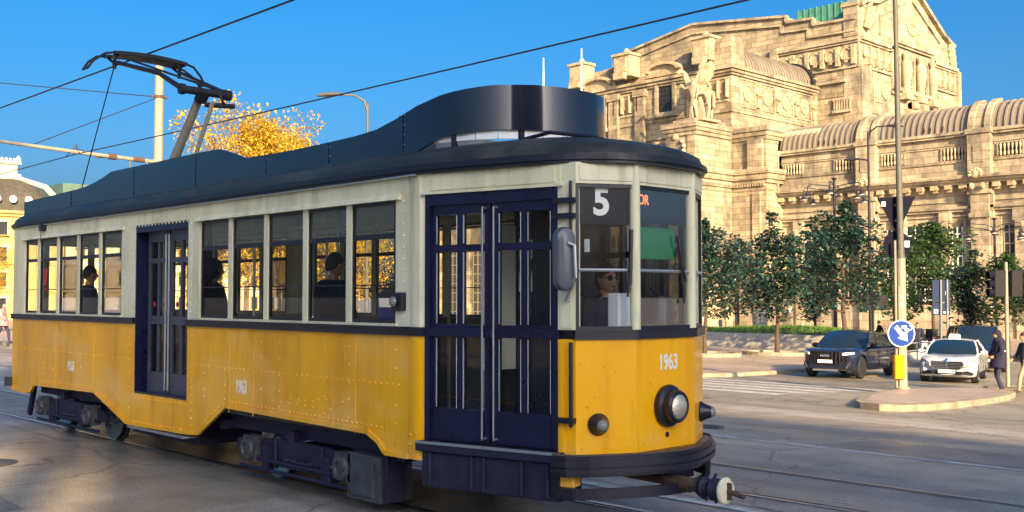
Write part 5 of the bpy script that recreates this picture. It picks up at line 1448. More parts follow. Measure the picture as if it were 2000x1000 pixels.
for j in range(4): mb.tube([(XT+.4, 140.3-.2*j, 32.8+j*.8), (XT+.6, 140.1-.2*j, 33.6+j*.8)], [.6, .5], 8)
mb.build('acroterion', M['carve'], st)
mb = MB(); mb.box(-70.0, -63.0, 117, 140, 34, 38.0)
for j in range(9): mb.box(-69.9+j*.85, -69.75+j*.85, 116.9, 117.1, 34, 38.1)
mb.prism([(117,38.0),(140,38.0),(128.5,41)], lambda u, v, k: (-70+7*k, u, v)); mb.build('copper_roof', M['copper'], st)
mb = MB(); mb.box(-99, -92, 116, 140, 34, 36.9); mb.box(-93, -89, 100, 112, 27.5, 30.4); mb.build('copper_roof', M['copper'], st)
# ------------------------------------------------------------------ palazzi on the far left
def facade(t, axis, face, a0, a1, z0, floors, fh, bays, sgn, wmat, ww=1.1, wh=1.9, frame='plaster_l'):
    """rows of framed windows on a wall plane; axis 'y': wall plane x=face running along Y"""
    bw = (a1-a0)/bays
    for f in range(floors):
        for b_ in range(bays):
            c = a0 + bw*(b_+.5); zz = z0 + f*fh + (fh-wh)*.45
            mb = MB()
            def bx(u0, u1, p0, p1, q0, q1, m=0):
                if axis == 'y': mb.box(face+sgn*p0, face+sgn*p1, u0, u1, q0, q1, m)
                else: mb.box(u0, u1, face+sgn*p0, face+sgn*p1, q0, q1, m)
            bx(c-ww/2-.18, c-ww/2, .0, .12, zz, zz+wh); bx(c+ww/2, c+ww/2+.18, .0, .12, zz, zz+wh); bx(c-ww/2-.3, c+ww/2+.3, .0, .22, zz+wh, zz+wh+.28); bx(c-ww/2-.25, c+ww/2+.25, .0, .2, zz-.18, zz)
            w_ = mb.build('window', M[frame], t)
            mb = MB(); bx(c-ww/2, c+ww/2, .004, .03, zz, zz+wh); bx(c-.04, c+.04, .031, .06, zz, zz+wh)
            mb.build('pane', M['winglass'], w_)
pal = thing('corner_palazzo', 'golden ochre corner palazzo with dark dome and crested lantern, behind the tram rear', 'building', (-158, 52, gz(52)))
mb = MB(); mb.box(-170, -150, 43, 56.5, -2, 13.6)
for z, p in ((2.6,.2),(6.4,.2),(10.0,.2),(12.9,.4),(13.3,.8)): mb.box(-150+.001, -150+p, 42.6, 56.9, z, z+.35); mb.box(-170, -150, 43-p, 43, z, z+.35)
for y in (43.6, 47.3, 52.2, 55.9): mb.box(-150, -149.7, y-.5, y+.5, -2, 12.9)
mb.build('wall', M['plaster'], pal)
facade(pal, 'y', -150., 44.2, 55.3, -.8, 4, 3.45, 4, 1, None); facade(pal, 'x', 43., -168, -151, -.8, 4, 3.45, 5, -1, None)
dm = MB(); n = 12
def dome(u, v):   # square-plan dome with a bulging profile
    a = u*2*pi; k = 1/max(abs(cos(a)), abs(sin(a))); h = v*pi/2*.93
    return (-156.5 + 6.6*min(1.0, k*.86)*cos(a)*cos(h)*1.0*k**.35, 49.7 + 6.6*min(1.0, k*.86)*sin(a)*cos(h)*k**.35, 13.7 + 5.2*sin(h))
dm.grid(dome, 48, 10); dm.build('dome', M['slate'], pal)
mb = MB()
for j in range(5):
    y = 45.6 + j*2.05; q = -150.5
    mb.lathe([(.42,0),(.5,.12),(.34,.2),(.3,.05),(.01,.05)], (-150.35, y, 15.3), (1,0,.1), 14)
mb.build('oculus', M['white'], pal)
mb = MB(); mb.box(-158.8,-154.2,47.4,52.0,18.4,19.2); mb.box(-158.4,-154.6,47.8,51.6,19.2,20.6); mb.box(-158.8,-154.2,47.4,52.0,20.6,20.95)
for y in (47.7, 51.7): mb.lathe([(.3,0),(.4,.3),(.15,.8),(.02,.9)], (-154.5, y, 20.95), (0,0,1), 8)
for j in range(6): mb.box(-154.45,-154.25,48.2+j*.55,48.5+j*.55,20.95,21.4)
mb.build('lantern', M['plaster_l'], pal)
for y in (43.4, 56.0):
    mb = MB(); mb.tube([(-150.2, y, 13.7), (-150.6, y+.2*(1 if y < 50 else -1), 15.5), (-152, y+1.4*(1 if y < 50 else -1), 17.4), (-154.4, 49.7+(y-49.7)*.35, 18.6)], [.5,.45,.4,.3], 8); mb.build('dome_rib', M['plaster_l'], pal)
pal2 = thing('terraced_palazzo', 'long pale yellow palazzo beside the domed one, seen through the tram windows', 'building', (-155, 75, gz(75)))
mb = MB(); mb.box(-175, -150.5, 57, 92, -2.2, 14.5)
for z, p in ((2.6,.2),(6.4,.2),(10.2,.2),(14.0,.5)): mb.box(-150.5, -150.5+p, 57, 92, z, z+.35)
mb.build('wall', M['plaster_l'], pal2); facade(pal2, 'y', -150.5, 57.5, 91.5, -.8, 4, 3.7, 11, 1, None, frame='plaster')
mb = MB(); mb.box(-172, -152, 57, 91, 14.5, 18.2); 
for j in range(30): mb.box(-152, -151.9, 57.1+j*1.13, 57.2+j*1.13, 14.6, 18.1)
mb.build('glazed_attic', M['curtain'], pal2)
pal3 = thing('pale_side_palazzo', 'pale apartment palazzo at the left end of the street, beyond the rear of the tram', 'building', (-140, 18, 0))
mb = MB(); mb.box(-175, -150, 14, 38, -1, 15)
for z, p in ((2.8,.2),(6.4,.2),(10.2,.2),(14.4,.5)): mb.box(-150, -150+p, 14, 38, z, z+.35)
mb.build('wall', M['plaster_l'], pal3); facade(pal3, 'y', -150., 14.5, 37.5, -.6, 4, 3.7, 8, 1, None, frame='plaster')
mb = MB(); mb.prism([(13.6,15),(38.4,15),(34,18),(18,18)], lambda u, v, k: (-149.6-26*k, u, v)); mb.build('roof', M['slate'], pal3)
# the palazzo across the street behind the camera: its shade lies over the tram, its front shows in the paint and glass
pal4 = thing('street_palazzo', 'tall cream palazzo across the street from the tram, its shade lying over the tracks', 'building', (78, -24, 0))
mb = MB(); mb.box(30, 126, -34, -19, 0, 17.8)
for z, p in ((4.2,.3),(8.0,.15),(11.8,.15),(15.6,.15),(17.4,.5)): mb.box(30, 126, -19+.001, -19+p, z, z+.4)
mb.build('wall', M['plaster_l'], pal4)
mb = MB()       # made-up thin screen, out of view; its two gaps throw sun streaks on the road
y0, y1 = -19.3, -19.02
mb.box(30, 34.2, y0, y1, 17.8, 28.4); mb.box(36.0, 36.7, y0, y1, 17.8, 28.4); mb.box(38.3, 126, y0, y1, 17.8, 28.4)
for a, c in ((34.2,36.0),(36.7,38.3)): mb.box(a, c, y0, y1, 17.8, 18.3); mb.box(a, c, y0, y1, 20.1, 28.4)
mb.box(30, 126, y0-.2, y1+.3, 28.4, 28.8); mb.build('added_streak_screen', M['plaster_l'], pal4)
facade(pal4, 'x', -19., 31, 61, 4.4, 3, 3.8, 8, 1, None, frame='stone_l')
pal5 = thing('terrace_house', 'low two storey pale building across the street, beside the tall cream palazzo', 'building', (-20, -50, 0))
mb = MB(); mb.box(-60, 20, -60, -44, 0, 7.2)
for z, p in ((3.6,.3),(6.8,.6)): mb.box(-60, 20, -44, -44+p, z, z+.4)
mb.build('wall', M['plaster_l'], pal5); facade(pal5, 'x', -44., -49, 19, .0, 2, 3.5, 14, 1, None, frame='stone_l')
# ------------------------------------------------------------------ trees
def tree_meshes(seed, H, trunk_h, crown_r, nleaf, leaf, leafm, bark, tr=.11, squash=1., leader=0., limbs=9, clumps=16, open_=0., twig=False):
    """returns (trunk mesh, crown mesh); crown = leaf-sized faces gathered round the ends of limbs"""
    rg = random.Random(seed)
    tb = MB(); cb = MB()
    bend = [Vector((rg.uniform(-.12,.12), rg.uniform(-.12,.12), 0)) for _ in range(6)]
    sp = [Vector((0,0,-.1))]
    n = 6
    for i in range(1, n+1): sp.append(Vector((0,0,H*.92*i/n)) + bend[i-1]*(i*.35))
    tb.tube(sp, [tr*(1.25 if i == 0 else 1)*(1-.85*i/n) + .012 for i in range(n+1)], 8)
    ends = []
    for k in range(limbs):
        f = trunk_h/H + (0.93 - trunk_h/H)*(k+.5*rg.random())/limbs
        z = f*H*.92; i = min(n-1, int(f*n)); base = sp[i].lerp(sp[i+1], f*n-i)
        a = k*2.4 + rg.uniform(-.4,.4)
        rr = crown_r*(sin(pi*min(1, (f-trunk_h/H)/(1-trunk_h/H)*.82+.16))**.7)*rg.uniform(.7,1.05)
        tip = base + Vector((cos(a)*rr, sin(a)*rr, rr*rg.uniform(.15,.7)*squash))
        midp = base.lerp(tip, .5) + Vector((0,0,-.08*rr))
        w0 = tr*.42*(1-f)+.02
        tb.tube([base, midp, tip], [w0, w0*.6, .012], 5)
        for q in range(3):
            s_ = base.lerp(tip, rg.uniform(.35,.85)); t2 = s_ + Vector((rg.uniform(-1,1), rg.uniform(-1,1), rg.uniform(-.1,.9)))*rr*.45
            tb.tube([s_, t2], [w0*.4, .008], 4); ends.append((t2, .30*crown_r))
            if twig:
                for _ in range(3):
                    t3 = t2 + Vector((rg.uniform(-1,1), rg.uniform(-1,1), rg.uniform(-.2,1)))*rr*.25; tb.tube([t2, t3], [.012,.005], 3); ends.append((t3, .2*crown_r))
        ends.append((tip, .34*crown_r)); ends.append((midp, .30*crown_r))
    if leader: ends += [(sp[-1]+Vector((0,0,leader*q)), .12*crown_r) for q in (.1,.35,.6,.8,1.)]; tb.tube([sp[-1], sp[-1]+Vector((.05,0,leader))], [.03,.01], 5)
    ends.append((sp[-1], .35*crown_r))
    rg.shuffle(ends)
    wts = [rg.uniform(.35,1.5) if rg.random() > open_ else .08 for _ in ends]
    tot = sum(wts)
    for (c, r), wt in zip(ends, wts):
        for _ in range(int(nleaf*wt/tot)):
            while True:
                v = Vector((rg.uniform(-1,1), rg.uniform(-1,1), rg.uniform(-1,1)))
                if .05 < v.length < 1: break
            v = v.normalized()*(v.length**.6)
            p = c + Vector((v.x, v.y, v.z*.75))*r
            if p.z < trunk_h*.86: continue
            L_ = leaf*rg.uniform(.6,1.3); W = L_*rg.uniform(.32,.48)
            d = (v*.7 + Vector((rg.uniform(-1,1), rg.uniform(-1,1), rg.uniform(-.7,.6)))).normalized()
            s_ = d.cross(Vector((rg.uniform(-.6,.6), rg.uniform(-.6,.6), 1))).normalized()*W
            nrm = d.cross(s_).normalized()*W*.3
            cb.add([p, p+d*L_*.5+s_-nrm, p+d*L_, p+d*L_*.5-s_-nrm], [(0,1,2,3)])
    return tb.mesh('trunk', bark), cb.mesh('crown', leafm, fix=False)
def plant(name, meshes, label, cat, loc, rz, s=1., group=None):
    t = thing(name, label, cat, loc, rz, group)
    t.scale = (s, s, s)
    for nm, me in zip(('trunk', 'crown'), meshes):
        o = bpy.data.objects.new(nm, me); COL.objects.link(o); o.parent = t
    return t
def gpos(px, depth):
    p = at_depth(px, 600, depth); return (p.x, p.y, gz(p.y) + (.14 if p.x < -21.3 else 0))
def hgt(py, loc, px):
    """height above loc of the pixel row py at that depth"""
    d = loc[0]*-ST + loc[1]*CT
    return at_depth(px, py, d).z - loc[2]
magA = tree_meshes(11, 7.0, 2.15, 2.0, 3500, .25, M['leaf'], M['bark'], .12, leader=1.4, limbs=13, open_=.3)
magB = tree_meshes(23, 7.0, 2.2, 2.2, 3700, .25, M['leaf'], M['bark'], .12, limbs=14, leader=.7, open_=.3)
magC = tree_meshes(37, 7.0, 2.3, 2.4, 3700, .25, M['leaf_l'], M['bark'], .11, limbs=13, open_=.3, leader=.5)
MG = 'evergreen magnolia trees on the plaza'
# (pixel column, depth, top row, mesh, turn, label)
for px, d, top, me, rz, lab in (
    (1517, 53.8, 412, magA, .4, 'dark magnolia alone on the paving left of the dark blue car, with thin leader'),
    (1376, 51.3, 432, magB, 1.9, 'dark magnolia right beside the nose of the tram, its trunk in a kerbed pit'),
    (1442, 74., 470, magB, 3.1, 'dark evergreen magnolia behind the terrace wall, between the tram and the lone paving tree'),
    (1592, 72., 480, magA, 2.2, 'low dark magnolia just left of the dark blue car roof, behind the grass bank'),
    (1650, 56., 398, magB, 4.4, 'tallest dark magnolia, directly above the dark blue car'),
    (1745, 64., 470, magC, 5.2, 'bright leaved magnolia directly behind the tall pole with the arrow sign'),
    (1822, 68., 428, magC, 0.7, 'tall bright green magnolia behind the blue information panel'),
    (1896, 60., 486, magA, 2.9, 'dark magnolia above the white taxi'),
    (1968, 57., 490, magC, 1.2, 'magnolia behind the traffic light at the right edge of the photo'),
    (2090, 50., 470, magB, .2, 'dark magnolia beyond the traffic light, at the far right of the row')):
    loc = gpos(px, d); H = hgt(top, loc, px)
    plant('magnolia_tree', me, lab, 'tree', loc, rz, H/ (7.9 if me is magA else 7.3), MG)
# kerbed pits of the two front trees
for px, d, lab in ((1376, 51.3, 'round kerb ring at the foot of the tree beside the tram'), (1517, 53.8, 'round kerb ring at the foot of the lone paving tree')):
    x, y, z = gpos(px, d)
    mb = MB(); n = 28; ro, ri, h = 1.75, 1.5, .17
    sl = (gz(y+1)-gz(y-1))/2
    for i in range(n):
        a, c = 2*pi*i/n, 2*pi*(i+1)/n
        def q(r, t, hh): return (x+r*cos(t), y+r*sin(t), z+sl*r*sin(t)+hh)
        mb.add([q(ri,a,h), q(ro,a,h), q(ro,c,h), q(ri,c,h), q(ro,a,-.05), q(ro,c,-.05), q(ri,a,.0), q(ri,c,.0)], [(0,1,2,3),(1,4,5,2),(0,3,7,6)], 0)
        mb.add([q(ri,a,.05), q(ri,c,.05), q(0,0,.08)], [(0,1,2)], 1)
    tag(mb.build('tree_pit', [M['kerb'], M['soil']], fix=False), lab, 'tree pit', 'tree pits on the paving')
# autumn trees beyond the tram
gA = tree_meshes(5, 13, 3.2, 4.6, 17000, .20, M['gold'], M['barkl'], .2, limbs=22, open_=.35, twig=True)
gB = tree_meshes(9, 13, 3.0, 4.2, 13500, .20, M['gold'], M['barkl'], .2, limbs=20, open_=.45, twig=True)
GG = 'golden autumn trees beyond the tram'
for px, d, top, me, rz, k, lab in (
    (480, 62., 188, gA, .3, 1., 'golden autumn tree rising behind the pantograph, the tallest'),
    (545, 66., 212, gB, 1.4, 1., 'golden autumn tree right of the pantograph with open twigs at its top'),
    (603, 84., 258, gB, 3.2, 1., 'small golden tree just showing above the tram roof, right of the taller ones'),
    (405, 70., 285, gB, 4.1, .9, 'half bare autumn tree left of the pantograph arm, its twigs above the roof'),
    (-30, 72., 470, gA, 2.2, .9, 'low golden tree at the left edge of the photo beyond the tram rear'),
    (700, 80., 330, gA, 5.2, .9, 'golden tree seen through the last tram windows before the front door')):
    loc = gpos(px, d); H = hgt(top, loc, px)
    o = plant('autumn_tree', me, lab, 'tree', loc, rz, H/13.6, GG); o.scale.x *= .8; o.scale.y *= .8
# ------------------------------------------------------------------ overhead line
def sag(p, q, s, n=14):
    p = Vector(p); q = Vector(q)
    return [p.lerp(q, i/n) - Vector((0,0,4*s*(i/n)*(1-i/n))) for i in range(n+1)]
def wire(name, pts, r, label):
    mb = MB(); mb.tube(pts, r, 5); return tag(mb.build(name, M['wire']), label, 'wire', 'overhead tram wires')
wire('contact_wire', sag((-80, 6.79, 5.6), (-26.7, 6.79, 5.62), .05) + sag((-26.7, 6.79, 5.62), (20, 6.79, 5.55), .06)[1:], .014, 'nearer overhead wire, running over the pantograph to the top edge of the photo')
wire('contact_wire', sag((-80, 10.3, 5.5), (-26.7, 10.3, 5.55), .1) + sag((-26.7, 10.3, 5.55), (20, 10.3, 5.45), .12)[1:], .014, 'farther overhead wire, passing in front of the autumn trees and over the front fairing')
pole = thing('catenary_pole', 'thick pale stepped steel pole behind the tram rear, carrying the tram wire bracket arm', 'pole', (-26.7, 12.5, gz(12.5)))
mb = MB(); mb.tube([(-26.7,12.5,0),(-26.7,12.5,5.45)], .19, 14); mb.tube([(-26.7,12.5,5.45),(-26.7,12.5,5.62)], [.19,.125], 14); mb.tube([(-26.7,12.5,5.62),(-26.7,12.5,8.25)], [.125,.115], 14); mb.build('mast', M['pole'], pole)
mb = MB(); mb.tube([(-26.7,12.4,5.55),(-26.7,10.6,5.6),(-26.7,8.0,5.72),(-26.7,5.6,5.84)], [.05,.05,.04,.035], 8); mb.build('bracket_arm', M['pole'], pole)
mb = MB(); mb.tube([(-26.7,12.1,5.56),(-26.7,11.8,5.57)], .07, 8); mb.tube([(-26.7,11.35,5.58),(-26.7,11.15,5.585)], .08, 8); mb.build('insulator', M['rust'], pole)
mb = MB(); mb.tube([(-26.7,12.5,7.3),(-26.7,9.2,5.66)], .012, 5); mb.tube([(-26.7,12.5,7.3),(-26.7,4.0,6.9)], .012, 5); mb.build('stay_wire', M['wire'], pole)
mb = MB(); mb.tube([(-26.7,12.25,7.3),(-26.7,12.75,7.3)], .03, 6); mb.lathe([(.135,-.04),(.135,.04)], (-26.7,12.5,7.3), (0,0,1), 12); mb.build('collar', M['rust'], pole)
mb = MB()
for y in (10.3, 6.79): mb.tube([(-27.3, y, 5.56),(-26.7, y, 5.72),(-26.1, y, 5.56)], .012, 5); mb.tube([(-26.7,y,5.68),(-26.7,y,5.80)], .03, 6)
mb.build('wire_hanger', M['wire'], pole)
# ------------------------------------------------------------------ lamps
def street_lamp(loc, H, arms, label, mt='dpole', base=.09):
    """tall street lamp; arms: (height fraction, horizontal reach vector, curve)"""
    t = thing('street_lamp', label, 'street lamp', loc)
    x, y, z = loc
    mb = MB(); mb.tube([(x,y,z),(x,y,z+1.2),(x,y,z+H*.97)], [base*1.4, base, base*.6], 10); mb.lathe([(base*2,0),(base*2,.12),(base*1.4,.2)], (x,y,z), (0,0,1), 12); mb.build('post', M[mt], t)
    for hf, rv, cv in arms:
        r = Vector((*rv, 0)); L_ = r.length; u = r/L_; zz = z + H*hf
        top = Vector((x,y,zz)); e = top + u*L_ + Vector((0,0,cv*.9))
        mb = MB(); mb.tube([top - Vector((0,0,cv)), top + Vector((0,0,cv*.2)) + u*L_*.12, top + Vector((0,0,cv*.8)) + u*L_*.45, e], [base*.6,base*.55,base*.5,base*.45], 8); a_ = mb.build('arm', M[mt], t)
        side = Vector((-u.y, u.x, 0)); mb = MB(); h0 = e - u*.1
        ring = []
        for k in range(7):
            f = k/6; wv = .16*sin(pi*(.12+.8*f))+.02; hv = .11*sin(pi*(.1+.75*f))+.015; c = h0 + u*f*.95 + Vector((0,0,-.05*f))
            ring.append([c + side*wv*cos(2*pi*j/10) + Vector((0,0,hv*sin(2*pi*j/10)*(1 if sin(2*pi*j/10) > 0 else .35))) for j in range(10)])
        vs = [p for r_ in ring for p in r_]
        mb.add(vs, [(i*10+j, i*10+(j+1)%10, (i+1)*10+(j+1)%10, (i+1)*10+j) for i in range(6) for j in range(10)], 0, True); mb.add(ring[0], [list(range(10))]); mb.add(ring[-1], [list(range(10))[::-1]])
        mb.build('lamp_head', M[mt], t)
    return t
R2 = Vector((CT, ST)); 
def gp(px, d):
    p = at_depth(px, 600, d); return (p.x, p.y, gz(p.y))
loc = gp(716, 38); H = hgt(186, loc, 716)
street_lamp(loc, H, [(.97, R2*-1.0, .35), (.80, R2*.55, .12)], 'grey curved two headed street lamp above the middle of the tram roof', 'lampp', .08)
loc = gp(250, 58); H = hgt(300, loc, 250)
street_lamp(loc, H, [(.97, R2*-1.1, .15)], 'distant street lamp with a single flat head, left of the pale catenary pole', 'lampp', .08)
loc = gp(1700, 60); H = hgt(244, loc, 1697)
street_lamp(loc, H, [(.965, R2*1.15, .45), (.845, R2*-.55, .05)], 'tall thin dark street lamp just left of the sign pole, with a curved upper arm', 'dpole', .10)
def multi_lamp(loc, H, label):
    t = thing('multi_arm_lamp', label, 'street lamp', loc, group='eight armed plaza lamps')
    x, y, z = loc
    mb = MB(); mb.tube([(x,y,z),(x,y,z+H)], [.13,.09], 10); mb.lathe([(.09,0),(.2,.12),(.2,.16),(.05,.2)], (x,y,z+H), (0,0,1), 12); mb.lathe([(.28,0),(.28,.3),(.15,.5)], (x,y,z), (0,0,1), 12); mb.build('post', M['dpole'], t)
    for k in range(8):
        a = k*pi/4 + .35; u = Vector((cos(a), sin(a), 0)); r = 2.6 if k % 2 else 1.9; zz = z + H - (.75 if k % 2 else .35)
        mb = MB(); mb.tube([Vector((x,y,zz-.2))+u*.1, Vector((x,y,zz))+u*.6, Vector((x,y,zz+.12))+u*(r-.25), Vector((x,y,zz+.02))+u*(r-.04), Vector((x,y,zz-.35))+u*r], .035, 6); mb.build('arm', M['dpole'], t)
        q = Vector((x,y,zz-.75))+u*r
        mb = MB(); mb.lathe([(.05,.42),(.10,.34),(.10,.2),(.26,.08),(.28,0)], q, (0,0,1), 12); h = mb.build('lamp_shade', M['dpole'], t)
        mb = MB(); mb.lathe([(.24,.0),(.22,-.05),(.02,-.07)], q, (0,0,1), 12); mb.build('diffuser', M['white'], h)
loc = gp(1632, 76); multi_lamp(loc, hgt(352, loc, 1632), 'eight armed dark plaza lamp rising above the dark blue car, in front of the station')
loc = gp(1945, 82); multi_lamp(loc, hgt(430, loc, 1945), 'eight armed dark plaza lamp above the traffic light at the right')
loc = gp(1437, 112); multi_lamp(loc, hgt(462, loc, 1437), 'eight armed plaza lamp far off beside the tram nose, mostly behind the leaves')
# ------------------------------------------------------------------ flagpoles in front of the station
for px, top, d, lab in ((1062, 113, 98, 'thin white pole whose tip shows above the left of the front fairing'), (1137, 95, 98, 'thin white pole whose tip shows above the right of the front fairing')):
    loc = gp(px, d); mb = MB(); H = hgt(top, loc, px); mb.tube([loc, (loc[0],loc[1],loc[2]+H*.7), (loc[0],loc[1],loc[2]+H)], [.22,.14,.05], 10); mb.lathe([(.5,0),(.5,.5),(.3,.7)], loc, (0,0,1), 12)
    tag(mb.build('flagpole', M['white']), lab, 'flagpole', 'white poles before the station')
# ------------------------------------------------------------------ the sign pole on the island
pb = onG(1763, 770); zi = gz(pb.y) + .15
dpt = pb.x*-ST + pb.y*CT
ex, ey = CT, ST             # across the view; signs are square to the street
sp_ = thing('sign_pole', 'tall pale steel pole on the traffic island, carrying sign backs and a blue arrow sign', 'sign pole', (pb.x, pb.y, zi))
def off(u, w=0., z=0.): return Vector((pb.x + ex*u - ST*w, pb.y + ey*u + CT*w, z))     # u right, w away, z absolute height
def zrow(py): return at_depth(1763, py, dpt).z
mb = MB(); mb.tube([(pb.x,pb.y,zrow(505)),(pb.x,pb.y,zrow(480)),(pb.x-.04,pb.y-.04,zrow(-60))], [.115,.09,.055], 14); mb.build('upper_mast', M['lampp'], sp_)  # upper length darker than the mast below, partly shade put into the colour
mb = MB(); mb.tube([(pb.x,pb.y,zi-.05),(pb.x,pb.y,zrow(505))], [.13,.12], 14); mb.lathe([(.2,0),(.2,.04),(.14,.07)], (pb.x,pb.y,zi), (0,0,1), 14); mb.build('mast', M['pole'], sp_)
mb = MB(); mb.tube([off(-.17,-.05,zi), off(-.17,-.05,zrow(470))], .035, 8); mb.tube([off(-.1,-.1,zi), off(-.1,-.1,zrow(560))], .028, 8)
mb.build('side_post', M['pole'], sp_)
k = dpt/2050
def plate(mb, pts, w0, th, m=0):
    """pts in photograph rows/columns relative to the pole: (u metres, z)"""
    mb.prism(pts, lambda u, v, kk: tuple(off(u, w0 + th*kk, v)), m)
def rounded(pts, r, n=4):
    res = []
    for i in range(len(pts)):
        p0, p, p1 = Vector(pts[i-1]), Vector(pts[i]), Vector(pts[(i+1)%len(pts)])
        a = p + (p0-p).normalized()*r; c = p + (p1-p).normalized()*r
        for j in range(n+1): t = j/n; res.append(tuple(a*(1-t)**2 + p*2*t*(1-t) + c*t*t))
    return res
tri = rounded([((1722-1763)*k, zrow(386)), ((1798-1763)*k, zrow(382)), ((1762-1763)*k, zrow(456))], .06)
mb = MB(); plate(mb, tri, .16, .02); tb_ = mb.build('give_way_sign_back', M['signback'], sp_)
mb = MB(); mb.prism([((1731-1763)*k, zrow(402)), ((1739-1763)*k, zrow(402)), ((1739-1763)*k, zrow(393)), ((1731-1763)*k, zrow(393))], lambda u, v, kk: tuple(off(u, .156+.003*kk, v))); mb.build('sticker', M['white'], tb_)
c0 = ((1760-1763)*k, zrow(477)); rr = 26.5*k
mb = MB(); plate(mb, [(c0[0]+rr*cos(2*pi*j/32), c0[1]+rr*sin(2*pi*j/32)) for j in range(32)], .16, .02); rb_ = mb.build('round_sign_back', M['signback'], sp_)
mb = MB(); mb.prism([((1775-1763)*k, zrow(482)), ((1785-1763)*k, zrow(482)), ((1785-1763)*k, zrow(470)), ((1775-1763)*k, zrow(470))], lambda u, v, kk: tuple(off(u, .156+.003*kk, v))); mb.build('sticker', M['white'], rb_)
mb = MB()
for z in (zrow(400), zrow(430), zrow(468), zrow(488)): plate(mb, [(-.09, z-.025), (.09, z-.025), (.09, z+.025), (-.09, z+.025)], .13, .03)
mb.build('sign_clamp', M['pole'], sp_)
c0 = ((1757-1763)*k, zrow(651)); rr = 24.5*k
def disc(r, w, th, mt, nm, par):
    mb = MB(); plate(mb, [(c0[0]+r*cos(2*pi*j/40), c0[1]+r*sin(2*pi*j/40)) for j in range(40)], w, th); return mb.build(nm, M[mt], par)
bs = disc(rr*1.08, -.20, .02, 'white', 'arrow_sign', sp_); disc(rr, -.204, .0035, 'signblue', 'sign_face', bs)
mb = MB(); d_ = Vector((.62, -.78)); n_ = Vector((.78, .62)); cc = Vector(c0)
def ap(a, b_): v = cc + d_*a*rr + n_*b_*rr; return (v.x, v.y)
for poly in ([ap(-.72,-.17), ap(.1,-.17), ap(.1,.17), ap(-.72,.17)], [ap(.1,-.45), ap(.78,0), ap(.1,.45)]):
    plate(mb, poly, -.2075, .003)
mb.build('arrow', M['white'], bs)
mb = MB(); rg = random.Random(4)           # torn white sticker stuck over the sign
for (a, b_, s_) in ((-.34,.42,.10),(-.20,.55,.12),(-.04,.48,.10),(.10,.60,.08),(.18,.5,.06)):
    q = Vector(ap(a, b_)); plate(mb, [(q.x+rr*s_*(1+.5*(j%2))*cos(j*pi/4), q.y+rr*s_*(1+.5*(j%2))*sin(j*pi/4)) for j in range(8)], -.2105, .0025)
mb.tube([off(*(lambda v: (v[0], -.21, v[1]))(ap(.05+.18*sin(j*.5), .62+.16*(1-cos(j*.5))))) for j in range(9)], .012, 5)
mb.build('torn_sticker', M['paper'], bs)
mb = MB(); z0, z1 = zrow(739), zrow(693)
mb.prism(rounded([(-.33,-.22),(-.05,-.22),(-.05,-.02),(-.33,-.02)], .05), lambda u, v, kk: tuple(off(u+.05, v, (z0,z1)[kk]))); mb.build('yellow_marker_box', M['signyel'], sp_)
mb = MB(); plate(mb, [((1758-1763)*k, zrow(584)), ((1763-1763)*k, zrow(584)), ((1763-1763)*k, zrow(576)), ((1758-1763)*k, zrow(576))], -.135, .02); plate(mb, [((1758-1763)*k, zrow(598)), ((1763-1763)*k, zrow(598)), ((1763-1763)*k, zrow(590)), ((1758-1763)*k, zrow(590))], -.135, .02); mb.build('pole_tag', M['paper'], sp_)
# ------------------------------------------------------------------ traffic lights at the right
def traffic_light(px, py_base, d, rows, label, heads, mast='pole'):
    b_ = at_depth(px, 600, d); z = gz(b_.y) + (.15 if heads[0][2] else 0)
    t = thing('traffic_light', label, 'traffic light', (b_.x, b_.y, z))
    kk = d/2050
    def q(col, row, w=0.):
        v = at_depth(col, row, d); return Vector((v.x - ST*w, v.y + CT*w, v.z))
    mb = MB(); mb.tube([(b_.x,b_.y,z), (b_.x,b_.y,q(px,rows).z)], [.06,.05], 10); mb.build('mast', M[mast], t)
    for (c, (r0, r1), _, facing) in heads:
        mb = MB(); A = [q(c-11, r1), q(c+11, r1), q(c+11, r0), q(c-11, r0)]
        w0, w1 = -.10, .12
        vs = [a + Vector((-ST*w0, CT*w0, 0)) for a in A] + [a + Vector((-ST*w1, CT*w1, 0)) for a in A]
        mb.add(vs, [(0,1,2,3),(7,6,5,4),(0,4,5,1),(1,5,6,2),(2,6,7,3),(3,7,4,0)])
        hd = mb.build('signal_head', M['plastic'], t, bevel=.02)
        for j in range(3):
            rr_ = r0 + (r1-r0)*(j+.5)/3; o = q(c + 11*facing, rr_); n_ = Vector((CT*facing, ST*facing, 0))
            mb = MB(); mb.lathe([(.12,-.02),(.125,.16),(.105,.16),(.10,.0)], o, n_ + Vector((0,0,-.05)), 12); mb.build('visor', M['signback'], hd)
        mb = MB(); mb.bar(q(c, r0+6), (b_.x, b_.y, q(c, r0-2).z), .03); mb.bar(q(c, r1-6), (b_.x, b_.y, q(c, r1+2).z), .03); mb.build('bracket', M['dpole'], t)
    return t
traffic_light(1966, 770, 31.4, 512, 'cluster of dark traffic signals on a thin pale pole by two pedestrians',
              [(1951, (528, 580), True, -1), (1984, (528, 580), True, 1)])
traffic_light(1705, 650, 58, 560, 'pair of dark traffic signal boxes on the thin lamp left of the sign pole', [(1690, (572, 606), False, 1), (1722, (576, 606), False, -1)], 'dpole')
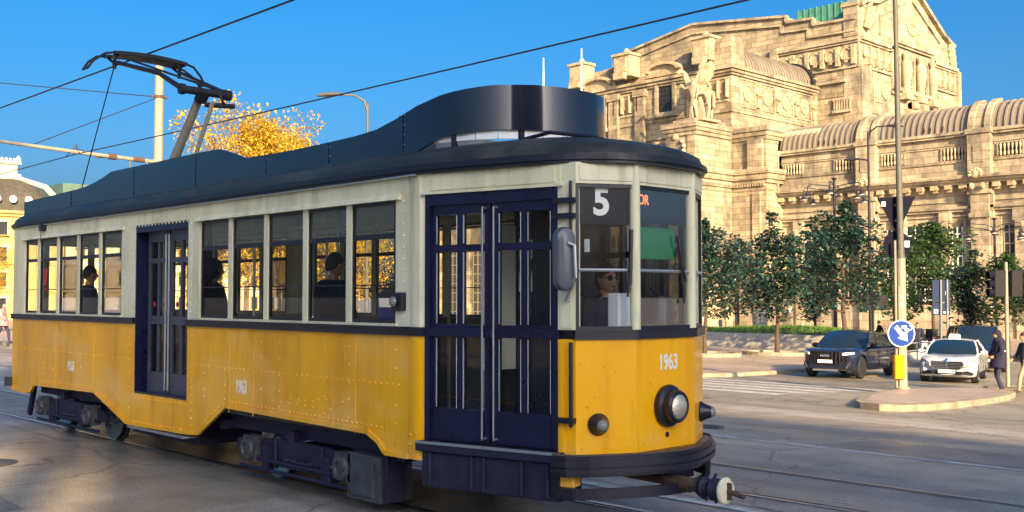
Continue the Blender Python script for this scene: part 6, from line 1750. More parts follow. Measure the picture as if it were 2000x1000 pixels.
# ------------------------------------------------------------------ blue information panel seen from behind
d = 52; b_ = at_depth(1838, 600, d); z = gz(b_.y)+.14
ip = thing('information_panel', 'dark blue information panel on two posts, seen from behind between sign pole and taxi', 'sign', (b_.x, b_.y, z))
def q(col, row, w=0.): v = at_depth(col, row, d); return Vector((v.x - ST*w, v.y + CT*w, v.z))
def qbox(mb, c0, c1, r0, r1, w0, w1, m=0):
    A = [q(c0,r1), q(c1,r1), q(c1,r0), q(c0,r0)]; vs = [a + Vector((-ST*w0, CT*w0, 0)) for a in A] + [a + Vector((-ST*w1, CT*w1, 0)) for a in A]
    mb.add(vs, [(0,1,2,3),(7,6,5,4),(0,4,5,1),(1,5,6,2),(2,6,7,3),(3,7,4,0)], m)
mb = MB(); qbox(mb, 1821, 1856, 547, 590, 0, .08); qbox(mb, 1821, 1856, 592, 615, 0, .08); mb.build('panel', M['panel'], ip)
mb = MB()
for c in (1836.5, 1849): mb.tube([q(c, 546, -.05), Vector((q(c,600,-.05).x, q(c,600,-.05).y, z))], .05, 8)
mb.build('post', M['gray'], ip)
mb = MB(); qbox(mb, 1824, 1832, 604, 612, -.01, -.002); qbox(mb, 1846, 1851, 569, 576, -.01, -.002); qbox(mb, 1843, 1853, 608, 612, -.01, -.002); mb.build('notice', M['paper'], ip)
# ------------------------------------------------------------------ barrier, litter column, parked scooters beyond the cars
d = 47
def qd(col, row, dd): v = at_depth(col, row, dd); return v
A = qd(1770, 671, d); B = qd(1832, 667, d+2)
br = thing('railing', 'low steel railing between the sign pole and the taxi', 'railing', (A.x, A.y, gz(A.y)))
mb = MB(); 
for dz in (0, -.38): mb.tube([A + Vector((0,0,dz)), B + Vector((0,0,dz))], .03, 6)
mb.build('rail', M['alum'], br)
for j in range(4):
    p = A.lerp(B, j/3); mb = MB(); mb.tube([(p.x,p.y,gz(p.y)), (p.x,p.y,p.z)], .03, 6); mb.build('post', M['alum'], br)
A = qd(1778, 690, d+3); B = qd(1838, 686, d+5)
mb = MB(); mb.slab((A.x,A.y), (B.x,B.y), gz(A.y)-.1, gz(A.y)+.55, .3); tag(mb.build('planter_wall', M['slabs'], bevel=.02), 'short pale stone planter wall behind the low railing, left of the taxi', 'wall')
def scooter(loc, rz, label, colm):
    t = thing('scooter', label, 'scooter', loc, rz, 'scooters parked by the plaza')
    for x in (-.62, .62):
        mb = MB(); mb.lathe([(.05,-.05),(.16,-.05),(.24,-.04),(.26,0),(.24,.04),(.16,.05),(.05,.05)], (x,0,.26), (0,1,0), 16); mb.build('wheel', M['tyre'], t, world=False)
    mb = MB(); mb.prism([(-.75,.35),(-.2,.28),(.3,.28),(.42,.85),(.36,.88),(.2,.42),(-.1,.42),(-.15,.72),(-.8,.74)], lambda u, v, k: (u, -.17+.34*k, v)); mb.build('body', M[colm], t, world=False, bevel=.04)
    mb = MB(); mb.prism([(-.85,.75),(-.1,.73),(-.15,.83),(-.8,.86)], lambda u, v, k: (u, -.14+.28*k, v)); mb.build('saddle', M['plastic'], t, world=False, bevel=.03)
    mb = MB(); mb.tube([(.62,0,.3),(.42,0,1.0)], .035, 7); mb.tube([(.36,-.32,1.05),(.42,0,1.0),(.36,.32,1.05)], .02, 6); mb.build('handlebar', M['dpole'], t, world=False)
    mb = MB(); mb.prism([(.42,.85),(.5,.85),(.34,1.35),(.3,1.35)], lambda u, v, k: (u, -.2+.4*k, v)); mb.build('screen', M['carglass'], t, world=False)
    mb = MB(); mb.lathe([(.08,0),(.07,.05),(.01,.07)], (.5,0,.9), (1,0,0), 10); mb.build('headlamp', M['carlamp'], t, world=False)
    return t
for px, dd, rz, lab, cm in ((1800, 58, 2.2, 'pale scooter parked left of the others behind the railing', 'white'), (1814, 59, 2.0, 'dark scooter in the middle of the parked row behind the railing', 'plastic'), (1828, 60, 2.3, 'red scooter parked nearest the information panel posts', 'red')):
    scooter(gpos(px, dd), rz, lab, cm)
loc = gpos(1484, 78); x, y, z = loc
bc = thing('litter_column', 'grey cylindrical column standing behind the grass bank, left of the lone paving tree', 'column', loc)
mb = MB(); mb.lathe([(.55,0),(.55,1.9),(.6,1.95),(.6,2.1),(.3,2.3)], loc, (0,0,1), 18); mb.build('drum', M['gray'], bc)
mb = MB(); mb.lathe([(.62,2.1),(.64,2.14),(.62,2.18)], loc, (0,0,1), 18); mb.build('rim', M['alum'], bc)
# ------------------------------------------------------------------ cars
def car(name, label, loc, rz, sp, paint, plate='', cat='car'):
    L_, W, H, wb, R_, fo = sp['L'], sp['W'], sp['H'], sp['wb'], sp['R'], sp['fo']     # fo: front overhang
    t = thing(name, label, cat, loc, rz)
    xf = wb/2 + fo; xr = xf - L_
    belt, hood0, hood1, clr = sp['belt'], sp['hood0'], sp['hood1'], sp['clr']
    xa = sp['xa']; xc = sp['xc']
    def top(x):      # centre-line height of the body below the glass
        if x > xa:
            f = (x-xa)/(xf-xa); return hood1 + (hood0-hood1)*f**1.5 - (.07*max(0, f-.86)/.14 if f > .86 else 0)
        if x < xc: f = (xc-x)/(xc-xr); return sp['deck'] - .06*f - (.12*max(0, f-.85)/.15 if f > .85 else 0)
        return hood1 + (sp['deck']-hood1)*(xa-x)/(xa-xc)
    def wid(x):
        e = max(0, (x-(xf-.75))/.75); r = max(0, ((xr+.6)-x)/.6)
        return W/2*(1 - .17*e**2.2 - .12*r**2.2)
    xs = [xr, xr+.05, xr+.18, xr+.4, xr+.8, -wb/2, -wb/4, 0, wb/4, wb/2, xf-.7, xf-.45, xf-.25, xf-.10, xf-.03, xf]
    mb = MB(); rings = []
    for x in xs:
        w_ = wid(x); zt = top(x); e = max(0, (x-(xf-.3))/.3); er = max(0, ((xr+.25)-x)/.25)
        zb = clr + .10*e + .1*er; sh = min(belt, zt-.05)
        half = [(0, zb), (w_*.80, zb), (w_*.95, zb+.06), (w_*.985, zb+.2), (w_, zb+.38), (w_*.99, sh-.16), (w_*.955, sh-.03), (w_*.90, sh+.02), (w_*.62, (sh+zt)/2+.035), (w_*.3, zt-.004), (0, zt)]
        ee = max(0, (x-(xf-.5))/.5); bk = lambda y: x - .20*ee*(abs(y)/(W/2*.83))**2.6
        ring = [(bk(y), y, z) for y, z in half] + [(bk(y), -y, z) for y, z in half[::-1][1:-1]]
        rings.append(ring)
    k = len(rings[0]); vs = [p for r in rings for p in r]
    mb.add(vs, [(i*k+j, i*k+(j+1)%k, (i+1)*k+(j+1)%k, (i+1)*k+j) for i in range(len(rings)-1) for j in range(k)], 0, True)
    mb.add(rings[0], [list(range(k))]); mb.add(rings[-1], [list(range(k))[::-1]])
    cut = MB()
    for x in (-wb/2, wb/2):
        for s in (-1, 1): cut.lathe([(R_+.055, -.27), (R_+.055, .25)], (x, s*(W/2-.08), R_), (0,1,0), 28)
    ob = bpy.data.objects.new('a', mb.mesh('a', M[paint])); oc = bpy.data.objects.new('b', cut.mesh('b', M['plastic']))
    COL.objects.link(ob); COL.objects.link(oc)
    md = ob.modifiers.new('b', 'BOOLEAN'); md.operation = 'DIFFERENCE'; md.object = oc; md.solver = 'EXACT'
    dg = bpy.context.evaluated_depsgraph_get(); me = bpy.data.meshes.new_from_object(ob.evaluated_get(dg))
    bpy.data.objects.remove(ob); bpy.data.objects.remove(oc)
    me.name = 'body'; me.set_sharp_from_angle(angle=R(40))
    if len(me.materials) < 2: me.materials.append(M['plastic'])
    body = bpy.data.objects.new('body', me); COL.objects.link(body); body.parent = t; WL[body.name] = (0,0,0)
    # shut lines, sill and flank crease
    mb = MB()
    for s in (-1, 1):
        for x in sp['shut']: mb.bar((x, s*(wid(x)*1.003), clr+.22), (x+.06, s*(wid(x)*.985), belt-.06), .012, .012)
        mb.bar((-wb/2+R_+.1, s*(W/2*.985), clr+.1), (wb/2-R_-.1, s*(W/2*.985), clr+.1), .03, .10)
        mb.build('sill_trim', M['plastic'], t, world=False); mb = MB()
    # cabin
    xat, xct, yb, yr, zr = sp['xat'], sp['xct'], W/2*.885, W/2*.70, H
    zc = sp['deck']
    def bl(x): return top(x) - .02 if x > 0 else top(x) - .02
    mb = MB(); n = 8
    def roofp(u, v):
        x = xct + (xat-xct)*u; y = (v*2-1)
        return (x + (.10*(1-y*y) if u > .5 else -.05*(1-y*y))*abs(2*u-1), y*yr, zr - .055 + .055*(1-y*y) - .05*(2*u-1)**2 - (sp.get('rdrop', .0)*(1-u)**2))
    mb.grid(roofp, 8, 8); mb.build('roof', M[paint], t, world=False)
    def P0(x, s, dz=0.): return Vector((x, s*yb, belt+dz))
    zA = roofp(1, 0)[2]; zC = roofp(0, 0)[2]
    g_ = MB(); g_.grid(lambda u, v: Vector((xa + .18*(1-(2*v-1)**2), (2*v-1)*yb, hood1-.02)).lerp(Vector(roofp(1, v)), u) + Vector((.03*sin(pi*u),0,.03*sin(pi*u))), 5, 8); g_.build('windscreen', M['carglass'], t, world=False)
    g_ = MB(); g_.grid(lambda u, v: Vector((xc - .10*(1-(2*v-1)**2), (2*v-1)*yb*.97, zc-.02)).lerp(Vector(roofp(0, v)), u), 5, 8); g_.build('rear_screen', M['carglass'], t, world=False)
    for s in (-1, 1):
        base = [Vector((xa, s*yb, hood1-.02)), Vector((xc, s*yb*.97, zc-.02))]; tp = [Vector(roofp(1, (s+1)/2)), Vector(roofp(0, (s+1)/2))]
        edges = [0] + sp['pill'] + [1]
        for a, c in zip(edges, edges[1:]):
            g_ = MB(); q = lambda u, v: (base[0].lerp(base[1], a+(c-a)*u)).lerp(tp[0].lerp(tp[1], a+(c-a)*u), v) + Vector((0, s*.02*sin(pi*v), 0))
            g_.grid(q, 2, 3); g_.build('side_window', M['carglass'], t, world=False)
        mb = MB()
        q = lambda f, v: base[0].lerp(base[1], f).lerp(tp[0].lerp(tp[1], f), v) + Vector((0, s*(.012+.02*sin(pi*v)), 0))
        mb.tube([q(0,-.02), q(0,.5), q(0,1)], .045, 6); mb.tube([q(1,-.02), q(1,.5), q(1,1)], .07, 6)
        mb.tube([q(0,1), q(.25,1), q(.5,1), q(.75,1), q(1,1)], .04, 6)
        mb.build('pillar', M[paint], t, world=False)
        mb = MB()
        for f in sp['pill']: mb.bar(q(f,0), q(f,.98), .06, .03)
        mb.tube([q(0,-.0), q(.5,-.0), q(1,-.0)], .018, 6)
        mb.build('window_trim', M['plastic'], t, world=False)
        # mirror, handles
        mb = MB(); m0 = Vector((xa-.28, s*(yb+.10), belt+.10)); ring = []
        for i_ in range(6):
            f = i_/5; r_ = .09*sin(pi*(.15+.7*f))
            ring.append([m0 + Vector((.06*cos(2*pi*j/10)*sin(pi*(.2+.6*f))*1.3, s*(f*.22-.02), r_*sin(2*pi*j/10))) for j in range(10)])
        mb.add([p for r_ in ring for p in r_], [(i_*10+j, i_*10+(j+1)%10, (i_+1)*10+(j+1)%10, (i_+1)*10+j) for i_ in range(5) for j in range(10)], 0, True); mb.add(ring[0], [list(range(10))]); mb.add(ring[-1], [list(range(10))])
        mb.bar(m0 + Vector((0,-s*.08,-.07)), m0 + Vector((0,s*.02,-.03)), .06, .04); mb.build('mirror', M[sp.get('mirror', paint)], t, world=False)
        for x in sp['handles']: mb = MB(); mb.tube([(x, s*(wid(x)*1.005), belt-.14), (x-.2, s*(wid(x)*1.005), belt-.135)], .018, 6); mb.build('door_handle', M[sp['trim']], t, world=False)
        # wheels
        for x in (-wb/2, wb/2):
            yy = s*(W/2-.13)
            mb = MB(); mb.lathe([(R_*.66,-.11),(R_*.9,-.115),(R_,-.08),(R_,.08),(R_*.9,.115),(R_*.66,.11)], (x, yy, R_), (0,s,0), 28); wh = mb.build('wheel', M['tyre'], t, world=False)
            mb = MB(); mb.lathe([(R_*.68,.105),(R_*.62,.10),(R_*.6,.0),(R_*.05,-.0)], (x, yy, R_), (0,s,0), 24)
            for j in range(sp['spokes']):
                a = 2*pi*j/sp['spokes']; u = Vector((cos(a),0,sin(a))); mb.bar(Vector((x, yy+s*.085, R_)) + u*R_*.08, Vector((x, yy+s*.10, R_)) + u*R_*.64, sp['sw'], .03)
            mb.lathe([(.06,.07),(.055,.1),(.01,.105)], (x, yy, R_), (0,s,0), 12)
            mb.build('rim', M[sp['rim']], wh, world=False)
    # nose
    def fx(y, z): # x of the front skin at lateral y, height z (rounded in plan)
        e = abs(y)/(W/2*.83); return xf - .20*e**2.6
    def nose_plate(mb, pts, o0, o1, m=0):
        a = [(fx(y, z)+o0, y, z) for y, z in pts]; b_ = [(fx(y, z)+o1, y, z) for y, z in pts]; n = len(pts)
        mb.add(a+b_, [list(range(n))[::-1], list(range(n,2*n))] + [(i_,(i_+1)%n,n+(i_+1)%n,n+i_) for i_ in range(n)], m)
    sp['nose'](t, nose_plate, fx, xf, W, top, paint)
    mb = MB(); z = sp['plate_z']; mb.box(xf+.045, xf+.058, -.26, .26, z-.055, z+.055); pl = mb.build('number_plate', M['white'], t, world=False)
    if plate: text('plate_letters', plate, .085, M['dpole'], pl, face_matrix((xf+.059, 0, z), (0,1,0), (0,0,1)), .001, .9, 0, world=False)
    return t
def suv_nose(t, npl, fx, xf, W, top, paint):
    mb = MB(); npl(mb, [(-.62,.62),(-.5,.50),(.5,.50),(.62,.62),(.60,.86),(.50,.93),(-.50,.93),(-.60,.86)], -.06, .03); g_ = mb.build('grille', M['plastic'], t, world=False)
    mb = MB()
    for j in range(9): y = -.5+.125*j; npl(mb, [(y-.015,.52),(y+.015,.52),(y+.015,.92),(y-.015,.92)], .028, .042)
    O = [(-.64,.62),(-.5,.48),(.5,.48),(.64,.62),(.62,.87),(.51,.95),(-.51,.95),(-.62,.87)]
    for a, c in zip(O, O[1:]+O[:1]): mb.bar((fx(*a)+.035, *a), (fx(*c)+.035, *c), .03, .025)
    mb.build('grille_bars', M['dpole'], g_, world=False)
    for s in (-1, 1):
        mb = MB(); mb.grid(lambda u, v: (xf-.10-.50*u**1.5, s*(.62+.30*u), .83 + .045*u + (.11-.03*u)*(v-.3) ), 6, 3); 
        mb2 = MB(); pts = [(.60,.82),(.60,.90),(.75,.925),(.90,.93),(.90,.87),(.75,.835)]
        a = [(xf - .03 - .42*((y-.55)/.4)**1.6 + .05, s*y, z) for y, z in pts]; b_ = [(p[0]-.12, p[1]-s*.02, p[2]) for p in a]; n = 6
        mb2.add(a+b_, [list(range(n)), list(range(n,2*n))[::-1]] + [(i_,(i_+1)%n,n+(i_+1)%n,n+i_) for i_ in range(n)])
        h = mb2.build('headlight', M['carlamp'], t, world=False)
        mb = MB(); npl(mb, [(s*.66,.36),(s*.86,.42),(s*.86,.60),(s*.72,.58)], -.04, .035); mb.build('air_intake', M['plastic'], t, world=False)
        mb = MB(); mb.bar((fx(.70,.5)+.04, s*.70, .38), (fx(.82,.5)+.05, s*.82, .60), .02, .03); mb.build('intake_trim', M['chrome'], t, world=False)
    mb = MB(); mb.bar((fx(.90,.8)-.14, -.9, .80), (fx(.94,.9)-.2, -.93, .88), .05, .08); mb.build('indicator', M['amber'], t, world=False)
    mb = MB(); mb.box(xf-.02, xf+.02, -.45, .45, .27, .33); mb.build('lower_lip', M['chrome'], t, world=False)
    mb = MB()
    for j in range(4): mb.lathe([(.045,.0),(.05,.008),(.04,.012),(.036,.0)], (xf+.04, -.12+.08*j, .80), (1,0,0), 14)
    mb.build('badge', M['chrome'], t, world=False)
def taxi_nose(t, npl, fx, xf, W, top, paint):
    mb = MB(); npl(mb, [(-.40,.48),(.40,.48),(.47,.60),(.46,.71),(-.46,.71),(-.47,.60)], -.05, .022); g_ = mb.build('grille', M['plastic'], t, world=False)
    mb = MB()
    for z in (.51,.56,.61,.66): npl(mb, [(-.44,z),(.44,z),(.44,z+.022),(-.44,z+.022)], .02, .04)
    O = [(-.40,.47),(.40,.47),(.48,.60),(.47,.72),(-.47,.72),(-.48,.60)]
    for a, c in zip(O, O[1:]+O[:1]): mb.bar((fx(*a)+.03, *a), (fx(*c)+.03, *c), .03, .025)
    mb.bar((xf+.03, 0, .47), (xf+.03, 0, .72), .025, .03); mb.lathe([(.055,.0),(.06,.01),(.05,.015)], (xf+.03, 0, .765), (1,0,.4), 14)
    mb.build('grille_bars', M['chrome'], g_, world=False)
    for s in (-1, 1):
        pts = [(.52,.56),(.53,.68),(.66,.755),(.84,.80),(.88,.76),(.80,.62),(.66,.555)]; n = 7
        a = [(xf - .02 - .50*(max(0,y-.45)/.42)**1.7 + .05, s*y, z) for y, z in pts]; b_ = [(p[0]-.12, p[1]-s*.03, p[2]) for p in a]
        mb = MB(); mb.add(a+b_, [list(range(n)), list(range(n,2*n))[::-1]] + [(i_,(i_+1)%n,n+(i_+1)%n,n+i_) for i_ in range(n)]); h = mb.build('headlight', M['carlamp'], t, world=False)
        mb = MB(); mb.tube([(p[0]+.012, p[1], p[2]-.02) for p in a[2:4]], .014, 5); mb.tube([(a[0][0]+.012, a[0][1]+s*.03, .6), (a[6][0]+.012, a[6][1], .585), (a[5][0]+.012, a[5][1], .64)], .012, 5); mb.build('lamp_strip', M['dpole'], h, world=False)
        mb = MB(); npl(mb, [(s*.46,.30),(s*.80,.28),(s*.78,.36),(s*.62,.42),(s*.46,.40)], -.04, .02); mb.build('air_intake', M['plastic'], t, world=False)
    mb = MB(); npl(mb, [(-.44,.30),(.44,.30),(.44,.40),(-.44,.40)], -.04, .02); mb.build('air_intake', M['plastic'], t, world=False)
    mb = MB(); P_ = [(-.84,.25),(-.6,.24),(-.42,.275),(.42,.275),(.6,.24),(.84,.25)]
    for a, c in zip(P_, P_[1:]): mb.bar((fx(*a)+.03, *a), (fx(*c)+.03, *c), .03, .03)
    mb.build('bumper_trim', M['chrome'], t, world=False)
def van_nose(t, npl, fx, xf, W, top, paint):
    mb = MB(); npl(mb, [(-.5,.6),(.5,.6),(.55,.82),(-.55,.82)], -.05, .02); mb.build('grille', M['plastic'], t, world=False)
    for s in (-1, 1):
        pts = [(.58,.70),(.58,.84),(.86,.95),(.88,.80)]; a = [(xf-.02-.42*((y-.5)/.4)**1.6+.05, s*y, z) for y, z in pts]; b_ = [(p[0]-.12,p[1],p[2]) for p in a]
        mb = MB(); mb.add(a+b_, [(0,1,2,3),(7,6,5,4)] + [(i_,(i_+1)%4,4+(i_+1)%4,4+i_) for i_ in range(4)]); mb.build('headlight', M['carlamp'], t, world=False)
SUV = dict(L=4.95, W=1.98, H=1.70, wb=2.95, R=.385, fo=.93, belt=1.02, hood0=1.0, hood1=1.09, clr=.26, xa=.98, xc=-2.05, xat=.18, xct=-1.45, deck=1.10, pill=[.36,.68], shut=(.92,-.12,-1.0), handles=(.0,-1.05), spokes=10, sw=.045, rim='dpole', trim='suv', rdrop=.10, mirror='plastic', nose=suv_nose, plate_z=.60)
TAXI = dict(L=4.82, W=1.84, H=1.46, wb=2.86, R=.325, fo=.84, belt=.90, hood0=.80, hood1=.94, clr=.19, xa=.86, xc=-1.75, xat=.02, xct=-1.05, deck=.98, pill=[.40,.72], shut=(.86,-.16,-1.0), handles=(-.05,-1.05), spokes=10, sw=.035, rim='chrome', trim='chrome', rdrop=.02, nose=taxi_nose, plate_z=.40)
VAN = dict(L=5.1, W=1.93, H=1.88, wb=3.1, R=.33, fo=.95, belt=1.10, hood0=.92, hood1=1.15, clr=.22, xa=1.35, xc=-2.35, xat=.45, xct=-2.2, deck=1.15, pill=[.33,.66], shut=(1.1,.05,-1.1), handles=(.1,-1.0), spokes=8, sw=.05, rim='alum', trim='dpole', rdrop=0, nose=van_nose, plate_z=.5)
def place(front, fwd, sp):
    f = Vector(fwd).normalized(); c = Vector(front) - f*sp['wb']/2
    return (c.x, c.y, gz(c.y) + .004), atan2(f.y, f.x)
def tilt(o):    # stand on the slope of the street
    f = Vector((cos(o.rotation_euler.z), sin(o.rotation_euler.z))); y = o.location.y
    sl = (gz(y+1.5) - gz(y-1.5))/3
    o.rotation_euler.y = -math.atan(sl*f.y); o.rotation_euler.x = math.atan(sl*f.x)
lc, rz = place((-18.95, 34.0), (.13, -.99), SUV); tilt(car('parked_car', 'large dark blue coupe SUV standing left of the sign pole, amber light on its corner', lc, rz, SUV, 'suv', '', 'car'))
lc, rz = place((-15.42, 35.2), (.30, -.95), TAXI); tx = car('taxi', 'white taxi saloon with a roof sign, facing the camera behind two pedestrians', lc, rz, TAXI, 'taxi', 'FK 521 YB', 'taxi'); tilt(tx)
mb = MB(); mb.prism(rounded([(-.20,0),(.20,0),(.17,.15),(-.17,.15)], .04), lambda u, v, k: (-.22 - .10*(k-.5), u, 1.445 + v)); ts = mb.build('roof_sign', M['white'], tx, world=False)
text('sign_letters', 'TAXI', .11, M['dpole'], ts, face_matrix((-.168, 0, 1.52), (0,1,0), (0,0,1)), .002, 1.0, .003, world=False)
b_ = at_depth(1905, 660, 44); lc = (b_.x, b_.y, gz(b_.y)+.004)
tilt(car('van', 'dark people carrier standing behind the white taxi', lc, atan2(-.86, .51), VAN, 'van', '', 'van'))
b_ = at_depth(2080, 660, 52); tilt(dup([o for o in COL.objects if o.name == 'parked_car'][0], (b_.x, b_.y, gz(b_.y)), R(-75), 'dark car parked beyond the people carrier at the right edge'))
# ------------------------------------------------------------------ people
def head_mb(mb, c, fwd, s=1., mats=(0,0), glasses=None):
    """head with brow, nose, chin, ears and eyes; c = centre, fwd = facing direction (unit, level)"""
    c = Vector(c); f = Vector(fwd); l = Vector((0,0,1)).cross(f).normalized(); u = Vector((0,0,1))
    nu, nv = 22, 16
    def pt(i, j):
        th = 2*pi*i/nu; ph = pi*j/nv; d = Vector((sin(ph)*cos(th), sin(ph)*sin(th), cos(ph)))
        x, y, z = d.x*.095, d.y*.076, d.z*.122
        if z < -.02: k = 1 - .32*min(1, (-z-.02)/.10); y *= k; x = x*(1-.12*(1-k)) + (.012 if d.x > 0 else .018*(1-k)*6)
        fr = max(0, d.x)**4
        if abs(y) < .05 and d.x > .3:
            x += fr*(.012*math.exp(-((z-.028)/.014)**2))                          # brow
            x -= fr*.013*math.exp(-((z-.006)/.012)**2)*math.exp(-((abs(y)-.032)/.014)**2)   # sockets
            x += .030*math.exp(-((z+.022)/.018)**2)*math.exp(-(y/.011)**2)*fr + .014*math.exp(-((z-.0)/.02)**2)*math.exp(-(y/.009)**2)*fr   # nose
            x += fr*.008*math.exp(-((z+.058)/.008)**2)*math.exp(-(y/.022)**2) + fr*.010*math.exp(-((z+.095)/.016)**2)*math.exp(-(y/.025)**2)
        return c + (f*x + l*y + u*z)*s
    vs = [pt(i, j) for j in range(nv+1) for i in range(nu)]
    mb.add(vs, [(j*nu+i, j*nu+(i+1)%nu, (j+1)*nu+(i+1)%nu, (j+1)*nu+i) for j in range(nv) for i in range(nu)], mats[0], True)
    for sd in (-1, 1):
        mb.lathe([(.010,0),(.026,.004),(.028,.012),(.012,.016)], c + (f*-.005 + l*sd*.072 + u*-.005)*s, (l*sd + f*-.3), 10, mats[0])
        mb.lathe([(.012,0),(.010,.006),(.002,.009)], c + (f*.080 + l*sd*.031 + u*.006)*s, f, 8, mats[1])
    mb.tube([c + (f*.088 + l*-.02 + u*-.062)*s, c + (f*.094 + u*-.060)*s, c + (f*.088 + l*.02 + u*-.062)*s], .004, 4, mats[1])
def hair_mb(c, fwd, s=1., long_=0., full=1.0):
    mb = MB(); c = Vector(c); f = Vector(fwd); l = Vector((0,0,1)).cross(f).normalized(); u = Vector((0,0,1)); rg = random.Random(int(abs(c.x*100))+3)
    nu, nv = 24, 10
    def pt(i, j):
        th = 2*pi*i/nu; back = .5 - .5*cos(th)         # 0 front, 1 back
        mx = (.36 + .30*back + long_*.25*back)*pi
        ph = mx*j/nv; d = Vector((sin(ph)*cos(th), sin(ph)*sin(th), cos(ph))); k = 1.07 + .03*rg.random() + long_*.08*back
        return c + (f*d.x*.098*k + l*d.y*.080*k + u*(d.z*.126*k + .003))*s
    vs = [pt(i, j) for j in range(nv+1) for i in range(nu)]
    mb.add(vs, [(j*nu+i, j*nu+(i+1)%nu, (j+1)*nu+(i+1)%nu, (j+1)*nu+i) for j in range(nv) for i in range(nu)], 0, True)
    return mb
def hand_mb(mb, wrist, d, palm_n, s, m, curl=.5):
    """palm, four bent fingers and a thumb"""
    d = Vector(d).normalized(); n = Vector(palm_n); n = (n - d*n.dot(d)).normalized(); w = d.cross(n)
    o = Vector(wrist)
    mb.tube([o - d*.01*s, o + d*.03*s, o + d*.075*s, o + d*.09*s], [.024*s,.036*s,.038*s,.028*s], 8, m)
    for k, ln in enumerate((.070,.080,.075,.058)):
        b_ = o + d*.085*s + w*(.030-.02*k)*s; p = [b_]; dd = d.copy()
        for q in range(3):
            dd = (dd + n*curl*.55).normalized(); p.append(p[-1] + dd*ln*s*(.42,.32,.26)[q])
        mb.tube(p, [.0095*s,.009*s,.008*s,.006*s], 6, m)
    b_ = o + d*.03*s + w*.034*s; mb.tube([b_, b_ + (w*.6+d*.7+n*.3).normalized()*.035*s, b_ + (w*.35+d+n*.6).normalized()*.065*s], [.012*s,.010*s,.007*s], 6, m)
def person(label, loc, rz, pose, cl, h=1.75, group=None, hair='hair', extra=None, detail=True):
    """pose: joint positions for a 1.75 m figure facing +X; cl: material names for jacket, trousers, shoes"""
    s = h/1.75
    t = thing('person', label, 'person', loc, rz, group)
    J = dict(pel=(0,0,.95), spi=(.0,0,1.13), che=(.0,0,1.33), nec=(.01,0,1.50), hea=(.025,0,1.58),
             shl=(0,.19,1.42), ell=(-.03,.24,1.14), wrl=(.03,.25,.90), shr=(0,-.19,1.42), elr=(-.03,-.24,1.14), wrr=(.03,-.25,.90),
             hil=(0,.095,.90), knl=(.02,.10,.50), anl=(-.01,.10,.09), tol=(.17,.11,.03), hir=(0,-.095,.90), knr=(.02,-.10,.50), anr=(-.01,-.10,.09), tor=(.17,-.11,.03))
    J.update({k: v for k, v in pose.items() if k != 'face'})
    bulk = cl.get('bulk', 1.)
    rad = dict(pel=.150*bulk, spi=.140*bulk, che=(.165*bulk), nec=.058, hea=.055, shl=.082*bulk, ell=.058*bulk, wrl=.042*bulk**.5, shr=.082*bulk, elr=.058*bulk, wrr=.042*bulk**.5,
               hil=.105, knl=.068, anl=.048, tol=.036, hir=.105, knr=.068, anr=.048, tor=.036)
    nd = {k: (Vector(v)*s, rad[k]*s) for k, v in J.items()}
    ed = [('pel','spi'),('spi','che'),('che','nec'),('nec','hea'),('che','shl'),('shl','ell'),('ell','wrl'),('che','shr'),('shr','elr'),('elr','wrr'),('pel','hil'),('hil','knl'),('knl','anl'),('anl','tol'),('pel','hir'),('hir','knr'),('knr','anr'),('anr','tor')]
    me = skin_raw(nd, ed, 'pel', 1)
    lo = {('nec','hea'): 0, ('hil','knl'): 2, ('knl','anl'): 2, ('hir','knr'): 2, ('knr','anr'): 2, ('anl','tol'): 3, ('anr','tor'): 3, ('pel','hil'): 2, ('pel','hir'): 2}
    def seg(c):
        best = 9; e_ = None
        for a, b_ in ed:
            p, q = nd[a][0], nd[b_][0]; d = q-p; f = max(0, min(1, (c-p).dot(d)/max(1e-9, d.length_squared))); ds = (c-(p+d*f)).length/(nd[a][1]*(1-f)+nd[b_][1]*f)**.5
            if ds < best: best = ds; e_ = (a, b_)
        return lo.get(e_, 1)
    mb = MB(); mesh_to_mb(mb, me, seg)
    f = Vector(pose.get('face', (1,0,0))).normalized(); hc = nd['hea'][0] + Vector((.01,0,.075))*s
    head_mb(mb, hc, f, s, (0, 4))
    if detail:
        for a, b_, sd in (('ell','wrl',1),('elr','wrr',-1)):
            d = (nd[b_][0]-nd[a][0]).normalized(); hand_mb(mb, nd[b_][0] + d*.02*s, d, (0, -sd, .1), s, 0)
    b_ = mb.build('body', [M['skin'], M[cl['top']], M[cl['leg']], M[cl.get('shoe','shoe')], M['hair']], t, world=False, fix=False, angle=180)
    hm = hair_mb(hc, f, s, cl.get('long', 0.)).build('hair', M[hair], t, world=False, fix=False, angle=180)
    if cl.get('coat'):       # coat skirt following hips and thighs
        mb = MB(); pe = nd['pel'][0]; kl, kr = nd['knl'][0], nd['knr'][0]; mid = pe.lerp((kl+kr)/2, cl['coat']); n = 18
        sp_ = abs(kl.x-kr.x)*.5*cl['coat']
        def sk(u, v):
            a = 2*pi*u; k_ = .19*bulk + .03*v; c_ = (pe+Vector((0,0,.22*s))).lerp(mid, v)
            return c_ + Vector((cos(a)*(k_*.82+sp_*v*.7), sin(a)*k_*1.0, .01*sin(3*a)*v))*s
        mb.grid(sk, n, 5); mb.grid(lambda u, v: sk(u, 1)*(1-.12*v) + nd['pel'][0]*.12*v, n, 1); mb.build('coat_skirt', M[cl['top']], t, world=False)
    if extra: extra(t, nd, s, hc, f)
    return t
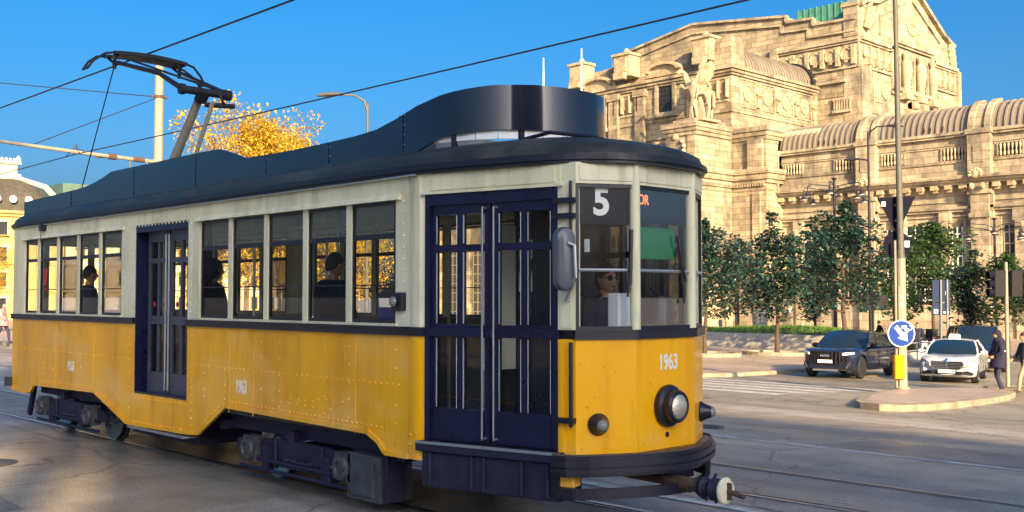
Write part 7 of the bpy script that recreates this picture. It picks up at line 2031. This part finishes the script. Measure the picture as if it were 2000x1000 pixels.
WALK = dict(hil=(.0,.095,.90), knl=(.20,.10,.53), anl=(.24,.10,.11), tol=(.41,.11,.07), hir=(-.0,-.095,.90), knr=(-.08,-.10,.51), anr=(-.36,-.10,.20), tor=(-.26,-.11,.07), ell=(-.14,.25,1.16), wrl=(-.12,.25,.92), elr=(.08,-.25,1.15), wrr=(.24,-.22,1.02))
def hood_and_collar(t, nd, s, hc, f):
    mb = MB(); c = nd['nec'][0]
    mb.lathe([(.13*s,-.07*s),(.15*s,-.02*s),(.14*s,.04*s),(.10*s,.08*s)], c + Vector((-.02,0,0)), (-.2,0,1), 18); mb.build('collar', M['coat'], t, world=False)
    mb = MB(); l = Vector((0,0,1)).cross(f)
    n = 14
    def hd(u, v):
        a = 2*pi*u; back = .5-.5*cos(a); ph = (.30+.62*back)*pi*v; d = Vector((sin(ph)*cos(a), sin(ph)*sin(a), cos(ph)))
        return hc + (f*d.x*.125 + l*d.y*.105 + Vector((0,0,1))*d.z*.150)*s
    mb.grid(hd, 22, 9); mb.build('hood', M['coat'], t, world=False)
left = atan2(-ST, -CT)                   # facing the left of the photograph
p1 = onG(1952, 769)
person('pedestrian in long navy coat with hood up, left of the two at the crossing', (p1.x, p1.y, p1.z), left, dict(hil=(.0,.095,.90), knl=(.10,.10,.50), anl=(-.02,.10,.10), tol=(.15,.11,.035), knr=(.03,-.10,.50), anr=(-.16,-.10,.12), tor=(.0,-.11,.04), elr=(.05,-.27,1.15), wrr=(.22,-.16,1.08), ell=(.03,.27,1.15), wrl=(.20,.16,1.06)), dict(top='coat', leg='denim', bulk=1.22, coat=.45), 1.80, 'pedestrians at the crossing', extra=hood_and_collar)
p2 = onG(1984, 770)
person('pedestrian in a dark speckled jacket and beige trousers striding left, at the right edge', (p2.x+.2, p2.y+.2, gz(p2.y+.2)), left, WALK, dict(top='tweed', leg='beige', bulk=1.15), 1.74, 'pedestrians at the crossing')
def far_person(px, d, rz, label, cl, pose={}, h=1.72, raised=True):
    b_ = at_depth(px, 600, d); z = gz(b_.y) + (.14 if raised and b_.x < -21.3 else 0)
    return person(label, (b_.x, b_.y, z), rz, pose, cl, h, 'people walking on the plaza', detail=False)
far_person(1407, 98, left+2.4, 'far pedestrian in dark clothes standing above the terrace wall, beside the tram nose tree', dict(top='coat', leg='denim', bulk=1.2))
far_person(1717, 66, left, 'small dark pedestrian just left of the round blue arrow sign, behind the dark car', dict(top='coat', leg='denim', bulk=1.1), WALK)
far_person(1791, 52, left+1.2, 'dark clad pedestrian right of the blue arrow sign, behind the low railing', dict(top='coat', leg='denim', bulk=1.2))
far_person(1931, 70, left+.6, 'far pedestrian in a red jacket above the roof of the people carrier', dict(top='red', leg='denim', bulk=1.1))
far_person(1942, 72, left-.4, 'far pedestrian in dark clothes beside the red jacket, above the people carrier', dict(top='tweed', leg='denim', bulk=1.1), WALK)
far_person(6, 44, left+3.1, 'pedestrian in a pink coat at the left edge of the photo', dict(top='pinkc', leg='tweed', bulk=1.15, coat=.4), WALK, raised=True)
far_person(-14, 45, left+2.6, 'pedestrian in a pale coat beside the pink one, at the left edge', dict(top='cream', leg='denim', bulk=1.15, coat=.4), raised=True)
# people in the tram
SIT = dict(pel=(0,0,.53), spi=(-.01,0,.72), che=(.0,0,.92), nec=(.02,0,1.09), hea=(.035,0,1.17), shl=(0,.19,1.01), shr=(0,-.19,1.01), ell=(.06,.24,.75), wrl=(.28,.15,.66), elr=(.06,-.24,.75), wrr=(.28,-.15,.66),
           hil=(.03,.095,.50), knl=(.44,.11,.50), anl=(.44,.11,.09), tol=(.60,.12,.03), hir=(.03,-.095,.50), knr=(.44,-.11,.50), anr=(.44,-.11,.09), tor=(.60,-.12,.03))
def sunglasses(t, nd, s, hc, f):
    l = Vector((0,0,1)).cross(f); mb = MB()
    for sd in (-1, 1):
        mb.lathe([(.026,0),(.027,.006),(.02,.01)], hc + (f*.088 + l*sd*.034 + Vector((0,0,.008)))*s, f + l*sd*.25, 10); mb.tube([hc + (f*.085 + l*sd*.058 + Vector((0,0,.012))), hc + (f*.0 + l*sd*.082 + Vector((0,0,.012)))], .005, 5)
    mb.tube([hc + f*.1 + l*.012 + Vector((0,0,.01)), hc + f*.1 - l*.012 + Vector((0,0,.01))], .004, 4); mb.build('sunglasses', M['plastic'], t, world=False)
q = onX(1176, 545, -6.28)
dr = person('tram driver in dark glasses and dark jacket behind the windscreen under the number 5', (-6.28, q.y, ZF + .02), 0, dict(SIT, face=(1,-.12,0)), dict(top='coat', leg='denim', bulk=1.3), 1.86, extra=sunglasses)
dr.location.z = q.z - 1.17*1.86/1.75 - .08
mb = MB(); zz = dr.location.z + .40; mb.lathe([(.2,0),(.21,.04),(.2,.07)], (-6.3, q.y, zz), (0,0,1), 16); mb.lathe([(.18,0),(.18,.03),(.03,.05),(.03,zz-ZF)], (-6.3, q.y, ZF), (0,0,1), 12); mb.build('driver_stool', M['black'], tram)
for px, lab, cl, hr in ((415, 'seated passenger with dark bobbed hair in the first window after the middle door', dict(top='tweed', leg='denim', long=1.), 'hair'), (650, 'broad seated passenger in dark clothes in the fourth window past the middle door', dict(top='coat', leg='denim', bulk=1.3), 'hair'), (172, 'seated passenger in denim in the fourth window from the rear of the tram', dict(top='denim', leg='denim'), 'hair')):
    v = onY(px, 560, 6.02); person(lab, (v.x, 6.0, ZF+.245), pi/2, SIT, cl, 1.72, 'passengers on the tram benches', hair=hr)
